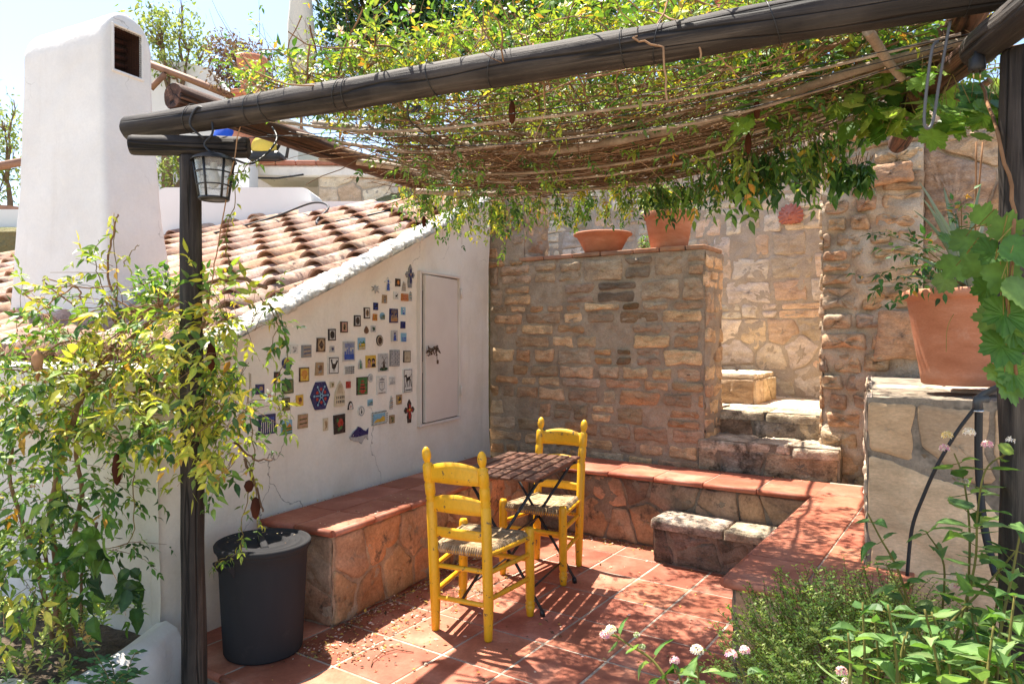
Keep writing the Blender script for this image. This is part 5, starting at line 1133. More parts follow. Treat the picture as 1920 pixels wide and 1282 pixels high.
PLQ = [
 (797, 170, 40, 85, 'figure', 'fig', 'wht', 'blue', 'blue', 'small blue and white ceramic figure, uppermost left of the framed orange tile'),
 (860, 160, 28, 46, 'rect', 'frame', 'dbr', 'dbr', 'org', 'small dark tile with an orange centre near the top of the wall display'),
 (898, 182, 28, 58, 'tower', 'stripes', 'lgr', 'tan', 'tan', 'thin pale spired ceramic piece left of the hanging ornate cross'),
 (933, 120, 50, 140, 'cross', 'inner', 'gry', 'navy', 'tan', 'ornate grey cross with a dark blue foot, highest on the wall by the door'),
 (730, 200, 48, 50, 'spray', 'none', 'lgr', 'lgr', 'lgr', 'pale spiky ceramic relief at the top left of the display'),
 (782, 258, 26, 50, 'rect', 'fig', 'tan', 'dbr', 'gry', 'narrow grey brown tile just below the blue and white figure'),
 (852, 237, 28, 44, 'rect', 'horse', 'wht', 'blk', 'lgr', 'small white tile with a black horse'),
 (905, 248, 40, 44, 'rect', 'stripes', 'org', 'red', 'pnk', 'small square red-orange tile near the top of the door'),
 (941, 240, 17, 60, 'arch', 'stripes', 'lgr', 'teal', 'tan', 'narrow pale green piece between the red-orange tile and the door'),
 (731, 302, 26, 44, 'rect', 'blob', 'navy', 'blk', 'blue', 'small navy blue tile above the little orange brown one'),
 (681, 343, 34, 66, 'rect', 'frame_fig', 'dbr', 'wht', 'tan', 'black framed figure tile, highest of the four in the slanting row'),
 (728, 367, 24, 40, 'rect', 'stripes', 'org', 'dbr', 'yel', 'little orange brown tile left of the round green one'),
 (774, 361, 28, 44, 'oval', 'land', 'sky', 'olv', 'dgr', 'small round green and grey medallion'),
 (841, 359, 48, 84, 'rect', 'scene', 'navy', 'tan', 'org', 'tall tile of golden buildings under a navy sky'),
 (898, 330, 24, 46, 'rect', 'fig', 'sky', 'wht', 'blue', 'light blue tile with a white figure, right of the golden buildings'),
 (898, 414, 26, 42, 'rect', 'none', 'navy', 'navy', 'navy', 'plain dark navy tile between two light blue ones'),
 (621, 389, 38, 66, 'rect', 'frame_fig', 'blk', 'lgr', 'dbr', 'black framed figure tile, second highest in the slanting row'),
 (678, 444, 26, 46, 'drop', 'none', 'brn', 'brn', 'brn', 'reddish brown leaf-shaped ceramic drop'),
 (720, 437, 28, 38, 'rect', 'blob', 'lgr', 'dgr', 'dgr', 'small square grey green tile right of the leaf-shaped drop'),
 (538, 427, 42, 66, 'rect', 'frame_fig', 'dbr', 'pnk', 'tan', 'dark framed tile with a pinkish figure, third in the slanting row'),
 (461, 473, 44, 70, 'rect', 'frame_fig', 'blk', 'lgr', 'blk', 'black and grey framed tile, lowest of the four in the slanting row'),
 (848, 480, 36, 66, 'rect', 'fig', 'lgr', 'navy', 'blue', 'white tile with a blue robed figure under the golden buildings'),
 (902, 488, 30, 52, 'rect', 'land', 'sky', 'blue', 'sky', 'light blue tile beside the door latch, under the navy one'),
 (757, 508, 38, 66, 'oval', 'ring', 'dbr', 'crm', 'dbr', 'cream oval medallion with a brown rim and a figure'),
 (648, 527, 42, 72, 'rect', 'land', 'sky', 'yel', 'grn', 'tile with a yellow and green country landscape'),
 (391, 533, 50, 84, 'rect', 'frame_dia', 'dbr', 'tan', 'dbr', 'brown tile with a diamond inside a dark border'),
 (567, 572, 70, 118, 'rect', 'scene', 'lgr', 'blue', 'blue', 'large white tile with a harbour painted in blue'),
 (463, 560, 26, 38, 'rect', 'blob', 'lgr', 'navy', 'gry', 'tiny grey blue tile left of the blue harbour picture'),
 (306, 572, 54, 74, 'rect', 'stripes', 'gry', 'navy', 'tan', 'grey blue tile with birds beside the blank white one'),
 (237, 560, 44, 54, 'rect', 'blob', 'wht', 'lgr', 'gry', 'square white tile with a faint grey mark'),
 (195, 645, 54, 70, 'oval', 'blob', 'navy', 'org', 'tan', 'round blue and orange plate beside the hanging vine'),
 (388, 677, 46, 78, 'rect', 'blob', 'tan', 'brn', 'gry', 'brown relief tile under the brown diamond tile'),
 (473, 657, 66, 106, 'rect', 'rooster', 'wht', 'blk', 'blk', 'white tile with a black rooster in a dotted border'),
 (570, 686, 60, 54, 'rect', 'chk', 'wht', 'blk', 'blk', 'small tile with a black and white geometric pattern'),
 (638, 650, 26, 60, 'arch', 'fig', 'lgr', 'teal', 'grn', 'narrow green figure tile left of the couple on yellow'),
 (702, 634, 58, 74, 'rect', 'couple', 'yel', 'blk', 'pnk', 'yellow tile with the heads of a couple'),
 (779, 640, 60, 108, 'rect', 'mill', 'lgr', 'dbr', 'dgr', 'tall pale tile with a brown windmill'),
 (848, 612, 56, 98, 'rect', 'lattice', 'gry', 'lgr', 'navy', 'large tile with a fine grey lattice pattern'),
 (921, 603, 40, 70, 'rect', 'lattice', 'dbr', 'crm', 'brn', 'smaller brown lattice tile next to the door'),
 (296, 712, 58, 86, 'rect', 'shell', 'dbr', 'yel', 'org', 'yellow tile with an orange scallop shell in a dark frame'),
 (136, 731, 34, 72, 'rect', 'fig', 'blk', 'red', 'wht', 'small black tile with a red dressed figure, near the vine'),
 (200, 784, 62, 86, 'rect', 'frame', 'dgr', 'olv', 'dgr', 'dark green tile half hidden by the vine, left of the shell'),
 (35, 800, 50, 60, 'rect', 'blob', 'navy', 'tan', 'blue', 'navy tile behind the vine at the far left of the display'),
 (397, 839, 114, 166, 'hex', 'flower', 'navy', 'red', 'sky', 'big hexagonal navy blue tile with red and white flowers'),
 (467, 773, 24, 36, 'rect', 'blob', 'crm', 'olv', 'olv', 'tiny greenish tile at the upper right of the blue hexagon'),
 (512, 825, 60, 150, 'arch', 'dots', 'crm', 'blk', 'tan', 'tall cream church front with rows of dark windows'),
 (567, 773, 26, 40, 'rect', 'none', 'red', 'red', 'red', 'small plain dark red tile'),
 (648, 779, 64, 106, 'rect', 'pagoda', 'dbr', 'grn', 'red', 'tall green tile with a red pagoda'),
 (699, 733, 28, 50, 'oval', 'ring', 'lgr', 'wht', 'gry', 'small pale oval right of the red pagoda'),
 (768, 775, 60, 110, 'rect', 'crest', 'wht', 'gry', 'brn', 'white tile with a grey coat of arms under the windmill'),
 (833, 749, 36, 50, 'rect', 'scene', 'wht', 'lgr', 'lgr', 'small white tile with a very faint drawing, left of the dog'),
 (924, 750, 54, 142, 'rect', 'dog', 'wht', 'blk', 'blk', 'tall white tile with a black dog above a line of lettering'),
 (273, 868, 42, 66, 'rect', 'blob', 'yel', 'brn', 'org', 'small yellow tile with a brown squiggle, left of the blue hexagon'),
 (579, 897, 32, 50, 'bell', 'arched', 'blk', 'wht', 'pnk', 'small black arch-shaped piece with a white middle'),
 (643, 932, 40, 66, 'oval', 'ring', 'wht', 'gry', 'blk', 'round white tile with a black guitar below the pagoda'),
 (699, 881, 28, 38, 'rect', 'land', 'sky', 'gry', 'teal', 'little blue grey sea view above the stamp-shaped tile'),
 (826, 880, 22, 80, 'tower', 'stripes', 'lgr', 'gry', 'tan', 'slender pale tower piece left of the brown gold tile'),
 (872, 862, 32, 58, 'rect', 'blob', 'tan', 'dbr', 'yel', 'small brown and gold tile below the dog'),
 (933, 932, 60, 140, 'cross', 'inner', 'dbr', 'red', 'yel', 'dark ornate cross with red inlay, low beside the door'),
 (291, 992, 58, 84, 'rect', 'stripes', 'tan', 'dbr', 'pnk', 'brown tile with crossing leaves, under the blue hexagon to the left'),
 (431, 1012, 28, 76, 'rect', 'blob', 'crm', 'tan', 'tan', 'narrow cream tile left of the black flower tile'),
 (513, 1010, 66, 114, 'rect', 'blob', 'blk', 'red', 'grn', 'tall black tile with a red bloom and a green leaf'),
 (751, 974, 90, 78, 'rect', 'stampwide', 'wht', 'sky', 'yel', 'wide blue and sand coloured tile with a checkered stamp border'),
 (831, 980, 28, 50, 'rect', 'blob', 'tan', 'olv', 'dgr', 'small olive tile right of the stamp-shaped one'),
 (630, 1077, 108, 112, 'fish', 'fishb', 'lgr', 'navy', 'wht', 'ceramic fish with a blue back and a grey belly'),
 (75, 1010, 100, 120, 'rect', 'lav', 'navy', 'wht', 'blue', 'large blue tile behind the vine at the lower left of the display'),
 (195, 1030, 62, 86, 'rect', 'land', 'sky', 'grn', 'org', 'green and orange tile with a blue edge, behind the vine'),
 (192, 890, 42, 76, 'rect', 'frame', 'dbr', 'olv', 'dgr', 'narrow dark tile hanging behind the vine under the green one')]
for (cx, cy, w_, h_, shp, mot, ca_, cb_, cc_, label) in PLQ:
    x0, x1 = OX + (cx - w_ / 2) * SC, OX + (cx + w_ / 2) * SC; px, py = OX + cx * SC, OY + cy * SC
    t0, _ = wall_pt(x0, py, .02); t1, _ = wall_pt(x1, py, .02); tc, z0 = wall_pt(px, OY + (cy + h_ / 2) * SC, .02); _, z1 = wall_pt(px, OY + (cy - h_ / 2) * SC, .02)
    Wd, H = t1 - t0, z1 - z0; rot = U(-.02, .02)
    ex = (ED * math.cos(rot) + Z * math.sin(rot)); ez = (Z * math.cos(rot) - ED * math.sin(rot))
    zm = (z0 + z1) / 2; ztm = wz_top(tc); wo = max(wall_off(q_, r_, wz_top(q_), (r_ + .3) / (wz_top(q_) + .3)) for q_ in (t0, t1) for r_ in (z0, z1))
    o = wp(t0, z0, wo - .003); mb = MB()
    ou = OUT[shp]; mb.prism([(x * Wd, y * H) for x, y in ou], o + EN * .02, ex, ez, -EN * .029, c=K[ca_])
    lvl = 0
    for poly, c in MT(mot, K[ca_], K[cb_], K[cc_]):
        lvl += 1; q = o - EN * (.0095 + .00022 * lvl)
        ids = [mb.vert(q + ex * (x * Wd) + ez * (y * H), c) for x, y in poly]; area = sum(poly[i][0] * poly[(i + 1) % len(poly)][1] - poly[(i + 1) % len(poly)][0] * poly[i][1] for i in range(len(poly)))
        mb.face(ids if area > 0 else ids[::-1], 0, False)
    mb.build('ceramic_tile', [M_CER], label=label, cat='wall tile', group='ceramic tiles on the white wall')

# ------------------------------------------------------------------ pots and the plants in them
def ray_on(px, o, e):
    k = (px - 960) / F_PX; t = (k * o.y - o.x) / (e.x - k * e.y); return o + e * t
def pot(name, base, prof, label, cat='pot', group=None, soil=.9, mat=None, n=40):
    t = empty(name, tuple(base), 0, label, cat, group)
    mb = MB(); H = max(h for r, h in prof); rt = prof[-1][0]
    inner = [(rt - .018, prof[-1][1] - .001), (rt * .88, H * .80), (rt * .5, H * .79), (.001, H * .79)]
    mb.lathe(prof + inner, n, base, cap=False); mb.face(range(n), 0, False); mb.build('body', [mat or M_POT], t)
    mb = MB(); mb.lathe([(rt * .90, H * .84), (rt * .5, H * .87), (.001, H * .86)], 20, base, cap=False); mb.build('soil', [M_SOIL], t)
    return t
bp_ = Vector((2.10, 3.27, FT + .035))
pot('flowerpot', bp_, [(.165, 0), (.174, .006), (.182, .06), (.234, .385), (.236, .392), (.242, .395), (.252, .40), (.256, .415), (.254, .432), (.246, .440), (.232, .440)], 'big terracotta flowerpot with a rolled rim on the flagstone bed at the right', 'flowerpot')
mo = WO + EU * .19
b1_ = ray_on(1130, mo, EV) + Z * (WTOP + .037); b2_ = ray_on(1254, mo, EV) + Z * (WTOP + .037)
pot('terracotta_bowl', b1_, [(.13, 0), (.14, .004), (.155, .03), (.205, .125), (.222, .15), (.245, .158), (.248, .170), (.238, .176), (.218, .172)], 'wide shallow terracotta bowl on top of the brown stone wall', 'bowl')
pot('flowerpot', b2_, [(.135, 0), (.142, .006), (.185, .235), (.188, .24), (.198, .243), (.200, .285), (.196, .292), (.180, .292)], 'terracotta flowerpot with a leafy plant on the brown stone wall, right of the bowl', 'flowerpot')
# plant in the wall pot
def bush(name, label, cat, blobs, kind, mat, size, pal, n, stem_from=None, per=2, group=None, stem_c=(1, 1, 1), up=.3):
    t = empty(name, tuple(stem_from or blobs[0][0]), 0, label, cat, group); L_ = Leaves(kind); sm = MB()
    root = Vector(stem_from or blobs[0][0]); tot = sum(b[1][0] * b[1][1] * b[1][2] for b in blobs)
    for b in blobs:
        for i in range(int(n * b[1][0] * b[1][1] * b[1][2] / tot)):
            p, v = in_blob(b)
            if i % 9 == 0: sm.tube(curve_pts(root + rv(.02), p, -.03, 6, .03), [.003 * (1 - .12 * j) for j in range(7)], 4, c=stem_c, cap=False)
            for k in range(per): L_.add(p + rv(size[0] * .6), v * .6 + rv(.8) + Z * up * .3, Z + rv(.8) + v * .4, U(*size), pick(pal))
    L_.build('leaves', mat, t); sm.build('stems', [M_TWIG], t); return t
q = b2_ + Z * .27
bush('potted_plant', 'small bright green leafy plant growing in the pot right of the bowl', 'potted plant', [((q.x, q.y, q.z + .10), (.22, .20, .13)), ((q.x - .1, q.y - .02, q.z + .12), (.16, .14, .10))], 'ovate', M_LEAF, (.028, .05), 'vine', 420, (q.x, q.y, q.z))
q = (b1_ + b2_) / 2 + EU * .16
bush('wall_weed', 'tuft of bright green weed growing between the bowl and the flowerpot', 'plant', [((q.x + .02, q.y, q.z + .07), (.06, .06, .09))], 'ovate', M_LEAF, (.02, .035), 'grape', 90, (q.x, q.y, q.z))
# aloe and companions in the big pot
al = empty('aloe_plant', tuple(bp_ + Z * .38), 0, 'spiky grey-green aloe standing in the big terracotta flowerpot', 'aloe')
def blade(name, pts, w0, par, c=(.16, .21, .12)):
    mb = MB(); pts = [Vector(p) for p in pts]; n = 12; rows = []
    for i in range(n + 1):
        t = i / n; a, b, d = pts; p = a * (1 - t) ** 2 + b * 2 * t * (1 - t) + d * t * t; tg = ((b - a) * (1 - t) + (d - b) * t).normalized()
        s_ = tg.cross(Vector((0, -1, .2))).normalized(); nn = s_.cross(tg); w_ = w0 * (1 - t) ** .7 + .001
        rows.append([mb.vert(p + s_ * w_ * math.cos(x) + nn * w_ * .42 * math.sin(x) * (1 if math.sin(x) < 0 else .2), tint([c], .05)) for x in [2 * math.pi * k / 8 for k in range(8)]])
    for i in range(n):
        for k in range(8): mb.face((rows[i][k], rows[i][(k + 1) % 8], rows[i + 1][(k + 1) % 8], rows[i + 1][k]))
    mb.build(name, [M_ALOE], par)
M_ALOE = material('aloe_skin', [(.85, .85, .85), (1.1, 1.1, 1.1)], scale=20, rough=.5, bump=.15, attr=True, spec=.4)
ab_ = bp_ + Z * .36
for (px, py, dd, lx, w_) in ((1722, 342, 3.25, -.05, .020), (1728, 372, 3.1, -.10, .018), (1768, 352, 3.3, .02, .024), (1712, 395, 3.15, -.12, .016), (1745, 380, 3.0, -.02, .020), (1838, 345, 3.25, .02, .018), (1700, 480, 3.05, -.14, .014), (1690, 520, 3.0, -.10, .013), (1850, 400, 3.3, .05, .02), (1790, 395, 3.35, .0, .02)):
    tip = W(px, py, dd); base = ab_ + Vector((U(-.05, .03), U(-.06, .06), 0)); mid_ = base.lerp(tip, .5) + Vector((-lx * .4, 0, .10)); blade('blade', [base, mid_, tip], w_, al, tint([(.17, .22, .13), (.22, .25, .16), (.13, .19, .10)], .1))
mb = MB()
for (px, dx) in ((1825, 0), (1838, 1)): mb.tube(curve_pts(ab_ + Vector((.03, 0, 0)), W(px + 3, 268, 3.3), -.02, 8, .01), .004, 6, c=(1.1, .9, .7))
mb.build('flower_stalk', [M_TWIG], al)
q = bp_ + Z * .44
rs_ = empty('rose_bush', tuple(q), 0, 'dark green rose shoots leaning out of the left side of the big flowerpot', 'rose bush')
lv = Leaves('ovate'); stm = MB()
for (px, py, dd) in ((1650, 440, 2.95), (1625, 520, 2.9), (1680, 560, 2.9), (1660, 470, 3.0), (1700, 540, 2.95), (1800, 375, 3.1), (1790, 400, 3.1), (1640, 535, 2.95), (1750, 500, 2.95), (1720, 470, 3.0)):
    e = W(px, py, dd); P = curve_pts(q + rv(.04), e, -.06, 9, .02); stm.tube(P, [.003 - .0002 * j for j in range(10)], 5, c=(.8, 1, .5), cap=False)
    for p in P[3:]: pinnate(lv, p, rv() + (e - q).normalized(), U(.034, .05), 'rose', 2, .5)
lv.build('leaves', M_LEAF, rs_); stm.build('stems', [M_TWIG], rs_)

# ------------------------------------------------------------------ grape vine round the right post
gv = empty('grape_vine', (1.3, 1.9, 2.3), 0, 'grape vine with broad lobed leaves hanging round the right-hand post', 'grape vine')
lv = Leaves('grape'); stm = MB()
for (c, r, n, zf) in ((W(1560, 90, 2.75), (.45, .3, .10), 80, 0), (W(1480, 150, 2.8), (.28, .25, .12), 45, 0), (W(1720, 190, 2.5), (.28, .3, .11), 70, 0), (W(1815, 215, 2.2), (.12, .12, .07), 28, 0), (W(1640, 230, 2.8), (.20, .2, .06), 20, 0), (W(1400, 215, 2.7), (.2, .2, .08), 12, 0), (W(1650, 110, 2.6), (.3, .2, .12), 40, 0), (W(1480, 20, 3.2), (.4, .4, .2), 35, 0)):
    for i in range(n):
        p, v = in_blob((tuple(c), r)); d = Vector((U(-1, 1), U(-.7, .3), U(-1, .1))).normalized(); h = p - d * .03 + Z * .05
        lv.add(p, d, Vector((U(-.5, .5), U(-.9, .1), 1)), U(.07, .112), pick('grape')); stm.tube([h, p], .0012, 4, c=(1, 1.2, .6), cap=False)
q = W(1890, 470, 1.72)
for (px, py, dd, s_, dx, dy) in ((1815, 455, 2.15, .13, -.4, -1), (1862, 475, 1.85, .12, -.8, -.6), (1790, 500, 2.2, .12, -.8, -.7), (1838, 500, 1.95, .12, -.2, -1), (1880, 520, 1.72, .12, .2, -1), (1905, 470, 1.7, .11, .7, -.5), (1885, 590, 1.70, .125, -.4, -1), (1860, 600, 1.74, .10, -.9, -.7), (1905, 620, 1.7, .11, .4, -1), (1878, 650, 1.7, .115, -.5, -1), (1905, 700, 1.7, .12, .3, -1), (1893, 725, 1.69, .09, .1, -1), (1850, 545, 1.9, .10, -.6, -1), (1908, 545, 1.68, .11, .8, -.8), (1780, 455, 2.3, .10, -1, .2), (1842, 405, 2.3, .09, .2, .8), (1885, 430, 1.75, .09, .1, .9), (1770, 530, 2.3, .09, -.6, -.8), (1870, 700, 1.7, .07, -.9, -.4)):
    p = W(px, py, dd); d = Vector((dx, -.35, dy)); lv.add(p - d.normalized() * s_ * .4, d, Vector((U(-.3, .3), -1, .8)), s_ * .98, tint([(.13, .25, .05), (.19, .31, .07), (.09, .20, .035)])); stm.tube([q.lerp(p, .5) + Z * .06, p - d.normalized() * s_ * .4], .0016, 4, c=(1.1, 1.4, .6), cap=False)
P = [W(1840, 160, 2.1), W(1870, 260, 1.82), W(1905, 400, 1.74), W(1890, 560, 1.71), W(1908, 740, 1.71)]; stm.tube(sum([[P[i].lerp(P[i + 1], j / 6) + rv(.004) for j in range(6)] for i in range(4)], []), .0045, 7, c=(1.1, .9, .7))
for (a, b, r) in (((1640, 120), (1760, 60), .012), ((1560, 80), (1690, 130), .010), ((1480, 130), (1600, 70), .008), ((1700, 175), (1850, 150), .012), ((1690, 110), (1820, 120), .016)):
    stm.tube(curve_pts(W(*a, 2.6), W(*b, 2.35), .02, 10, .06), r, 7, c=tint([(1, .9, .8), (1.2, 1.1, 1)]))
stm.tube(curve_pts(W(1790, 590, 2.3), W(1775, 660, 2.25), 0, 8, .03), .0012, 4, c=(1.4, 1.7, .7))
lv.build('leaves', M_GRAPE, gv); stm.build('stems', [M_TWIG], gv)
# leafy shoots hanging below the canopy in front of the walls
hs_ = empty('hanging_shoots', tuple(W(1450, 290, 3.2)), 0, 'dark green leafy shoots drooping below the canopy in front of the sun face and lantern', 'climber')
lv = Leaves('ovate'); stm = MB()
for i in range(74):
    x = U(1330, 1640); y0 = 300 - (x - 1330) * .14
    if x < 1540: p = W(x, y0 - U(0, 30), U(2.9, 3.3)); L = U(.10, .28)
    else: p = W(x, U(285, 300), 3.0); L = U(.04, .12)
    add_spray(p, Vector((U(-.6, .6), U(-.4, .3), -1)), n=4, L=L, size=U(.045, .065), pal=R.choice(('rose', 'green', 'rose', 'vine')), droop=.7, pairs=1)
lv.build('leaves', M_LEAF, hs_); stm.build('stems', [M_TWIG], hs_)

# ------------------------------------------------------------------ climber on the left
lc = empty('climbing_shrub', tuple(W(105, 1215, 3.1)), 0, 'large yellow-green climber with white flowers growing up the left side round the log post', 'climber')
lv = Leaves('ovate'); stm = MB(); fl_ = Leaves('quad')
PX = lambda b: (tuple(W(b[0], b[1], b[2])), b[3])
for blob, n, pal, dr in ((PX((40, 740, 3.1, (.32, .2, .22))), 95, 'vine', .5), (PX((165, 730, 3.1, (.26, .18, .20))), 80, 'vineY', .4), (PX((60, 900, 3.05, (.24, .2, .28))), 95, 'vine', .6), (PX((170, 880, 3.0, (.10, .12, .22))), 30, 'green', .8),
                     (PX((215, 560, 3.15, (.15, .10, .20))), 34, 'vineY', .3), (PX((300, 650, 3.1, (.24, .14, .12))), 60, 'vineY', .5), (PX((440, 690, 2.9, (.14, .10, .24))), 84, 'vineY', .8), (PX((430, 800, 2.88, (.09, .08, .16))), 36, 'vineY', .9),
                     (PX((70, 1060, 3.0, (.20, .16, .20))), 50, 'vine', .7), (PX((180, 1020, 3.0, (.10, .08, .12))), 22, 'green', .7), (PX((240, 800, 3.0, (.10, .1, .09))), 14, 'vine', .8), (PX((15, 1090, 2.8, (.08, .1, .16))), 18, 'vineY', .8),
                     (PX((20, 620, 3.3, (.15, .12, .12))), 24, 'green', .4), (PX((400, 600, 3.0, (.2, .1, .08))), 40, 'vineY', .6), (PX((300, 780, 3.0, (.2, .1, .08))), 26, 'vineY', .8)):
    for i in range(int(n * (.80 if blob[0][2] > 1.1 else .6))):
        p, v = in_blob(blob)
        if p.x / p.y * F_PX + 960 > 478: continue
        add_spray(p, Vector((v.x - (.4 if p.x / p.y * F_PX + 960 > 430 else 0), v.y - .3, v.z * .6 + U(-.4, .5))), n=3, L=U(.10, .24), size=U(.034, .070), pal=pal if R.random() < .75 else R.choice(('vine', 'green')), droop=dr)
def path(pts, r, n=7, c=(1.2, 1.1, 1), k=6, wob=.006):
    P = [W(*q) for q in pts]; o = []
    for i in range(len(P) - 1):
        p0 = P[max(0, i - 1)]; p1, p2 = P[i], P[i + 1]; p3 = P[min(len(P) - 1, i + 2)]
        for j in range(k):
            f = j / k; o.append(.5 * ((2 * p1) + (p2 - p0) * f + (2 * p0 - 5 * p1 + 4 * p2 - p3) * f * f + (3 * p1 - p0 - 3 * p2 + p3) * f ** 3) + rv(wob))
    o.append(P[-1]); stm.tube(o, [r * (1 - .45 * i / len(o)) for i in range(len(o))], n, c=c); return o
path([(112, 1215, 3.1), (108, 1100, 3.1), (95, 960, 3.1), (130, 800, 3.12), (210, 650, 3.15), (320, 560, 3.1), (430, 520, 3.02), (500, 540, 3.0)], .015, 8)
path([(120, 1215, 3.1), (125, 1080, 3.1), (150, 930, 3.1), (140, 780, 3.1), (190, 690, 3.12), (290, 600, 3.08), (380, 545, 2.93), (382, 600, 2.9), (330, 680, 2.95)], .011, 8)
path([(98, 1212, 3.1), (90, 1150, 3.1), (60, 1040, 3.1), (20, 900, 3.1), (30, 760, 3.1)], .012); path([(75, 1190, 3.0), (100, 1160, 2.95), (95, 1090, 3.0), (70, 1000, 3.0)], .012)
path([(130, 1215, 3.12), (118, 1130, 3.1), (122, 1040, 3.1)], .014); path([(240, 620, 3.1), (205, 520, 3.15), (212, 440, 3.15), (222, 402, 3.15)], .006); path([(190, 660, 3.1), (120, 640, 3.1), (40, 700, 3.1)], .006)
path([(150, 700, 3.0), (240, 690, 3.0), (330, 740, 2.95), (345, 790, 2.93)], .006); path([(180, 760, 3.0), (230, 830, 3.0), (225, 900, 2.98)], .004)
for i in range(46):
    a = (U(60, 330), U(560, 760), U(3.0, 3.15)); path([a, (a[0] + U(-70, 90), a[1] + U(-70, 50), a[2] + U(-.05, .05)), (a[0] + U(-120, 170), a[1] + U(-60, 120), a[2] + U(-.1, .05))], U(.002, .0045), 5, c=tint([(1.5, 1.35, 1.2), (1, .85, .75)]))
def hang(pts, pal, size=.05, rate=1.0):
    o = path(pts, .0026, 5, (.9, 1, .6))
    for i, p in enumerate(o[2:]):
        if R.random() < rate: pinnate(lv, p, Vector((U(-1, 1), U(-.6, .3), U(-1, .1))), U(size * .8, size * 1.15), pal, 1, .4)
hang([(500, 560, 2.98), (540, 660, 2.95), (515, 720, 2.95), (530, 800, 2.93)], 'vine'); hang([(490, 560, 2.98), (525, 600, 2.96), (500, 660, 2.95)], 'vine'); hang([(470, 780, 2.92), (475, 880, 2.92), (455, 970, 2.93), (450, 1030, 2.93), (415, 1048, 2.9), (402, 1060, 2.9)], 'vine', .032)
hang([(395, 690, 2.85), (375, 800, 2.83), (372, 862, 2.83), (352, 856, 2.83)], 'vineY', .05, .5); hang([(455, 850, 2.9), (475, 900, 2.9), (482, 990, 2.9)], 'vineY', .035); hang([(250, 890, 2.98), (245, 1010, 2.95), (180, 1030, 2.95)], 'green', .05, .6)
hang([(220, 640, 3.15), (218, 520, 3.15), (215, 400, 3.15)], 'vineY', .055); hang([(200, 560, 3.12), (180, 500, 3.15), (185, 450, 3.15)], 'vine', .055); hang([(230, 500, 3.15), (250, 470, 3.15), (262, 460, 3.15)], 'vineY', .05, .5)
hang([(430, 500, 2.95), (425, 440, 2.95), (440, 380, 2.9), (450, 310, 2.88)], 'vineY', .032, .4); hang([(430, 330, 2.86), (455, 320, 2.86), (475, 300, 2.86)], 'vine', .035, .8)
path([(455, 860, 2.9), (480, 910, 2.9), (492, 960, 2.9)], .006, 6, (.6, .55, .5)); path([(440, 830, 2.9), (475, 860, 2.9), (510, 862, 2.9)], .005, 6, (.7, .6, .55))
for (px, py, dd, s_) in ((45, 722, 2.85, .030), (66, 728, 2.85, .030), (85, 716, 2.87, .026), (150, 680, 2.9, .028), (172, 685, 2.9, .026), (58, 912, 2.8, .022), (506, 742, 2.86, .030), (5, 745, 2.85, .04), (140, 700, 2.9, .02)):
    trumpet(W(px, py, dd), Vector((U(-.4, .4), -1, U(0, .5))), s_, (.86, .82, .80), lc)
for (px, py, L) in ((396, 640, .12), (218, 850, .13), (478, 932, .09), (466, 900, .05)):
    mb = MB(); p = W(px, py, 2.82); mb.tube([p, p - Z * L * .1, p - Z * L * .5, p - Z * L * .88, p - Z * L], [.002, .013, .020, .012, .001], 9, c=(.28, .12, .08)); mb.build('seed_pod', [M_TWIG], lc)
mb = MB(); p = W(70, 655, 2.85); mb.tube([p, p - Z * .03, p - Z * .08, p - Z * .13], [.003, .022, .018, .002], 8, c=(1.9, 1.5, 1.2)); mb.build('seed_pod', [M_TWIG], lc)
lv.build('leaves', M_LEAF, lc); stm.build('stems', [M_TWIG], lc)
# serrated shrub leaves low on the left: another plant
lv = Leaves('serr'); stm = MB(); t_ = empty('trumpet_creeper', tuple(W(150, 1200, 3.0)), 0, 'dark green toothed foliage hanging low beside the trunks of the left climber', 'creeper')
for (px, py) in ((140, 980), (200, 1010), (230, 1080), (170, 1090), (120, 1010), (195, 950), (90, 1040), (245, 1050)):
    p = W(px, py, 2.92); d = Vector((U(-.2, .9), -.3, -.5)); stm.tube([p - d * .1, p], .002, 4, c=(.7, 1, .5)); pinnate(lv, p, d, U(.075, .10), 'green', 2, .4, .15)
stm.tube([W(150, 1200, 3.0), W(150, 1080, 2.98), W(180, 980, 2.95)], .006, 6)
lv.build('leaves', M_LEAF, t_); stm.build('stems', [M_TWIG], t_)
# bright fern-like shoots on the roof edge
bush('roof_shrub', 'bright green feathery shrub showing over the roof edge right of the chimney', 'shrub', [(tuple(W(300, 540, 3.5)), (.14, .08, .10)), (tuple(W(375, 520, 3.5)), (.06, .05, .07))], 'ovate', M_LEAF, (.035, .06), 'grape', 150, tuple(W(300, 600, 3.4)))

# planter with succulents
pl = empty('white_planter', (-1.7, 2.9, -.22), 0, 'low whitewashed planter kerb with rounded top at the bottom left', 'planter')
mb = MB()
def kerb(a, b):
    y = 3.25 - 1.5 * a; x = -1.60 - .16 * a + .02 * math.sin(a * 9); prof = [(.09, -.22), (.08, .08), (.055, .135), (.0, .165), (-.05, .15), (-.08, .10), (-.09, -.1)]
    k = b * 6; i = min(5, int(k)); f = k - i; u = prof[i][0] * (1 - f) + prof[i + 1][0] * f; z = prof[i][1] * (1 - f) + prof[i + 1][1] * f
    p = Vector((x + u, y, z)); return p + Vector((1, 0, .5)) * .012 * nz(p, 6)
mb.grid(kerb, 60, 24); mb.build('kerb', [M_WHITE], pl)
mb = MB(); mb.grid(lambda a, b: Vector((-1.66 - 2.2 * a, 1.7 + 2.2 * b, .075 + .03 * nz((a * 20, b * 20, 3)))), 50, 50); mb.build('soil', [M_SOIL], pl)
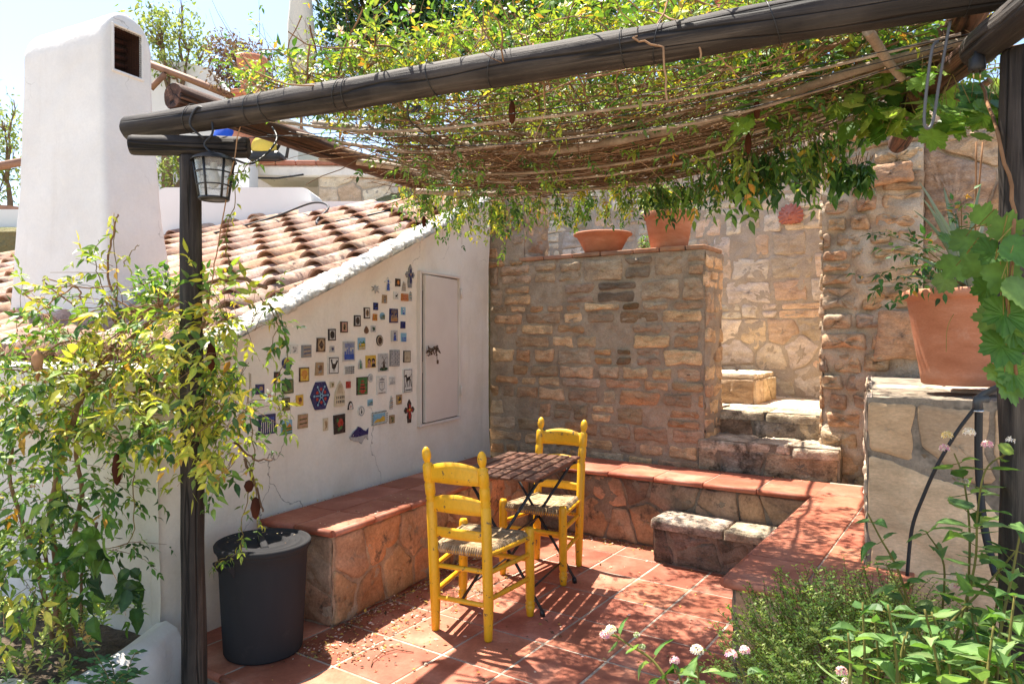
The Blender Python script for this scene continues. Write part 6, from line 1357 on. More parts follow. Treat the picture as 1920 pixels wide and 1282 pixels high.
mb = MB(); p = W(0, 1262, 2.75); mb.lathe([(.13, -.25), (.13, .05), (.115, .085), (.07, .105), (.001, .11)], 20, Vector((p.x - .03, p.y, 0)), cap=False); mb.build('boulder', [M_WHITE], label='rounded whitewashed stone at the bottom left edge of the planter', cat='stone')
sc_ = Leaves('ovate')
for i in range(120):
    p = Vector((-1.69 - U(0, .75), 2.62 + U(0, .6), .09 + U(0, .05))); p.z += .17 * max(0, 1 - abs(p.y - 3.05) / .4); s_ = U(.03, .05); c = pick('succ')
    for k in range(14):
        an = k * 2.4; el = .25 + .9 * k / 14; d = Vector((math.cos(an) * math.cos(el), math.sin(an) * math.cos(el), math.sin(el))); sc_.add(p + Z * .004 * k, d, Z + d * -.3, s_ * (1 - .035 * k), (c[0] * U(.8, 1.2), c[1] * U(.9, 1.1), c[2]))
sc_.build('succulents', M_LEAF, label='mat of pale green succulent rosettes filling the planter', cat='succulents', kind='stuff')
t_ = empty('jade_plant', tuple(W(225, 1300, 2.6)), 0, 'small plant with round dark green leaves spilling over the white planter', 'plant'); L_ = Leaves('ovate'); sm = MB()
for i in range(14):
    e = W(U(140, 265), U(1195, 1290), U(2.55, 2.75)); P = curve_pts(W(215, 1310, 2.65), e, -.03, 6, .02); sm.tube(P, .002, 4, c=(.6, .8, .5), cap=False)
    for p in P[2:]:
        for sg in (-1, 1): L_.add(p, Vector((sg, U(-.5, .2), U(-.2, .6))), Vector((0, -1, .6)) + rv(.3), U(.028, .038), pick('rose'))
L_.build('leaves', M_LEAF, t_); sm.build('stems', [M_TWIG], t_)

# ------------------------------------------------------------------ lanterns, cables, hose
def lantern(base, h, r, label, kind=0):
    t = empty('wall_lantern', tuple(base), 0, label, 'lantern'); ns = 6
    mb = MB(); mb.lathe([(r * 1.16, 0), (r * 1.20, -h * .03), (r * 1.05, h * .06), (r * .6, h * .16), (r * .15, h * .20), (.004, h * .24)], 24, base); mb.build('cap', [M_IRON], t)
    mb = MB(); mb.lathe([(r * .70, -h), (r * 1.0, -h * .02)], 24, base, cap=False); mb.lathe([(r * .98, -h * .02), (r * .68, -h)], 24, base, cap=False); mb.build('glass', [M_GLASS], t)
    mb = MB()
    for k in range(ns):
        an = 2 * math.pi * k / ns + .4; d = Vector((math.cos(an), math.sin(an), 0)); mb.tube([base + d * r * 1.04, base + d * r * .74 - Z * h], .0045, 6)
    for f in (.33, .66, 1.0): rr = r * (1.05 - .31 * f); mb.tube([base + Vector((math.cos(x), math.sin(x), 0)) * rr - Z * h * f for x in [2 * math.pi * i / 24 for i in range(25)]], .003 if f < 1 else .006, 6, cap=False)
    mb.lathe([(.001, -h * 1.02), (r * .72, -h * 1.02), (r * .74, -h * .98)], 20, base, cap=False); mb.build('frame', [M_IRON], t)
    mb = MB(); mb.lathe([(.012, -.01), (.014, -h * .25), (.024, -h * .42), (.026, -h * .55), (.015, -h * .68), (.001, -h * .72)], 14, base, cap=False); mb.build('bulb', [flat('frosted_bulb', (.75, .74, .70), .3)], t)
    return t
lb = W(402, 302, 2.86); lt = lantern(lb, .155, .074, 'black caged glass lantern hanging from the top of the left log post')
mb = MB(); mb.tube([lb + Z * .03, lb + Z * .035 + Vector((-.06, .03, 0)), Vector((-1.30, 2.93, 2.13))], .006, 6); mb.build('bracket', [M_IRON], lt)
rr_ = ray_on(1488, rw - EU * .14, EV); lq = Vector((rr_.x, rr_.y, W(1488, 300, rr_.y).z)); l2 = lantern(lq, .22, .07, 'black wall lantern half hidden by leaves above the red sun face')
mb = MB(); mb.tube([lq + Z * .04, lq + Z * .10 + EU * .05, lq + Z * .02 + EU * .13], .008, 6); mb.build('bracket', [M_IRON], l2)
def cable(name, label, pts, r, cat='cable', mat=None, n=8, k=8, c=(1, 1, 1)):
    P = [W(*q) for q in pts]; o = []
    for i in range(len(P) - 1):
        p0 = P[max(0, i - 1)]; p1, p2 = P[i], P[i + 1]; p3 = P[min(len(P) - 1, i + 2)]
        for j in range(k):
            f = j / k; o.append(.5 * ((2 * p1) + (p2 - p0) * f + (2 * p0 - 5 * p1 + 4 * p2 - p3) * f * f + (3 * p1 - p0 - 3 * p2 + p3) * f ** 3))
    o.append(P[-1]); mb = MB(); mb.tube(o, r, n, c=c); return mb.build(name, [mat or M_RUBBER], label=label, cat=cat) if label else mb
M_RUBBER = flat('black_rubber', (.02, .02, .022), .5, .4)
cable('power_cable', 'black cable looped over the left end of the beam and down to the lantern', [(385, 262, 2.86), (358, 235, 2.84), (372, 203, 2.84), (395, 215, 2.84), (400, 250, 2.82), (385, 272, 2.83), (405, 292, 2.82), (440, 300, 2.85), (470, 308, 2.9), (500, 290, 3.0), (520, 262, 3.1), (512, 240, 3.2)], .0045)
cable('power_cable', 'thin dark cable hanging from the middle of the beam into the cane mat', [(765, 195, 2.55), (768, 225, 2.6), (790, 245, 2.75), (835, 275, 3.1), (880, 292, 3.4)], .003)
mb = cable('', None, [(768, 196, 2.54), (780, 205, 2.54), (772, 212, 2.55), (788, 200, 2.54), (784, 212, 2.54)], .004); mb.build('tape_knot', [M_RUBBER], label='black knot of tape and wire tied under the beam', cat='wire')
cable('power_cable', 'long grey cable loop hanging below the beam near the right post', [(1778, 42, 1.92), (1770, 90, 1.92), (1758, 160, 1.92), (1748, 225, 1.92), (1738, 242, 1.92), (1731, 228, 1.92), (1735, 170, 1.92), (1745, 95, 1.92), (1755, 80, 1.93)], .0042, mat=flat('grey_rubber', (.12, .12, .125), .5))
pgp = empty('plug', tuple(W(1828, 120, 1.88)), 0, 'black two-pin plug dangling on a cable beside the right post', 'plug')
mb = cable('', None, [(1868, 45, 1.85), (1850, 60, 1.86), (1836, 75, 1.88), (1829, 100, 1.88)], .004); mb.build('cord', [M_RUBBER], pgp)
mb = MB(); p = W(1829, 96, 1.88); mb.lathe([(.006, 0), (.009, -.012), (.019, -.022), (.021, -.05), (.017, -.056)], 14, p); mb.build('body', [M_RUBBER], pgp)
for dx in (-.009, .009): mb = MB(); mb.tube([p + Vector((dx, 0, -.055)), p + Vector((dx, 0, -.075))], .0024, 8); mb.build('pin', [flat('brass', (.55, .45, .25), .3, .5, 1.0)], pgp)
def roofp(t, s, up=.10): return A0 + ED * t + EN * s + Z * (roofz(t) + up)
mb = MB(); pts = [roofp(2.0, 3.4), roofp(2.1, 2.9), roofp(2.45, 2.4, .13), roofp(2.7, 2.05, .20), roofp(2.6, 1.75, .16), roofp(2.2, 1.55), roofp(2.25, 1.2), roofp(2.5, .8), roofp(2.6, .3)]
o = []
for i in range(len(pts) - 1):
    p0 = pts[max(0, i - 1)]; p1, p2 = pts[i], pts[i + 1]; p3 = pts[min(len(pts) - 1, i + 2)]
    for j in range(8): f = j / 8; o.append(.5 * ((2 * p1) + (p2 - p0) * f + (2 * p0 - 5 * p1 + 4 * p2 - p3) * f * f + (3 * p1 - p0 - 3 * p2 + p3) * f ** 3))
mb.tube(o, .011, 8); mb.build('roof_cable', [M_RUBBER], label='thick black cable snaking across the top of the tiled roof', cat='cable')
hp = empty('irrigation_pipe', tuple(W(1835, 760, 2.6)), 0, 'black irrigation pipe with an elbow and thin drip hose before the beige flagstone', 'pipe')
mb = cable('', None, [(1836, 765, 2.6), (1836, 860, 2.6), (1842, 950, 2.58), (1852, 1010, 2.55), (1870, 1080, 2.5)], .0135); mb.build('pipe', [M_RUBBER], hp)
mb = cable('', None, [(1833, 752, 2.6), (1838, 744, 2.6), (1855, 734, 2.58), (1900, 715, 2.5)], .0125); mb.build('pipe', [M_GREYP := flat('grey_pipe', (.07, .075, .08), .4)], hp)
mb = MB(); p = W(1834, 752, 2.6); mb.tube([p + Vector((.03, -.01, .012)), p + Vector((0, 0, .006)), p - Z * .03], .0185, 10); mb.build('elbow', [M_GREYP], hp)
mb = MB(); mb.tube([p - Z * .032, p - Z * .04], .0205, 12); mb.build('clamp', [flat('steel', (.55, .55, .55), .3, .5, .9)], hp)
mb = cable('', None, [(1826, 768, 2.6), (1795, 810, 2.62), (1760, 870, 2.65), (1735, 925, 2.68), (1712, 990, 2.7), (1703, 1080, 2.7)], .0068); mb.build('drip_hose', [M_RUBBER], hp)
# sun face
sf = ray_on(1482, rw - EU * .022, EV); sf = Vector((sf.x, sf.y, W(1482, 405, sf.y).z)); t_ = empty('sun_mask', tuple(sf), 0, 'small red clay sun face fixed high on the pale back wall', 'wall mask')
M_MASK = material('red_clay', [(.40, .12, .08), (.52, .20, .14)], scale=20, rough=.6, bump=.3)
mb = MB(); mr_ = .115
def face(a, b):
    r = mr_ * a; an = 2 * math.pi * b; x, y = math.cos(an) * r, math.sin(an) * r
    if y < -mr_ * .62: y = -mr_ * .62 - (abs(y) - mr_ * .62) * .15
    ray = 1 + (.05 * math.cos(an * 16) if a > .75 else 0); h = .035 * (1 - a ** 2) + .006 * math.cos(an * 16) * (1 if a > .62 else 0)
    ov = max(0, 1 - (x / .058) ** 2 - (y / .078) ** 2); h += .022 * math.sqrt(ov)
    h += .014 * max(0, 1 - (x / .012) ** 2 - ((y - .0) / .028) ** 2)
    for sx in (-1, 1): h -= .010 * max(0, 1 - ((x - sx * .024) / .013) ** 2 - ((y - .018) / .007) ** 2) ** .5 * 1.3
    h -= .010 * max(0, 1 - (x / .024) ** 2 - ((y + .040) / .006) ** 2) ** .5 * 1.2; h += .005 * max(0, 1 - (x / .02) ** 2 - ((y + .052) / .006) ** 2)
    return sf + EV * x * ray + Z * y * ray - EU * h
mb.grid(face, 30, 96, flip=True); mb.build('relief', [M_MASK], t_)

# ------------------------------------------------------------------ fallen leaves and petals
lt_ = Leaves('quad'); LC = [(.50, .40, .30), (.62, .52, .42), (.30, .20, .11), (.18, .10, .05), (.55, .40, .10), (.66, .55, .52), (.40, .30, .10), (.10, .06, .035), (.16, .08, .04)]
def litter(p, s): lt_.add(p + Z * .004, Vector((U(-1, 1), U(-1, 1), U(-.15, .25))), Z + rv(.5), s, tint([R.choice(LC)], .2))
for i in range(2300):
    x = R.random()
    if x < .30: p = b0 + BL * U(.0, 2.1) - BLn * abs(R.gauss(0, .05)) - BLn * .01
    elif x < .60: p = b0 + BL * U(-.3, 1.2) - BLn * abs(R.gauss(.1, .22))
    elif x < .72: q_ = G(*R.choice([(600, 1220), (690, 1215), (740, 1180), (890, 1110), (900, 1090), (640, 1235)])); p = Vector((q_.x, q_.y, 0)) + Vector((R.gauss(0, .07), R.gauss(0, .05), 0))
    elif x < .84: p = c0 - EV * U(.9, 2.1) - EU * abs(R.gauss(0, .05))
    else: p = uv2w(U(1.9, 4.6), U(-2.7, -.9))
    p = Vector((p.x, p.y, .003)); litter(p, U(.010, .030) if R.random() < .5 else U(.007, .016))
for i in range(240):
    p = b0 + BL * U(0, 2.2) + BLn * (abs(R.gauss(0, .13)) if R.random() < .5 else .50 - abs(R.gauss(0, .03))); litter(Vector((p.x, p.y, ZB + .004)), U(.006, .016))
for i in range(110):
    p = c0 - EV * U(0, 2.0) + EU * (.44 - abs(R.gauss(0, .05))); litter(Vector((p.x, p.y, ZB + .004)), U(.006, .014))
for i in range(14):
    p = B + rv(.16); litter(Vector((p.x, p.y, .524)), U(.008, .016))
lt_.build('fallen_leaves', M_LEAF, label='dry leaves and pale petals scattered over the red tiles', cat='leaf litter', kind='stuff')
mb = MB(); mb.tube([Vector((*G(695, 1253)[:2], .004)), Vector((*G(698, 1243)[:2], .01)), Vector((*G(715, 1230)[:2], .012)), Vector((*G(742, 1222)[:2], .008)), Vector((*G(775, 1226)[:2], .005))], .0022, 5, c=(.8, .7, .6)); mb.build('fallen_twig', [M_TWIG], label='thin curved dry twig lying on the sunlit floor tile', cat='twig')

# ------------------------------------------------------------------ plants in the right foreground
th = empty('thyme_bush', tuple(W(1590, 1400, 2.15)), 0, 'dense fine-leaved green thyme bush in front of the right end of the bench', 'shrub')
lv = Leaves('quad'); stm = MB(); c_ = W(1615, 1345, 2.15)
for i in range(2100):
    v = rv(); v.z = abs(v.z) * 1.0; k = U(.25, 1) ** .5; p = c_ + Vector((v.x * .40, v.y * .33, v.z * .38)) * k * (1 + .25 * nz(v * 2, 1.3))
    d = (Vector((v.x * .6, v.y * .6, .7)) + rv(.35)).normalized(); q = p.copy(); L = U(.05, .10); pts = [p]; cc = pick('thyme'); n = 7
    for j in range(n):
        d = (d + rv(.10)).normalized(); q = q + d * L / n; pts.append(q.copy())
        an = j * 1.57
        for sg in (0, math.pi):
            o = Vector((math.cos(an + sg), math.sin(an + sg), .5)); lv.add(q, o, d, U(.009, .016), (cc[0] * (.85 + .1 * j), cc[1] * (.85 + .09 * j), cc[2]))
    stm.tube(pts, .0009, 3, c=(.6, .7, .4), cap=False)
for i in range(60): stm.tube(curve_pts(c_ - Z * .1 + rv(.05), c_ + rv(.25) + Z * .1, -.03, 6, .02), .003, 4, c=(.8, .7, .6), cap=False)
lv.build('leaves', M_LEAF, th); stm.build('stems', [M_TWIG], th)
def lantana(name_loc, label, stems, flowers, leafsize=.055, pal='lant', dens=1.0):
    t = empty('lantana', tuple(name_loc), 0, label, 'lantana', 'flowering shrubs in the right foreground'); lv = Leaves('serr'); sm = MB()
    for pts in stems:
        P = [W(*q) for q in pts]; o = []
        for i in range(len(P) - 1):
            p0 = P[max(0, i - 1)]; p1, p2 = P[i], P[i + 1]; p3 = P[min(len(P) - 1, i + 2)]
            for j in range(6): f = j / 6; o.append(.5 * ((2 * p1) + (p2 - p0) * f + (2 * p0 - 5 * p1 + 4 * p2 - p3) * f * f + (3 * p1 - p0 - 3 * p2 + p3) * f ** 3))
        o.append(P[-1]); sm.tube(o, [.0042 * (1 - .55 * i / len(o)) for i in range(len(o))], 6, c=(.75, 1.05, .45))
        acc = 0; an = U(0, 3)
        for i in range(1, len(o)):
            acc += (o[i] - o[i - 1]).length
            if acc > .052 / dens:
                acc = 0; an += 1.57 + U(-.3, .3); tg = (o[i] - o[i - 1]).normalized(); a = tg.cross(Vector((0, 1, .1))).normalized(); b = tg.cross(a); f = 1 - .45 * i / len(o)
                for sg in (0, math.pi):
                    d = a * math.cos(an + sg) + b * math.sin(an + sg) + tg * .35 - Z * U(.0, .5); s_ = leafsize * 1.45 * U(.7, 1.2) * f
                    sm.tube([o[i], o[i] + d.normalized() * s_ * .25], .0013, 4, c=(.8, 1.1, .5), cap=False); lv.add(o[i] + d.normalized() * s_ * .22, d, tg + Z * .5 + rv(.2), s_, pick(pal))
                if U(0, 1) < .35: lv.add(o[i], tg + rv(.6), Z, leafsize * .45, pick(pal))
    lv.build('leaves', M_GRAPE, t); sm.build('stems', [M_TWIG], t)
    for (px, py, dd, r, col) in flowers:
        fl = Leaves('quad'); p = W(px, py, dd)
        for k in range(26):
            v = rv(); v = Vector((v.x, v.y - .2, abs(v.z) * .8)).normalized(); q = p + v * r * .75; u = v.cross(rv()).normalized(); w2 = v.cross(u)
            for m in range(4):
                x = m * 1.57; fl.add(q, u * math.cos(x) + w2 * math.sin(x) + v * .3, v, r * .42, tint([col, (.80, .72, .62), col], .08))
        fl.build('flower_head', M_PETAL, t)
    return t
PK = (.72, .38, .52); WH = (.80, .72, .72); YW = (.80, .62, .30)
lantana(W(1700, 1400, 2.0), 'tall pink-flowered lantana stem rising beside the thyme bush', [
    [(1745, 1330, 1.95), (1720, 1200, 1.95), (1690, 1080, 1.97), (1650, 1005, 2.0), (1628, 962, 2.0)], [(1740, 1320, 1.9), (1735, 1220, 1.9), (1700, 1130, 1.92), (1665, 1060, 1.95)],
    [(1790, 1300, 2.1), (1770, 1180, 2.1), (1772, 1060, 2.1), (1740, 1000, 2.12)]], [(1803, 1102, 2.0, .018, PK)], .062)
lantana(W(1850, 1400, 1.8), 'big lantana with pink and white flower heads in front of the right post', [
    [(1770, 1330, 1.75), (1800, 1180, 1.78), (1830, 1060, 1.8), (1835, 960, 1.8), (1850, 880, 1.82), (1890, 850, 1.82)], [(1800, 1300, 1.9), (1815, 1150, 1.95), (1820, 1000, 2.0), (1808, 900, 2.05), (1790, 850, 2.1)],
    [(1870, 1300, 1.6), (1880, 1180, 1.62), (1900, 1080, 1.65), (1915, 1000, 1.66)], [(1700, 1320, 1.7), (1760, 1200, 1.72), (1850, 1100, 1.75), (1910, 1030, 1.75)],
    [(1900, 1300, 1.5), (1895, 1220, 1.5), (1905, 1120, 1.52)], [(1830, 1320, 1.6), (1840, 1230, 1.6), (1830, 1170, 1.62)], [(1790, 1330, 1.6), (1770, 1250, 1.6), (1720, 1190, 1.62)], [(1850, 1300, 1.9), (1870, 1150, 1.9), (1890, 980, 1.9), (1905, 880, 1.9)]],
    [(1777, 818, 2.1, .018, YW), (1772, 842, 2.1, .017, PK), (1818, 812, 2.12, .019, WH), (1852, 835, 2.1, .018, PK), (1899, 826, 1.82, .016, WH), (1810, 905, 2.05, .014, (.45, .36, .30))], .066, dens=1.25)
lantana(W(1640, 1420, 1.6), 'leafy lantana shoots crowding the bottom right corner below the post', [
    [(1590 + 21 * i, 1340, 1.42 + .07 * (i % 4)), (1585 + 21 * i + U(-25, 25), 1260, 1.46 + .07 * (i % 4)), (1580 + 22 * i + U(-40, 40), 1175 + U(-50, 60), 1.48 + .07 * (i % 4))] for i in range(17)], [(1580, 1262, 1.5, .014, PK), (1590, 1282, 1.5, .012, WH)], .062, dens=1.3)
lantana(W(1290, 1420, 1.55), 'sprawling lantana sprig with pink flower heads at the bottom centre', [
    [(1260, 1360, 1.5), (1255, 1290, 1.52), (1225, 1240, 1.55), (1180, 1210, 1.57), (1150, 1190, 1.58)], [(1300, 1340, 1.5), (1310, 1280, 1.52), (1308, 1235, 1.53)], [(1270, 1340, 1.5), (1280, 1290, 1.5), (1268, 1255, 1.5)],
    [(1390, 1360, 1.5), (1400, 1290, 1.52), (1385, 1245, 1.53)], [(1350, 1350, 1.45), (1330, 1300, 1.45), (1290, 1270, 1.46)]],
    [(1135, 1192, 1.58, .014, PK), (1146, 1183, 1.58, .014, WH), (1308, 1222, 1.53, .016, WH), (1266, 1241, 1.5, .012, PK), (1372, 1230, 1.53, .015, PK), (1398, 1222, 1.53, .013, PK), (1195, 1193, 1.57, .009, (.3, .4, .15)), (1205, 1215, 1.57, .009, (.3, .4, .15))], .046, dens=1.3)

# ------------------------------------------------------------------ background
def tree(name, label, cat, base, blobs, kind, size, pal, n, tr=.07, mat=None, per=3, flat_=False, group=None):
    t = empty(name, tuple(base), 0, label, cat, group); L_ = Leaves(kind); sm = MB(); tot = sum(r[0] * r[1] * r[2] for _, r in blobs); base = Vector(base)
    top = sum((Vector(c) for c, r in blobs), Vector()) / len(blobs); fork = base.lerp(top, .45)
    sm.tube(curve_pts(base, fork, 0, 6, .1), [tr * (1 - .08 * j) for j in range(7)], 8)
    for c, r in blobs:
        c = Vector(c); sm.tube(curve_pts(fork, c, -.1, 6, .1), [tr * .5 * (1 - .12 * j) for j in range(7)], 6)
        for i in range(int(n * r[0] * r[1] * r[2] / tot)):
            p, v = in_blob((tuple(c), r)); p += Vector((nz(p, 1.2, 3), nz(p, 1.2, 7), nz(p, 1.2, 11))) * min(r) * .5
            if i % 6 == 0: sm.tube(curve_pts(c.lerp(fork, .15), p, -.05, 5, .08), [tr * .12 * (1 - .15 * j) for j in range(6)], 4, cap=False)
            for k in range(per): L_.add(p + rv(size[1] * 1.3), v * .4 + rv(), Z + rv(.9), U(*size), pick(pal))
    L_.build('crown', mat or M_FARLEAF, t); sm.build('trunk', [M_TWIG], t); return t
def BW(px, py, d, rx, ry, rz): return (tuple(W(px, py, d)), (rx, ry, rz))
tree('tree', 'sparse pale green tree at the far left edge beyond the chimney', 'tree', W(20, 400, 13), [BW(10, 230, 13, .45, .5, .45), BW(-30, 280, 13, .5, .6, .7), BW(30, 300, 13, .25, .4, .5), BW(28, 190, 13, .12, .2, .35), BW(0, 360, 13, .4, .5, .3)], 'ovate', (.06, .12), 'olive', 420, .06)
tree('tree', 'pale green tree with airy branches right behind the chimney top', 'tree', W(330, 420, 12), [BW(300, 60, 12, .40, .5, .40), BW(360, 70, 12, .30, .4, .35), BW(330, 130, 12, .5, .5, .3), BW(300, 40, 12, .25, .3, .25), BW(345, 15, 12, .12, .2, .35), BW(385, 95, 12, .25, .3, .25)], 'ovate', (.06, .12), 'olive', 520, .07)
tree('tree', 'brownish purple bush on the terrace beside the tall chimney pot', 'bush', W(440, 230, 10.8), [BW(435, 100, 10.8, .25, .3, .25), BW(470, 115, 10.8, .28, .3, .2), BW(430, 145, 10.8, .25, .3, .2), BW(490, 150, 10.8, .2, .2, .2)], 'ovate', (.04, .08), 'plum', 900, .03)
tree('tree', 'dark green conifer-like tree behind the pergola heap', 'tree', W(760, 320, 12.5), [BW(680, 10, 12.5, .7, .7, .8), BW(790, 20, 12.5, .7, .7, .9), BW(840, 90, 12.5, .6, .7, .7), BW(720, 110, 12.5, .5, .7, .7), BW(640, 80, 12.8, .35, .5, .6)], 'ovate', (.08, .15), 'dark', 2600, .12, per=4)
tree('tree', 'mid green leafy tree behind the middle of the pergola', 'tree', W(1000, 320, 12), [BW(930, 20, 12, .8, .7, .7), BW(1050, 60, 12, .7, .7, .8), BW(1130, 0, 12, .7, .7, .6), BW(980, 110, 12, .7, .7, .5)], 'ovate', (.08, .15), 'green', 2300, .12, per=4)
tree('tree', 'bright green shrubby tree behind the right half of the beam', 'tree', W(1350, 320, 10.5), [BW(1250, 30, 10.5, .8, .6, .6), BW(1400, 20, 10.5, .8, .6, .6), BW(1520, 50, 10.5, .8, .6, .6), BW(1650, 40, 10.5, .8, .6, .6), BW(1330, 130, 10.5, .8, .6, .5), BW(1780, 80, 10.5, .8, .6, .7)], 'ovate', (.06, .12), 'vine', 2600, .10, per=4)
bush('shrub', 'green shrub growing beneath the timber post left of the terrace', 'shrub', [BW(320, 320, 10.6, .35, .3, .35), BW(395, 300, 10.6, .2, .2, .3)], 'ovate', M_FARLEAF, (.05, .1), 'olive', 300, tuple(W(330, 370, 10.6)))
M_FWHITE = material('far_white_wall', [(.74, .72, .68), (.80, .78, .75)], scale=1.5, rough=.9, bump=.3)
M_TIMBER = material('brown_timber', [(.20, .10, .06), (.32, .18, .12)], scale=8, rough=.7, bump=.3)
nb_ = empty('white_house', tuple(W(365, 380, 12)), 0, 'white gabled wall of a neighbouring house behind the chimney', 'house')
mb = MB(); d_ = 12; o = Vector((0, d_, 0)); P = [W(x, y, d_) for x, y in ((262, 380), (560, 380), (560, 230), (440, 190), (395, 130), (345, 118), (262, 112))]
mb.prism([(p.x, p.z) for p in P], o, Vector((1, 0, 0)), Z, Vector((0, 1.5, 0))); mb.build('wall', [M_FWHITE], nb_)
tm = empty('timber_pergola', tuple(W(312, 365, 11)), 0, 'brown timber post and sloping beam with a brace beyond the outbuilding roof', 'timber frame')
mb = MB(); mb.tube([W(278, 120, 11), W(352, 148, 11), W(450, 188, 11)], .055, 4); mb.build('beam', [M_TIMBER], tm)
mb = MB(); mb.tube([W(285, 168, 11), W(312, 140, 11)], .05, 4); mb.build('brace', [M_TIMBER], tm)
mb = MB(); mb.box(W(304, 364, 11), (.125, 0, 0), (0, .12, 0), (0, 0, .62)); mb.build('post', [M_TIMBER], tm)
mb = MB(); mb.tube([W(-30, 318, 9.5), W(55, 302, 9.5)], .055, 10); mb.build('rail', [M_TIMBER], label='round brown wooden rail at the far left edge of the picture', cat='rail')
mb = MB(); mb.box(W(-40, 440, 9), (1.0, 0, 0), (0, .3, 0), (0, 0, .32)); mb.build('parapet_wall', [M_FWHITE], label='low white parapet left of the chimney behind the tiled roof', cat='wall')
mb = MB(); mb.prism([(0, 0), (.65, 0), (.6, .09), (.1, .14)], W(-35, 402, 9.3), Vector((1, 0, 0)), Z, Vector((0, 1.2, 0))); mb.build('red_roof', [M_TIMBER], label='dark red roof edge of a far building at the left border', cat='roof')
def lump(name, x0, x1, ytop, ybot, d, depth, label, mat=M_FWHITE, cat='wall', r=.05):
    mb = MB(); a = W(x0, ybot, d); Wd = W(x1, ybot, d).x - a.x; H = W(x0, ytop, d).z - a.z; pts = [(0, 0), (Wd, 0)] + [(Wd - r + r * math.sin(t), H - r + r * math.cos(t)) for t in (1.57, 1.0, .5, 0)] + [(r - r * math.sin(t), H - r + r * math.cos(t)) for t in (0, .5, 1.0, 1.57)]
    mb.prism(pts, a, Vector((1, 0, 0)), Z, Vector((0, depth, 0))); return mb.build(name, [mat], label=label, cat=cat)
lump('parapet_wall', 296, 583, 352, 440, 7.6, .5, 'rounded white parapet running along the top of the tiled roof', r=.09)
lump('parapet_wall', 560, 800, 378, 440, 7.35, .3, 'low white kerb where the tiled roof meets the terrace wall', r=.04)
lump('white_pillar', 425, 468, 292, 400, 8.3, .3, 'stubby rounded white pillar behind the lantern', cat='pillar', r=.12)
# terrace wall with brick edge
tw_ = W(478, 330, 8.8)
trc = empty('terrace_wall', tuple(tw_), 0, 'beige stone terrace wall with a brick edge above the tiled roof', 'terrace wall')
mb = MB(); a = W(598, 400, 8.75); Wd = W(1000, 400, 8.75).x - a.x; H = W(0, 312, 8.75).z - a.z; X_ = Vector((1, 0, 0)); Y_ = Vector((0, 1, 0))
solid(mb, a, X_ * Wd, Y_ * .4, Z * H, 1); flags(mb, a, X_, Z, -Y_, Wd, H, .3, seed=77, h=.02, cols=PL); backing(mb, a, X_, Z, -Y_, Wd, H, res=.06); mb.build('stone_face', [M_PALESTONE, M_PALEMORTAR], trc)
mb = MB(); a = W(478, 332, 8.7); mb.box(a, (3.6, 0, 0), (0, 1.0, 0), (0, 0, .14), bev=.02); mb.build('slab', [M_PLASTER], trc)
mb = MB()
for i in range(14): mb.box(a + Vector((.02 + i * .25, -.03, .141)), (.24, 0, 0), (0, .3, 0), (0, 0, .055), c=tint([(1, 1, 1), (.9, .85, .8)]), bev=.008)
mb.build('brick_edge', [material('terrace_brick', [(.34, .13, .08), (.46, .22, .15)], scale=8, attr=True)], trc)
mb = MB(); mb.box(W(478, 400, 9.3), (.85, 0, 0), (0, .1, 0), (0, 0, .6)); mb.build('back_wall', [M_PLASTER], trc)
mb = MB(); mb.tube([W(470, 334, 8.6), W(520, 335, 8.6), W(570, 328, 8.6)], .012, 6); mb.build('pipe', [M_RUBBER], trc)
cp = empty('chimney_pot', tuple(W(474, 215, 9.2)), 0, 'flared terracotta chimney pot on a brick base above the rafter end', 'chimney pot')
b_ = W(474, 183, 9.2); mb = MB(); mb.lathe([(.13, 0), (.135, .1), (.15, .22), (.165, .34), (.19, .44), (.19, .50), (.17, .50), (.14, .2), (.001, .2)], 24, b_, cap=False); mb.build('pot', [M_POT], cp)
mb = MB(); mb.box(b_ + Vector((-.17, -.17, -.75)), (.34, 0, 0), (0, .34, 0), (0, 0, .75), bev=.01); mb.box(b_ + Vector((-.2, -.2, -.02)), (.4, 0, 0), (0, .4, 0), (0, 0, .06), bev=.01); mb.build('base', [M_POT], cp)
s0 = W(450, 303, 8.9)
pot('garden_urn', s0, [(.10, 0), (.12, .02), (.19, .12), (.21, .24), (.17, .32), (.16, .36), (.19, .40), (.17, .40)], 'salmon pink clay urn on the terrace between the blue bag and the yellow tool', 'urn')
M_BLUE = flat('blue_plastic', (.01, .07, .45), .5)
mb = MB(); s1_ = W(425, 300, 8.8)
mb.lathe([(.11, 0), (.15, .04), (.17, .2), (.14, .34), (.08, .42), (.001, .44)], 10, s1_, cap=False); mb.v = [tuple(Vector(p) + rv(.012)) for p in mb.v]; mb.build('blue_bag', [M_BLUE], label='crumpled bright blue bag on the terrace behind the lantern', cat='bag')
yt = empty('pressure_washer', tuple(W(500, 303, 8.7)), 0, 'yellow and black machine with a round drum on the terrace edge', 'machine'); q = W(498, 300, 8.65)
mb = MB(); mb.lathe([(.02, -.12), (.13, -.11), (.15, -.04), (.15, .04), (.13, .11), (.02, .12)], 20, q + Z * .13, Y_); mb.build('drum', [flat('yellow_plastic', (.62, .45, .06), .5)], yt)
mb = MB(); mb.box(q + Vector((-.20, -.14, -.02)), (.42, 0, 0), (0, .3, 0), (0, 0, .10), bev=.03); mb.build('base', [M_RUBBER], yt)
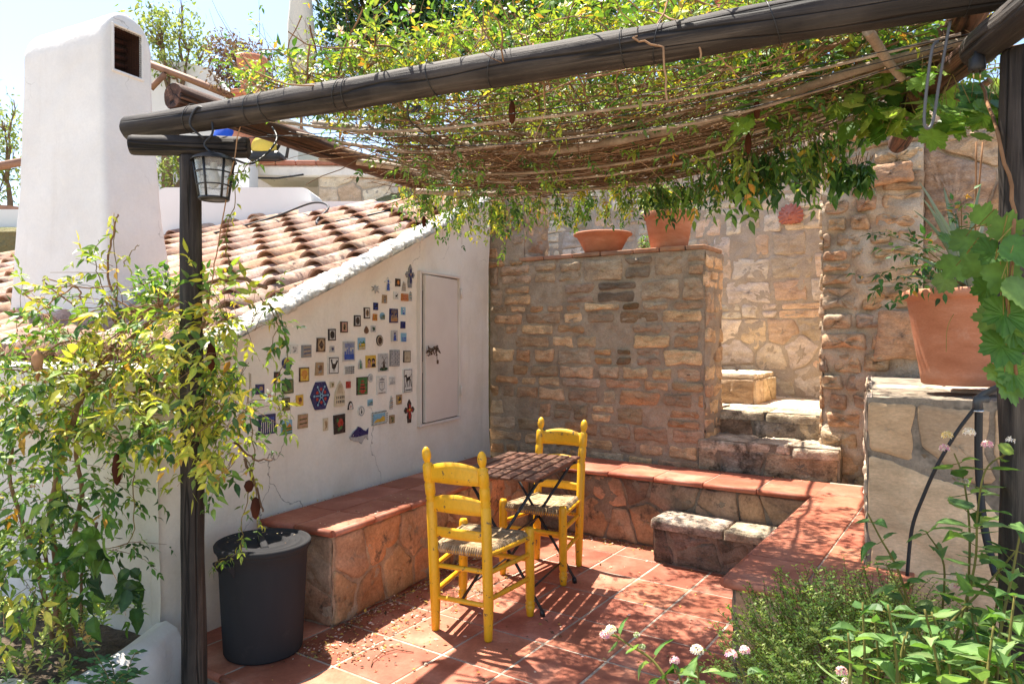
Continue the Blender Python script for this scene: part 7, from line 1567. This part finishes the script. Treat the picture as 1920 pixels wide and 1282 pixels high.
mb = MB(); mb.tube([q + Vector((.12, 0, .08)), q + Vector((.22, 0, .26)), q + Vector((.30, 0, .24)), q + Vector((.26, 0, .02))], .02, 8); mb.build('handle', [M_RUBBER], yt)
mb = MB(); a = W(566, -40, 11.5); mb.lathe([(.01, .5), (.10, .3), (.16, -.2), (.20, -.8), (.22, -1.3), (.18, -1.7), (.03, -1.75)], 16, a); 
mb.v = [tuple(Vector(p) + rv(.015)) for p in mb.v]; um = empty('parasol', tuple(a - Z * 2), 0, 'closed cream parasol standing behind the vine at the top', 'parasol'); mb.build('canopy', [flat('cream_cloth', (.68, .64, .54), .9)], um)
mb = MB(); mb.tube([a - Z * 2.6, a - Z * .7], .025, 8); mb.build('pole', [M_TIMBER], um)
# garden wall high behind the vine, with pots
gw = Vector((-.4, 8.9, 2.9)); mb = MB(); solid(mb, gw, X_ * 11, Y_ * .4, Z * 1.75, 1); backing(mb, gw, X_, Z, -Y_, 11, 1.75, res=.12); courses(mb, gw, X_, Z, -Y_, 11, 1.75, rows=(.14, .26), wid=(.2, .6), cols=PL)
mb.build('garden_wall', [M_PALESTONE, M_PALEMORTAR], label='high garden wall behind the vine with flowerpots standing on top', cat='garden wall')
for (px, lab) in ((1028, 'terracotta pot high on the garden wall above the middle of the beam'), (1362, 'dark red plastic pot high on the garden wall near the right end')):
    p = W(px, 30, 9.1); p.z = 4.65; hh = (W(px, 10 if px < 1200 else 30, 9.1).z - 4.65)
    if px > 1200:
        mb = MB(); mb.box(p + Vector((-.2, -.15, 0)), (.4, 0, 0), (0, .3, 0), (0, 0, .5 + hh * .5), bev=.02); mb.build('clay_block', [M_POT], label='orange clay block carrying the dark red pot on the garden wall', cat='block'); p = p + Z * (.5 + hh * .5)
        pot('flowerpot', p, [(.13, 0), (.17, .22), (.19, .22), (.19, .30), (.17, .30)], lab, 'flowerpot', mat=material('dark_red_pot', [(.30, .08, .05), (.36, .11, .07)]))
    else: pot('flowerpot', p, [(.17, 0), (.22, .42), (.25, .42), (.25, .54), (.22, .54)], lab, 'flowerpot')
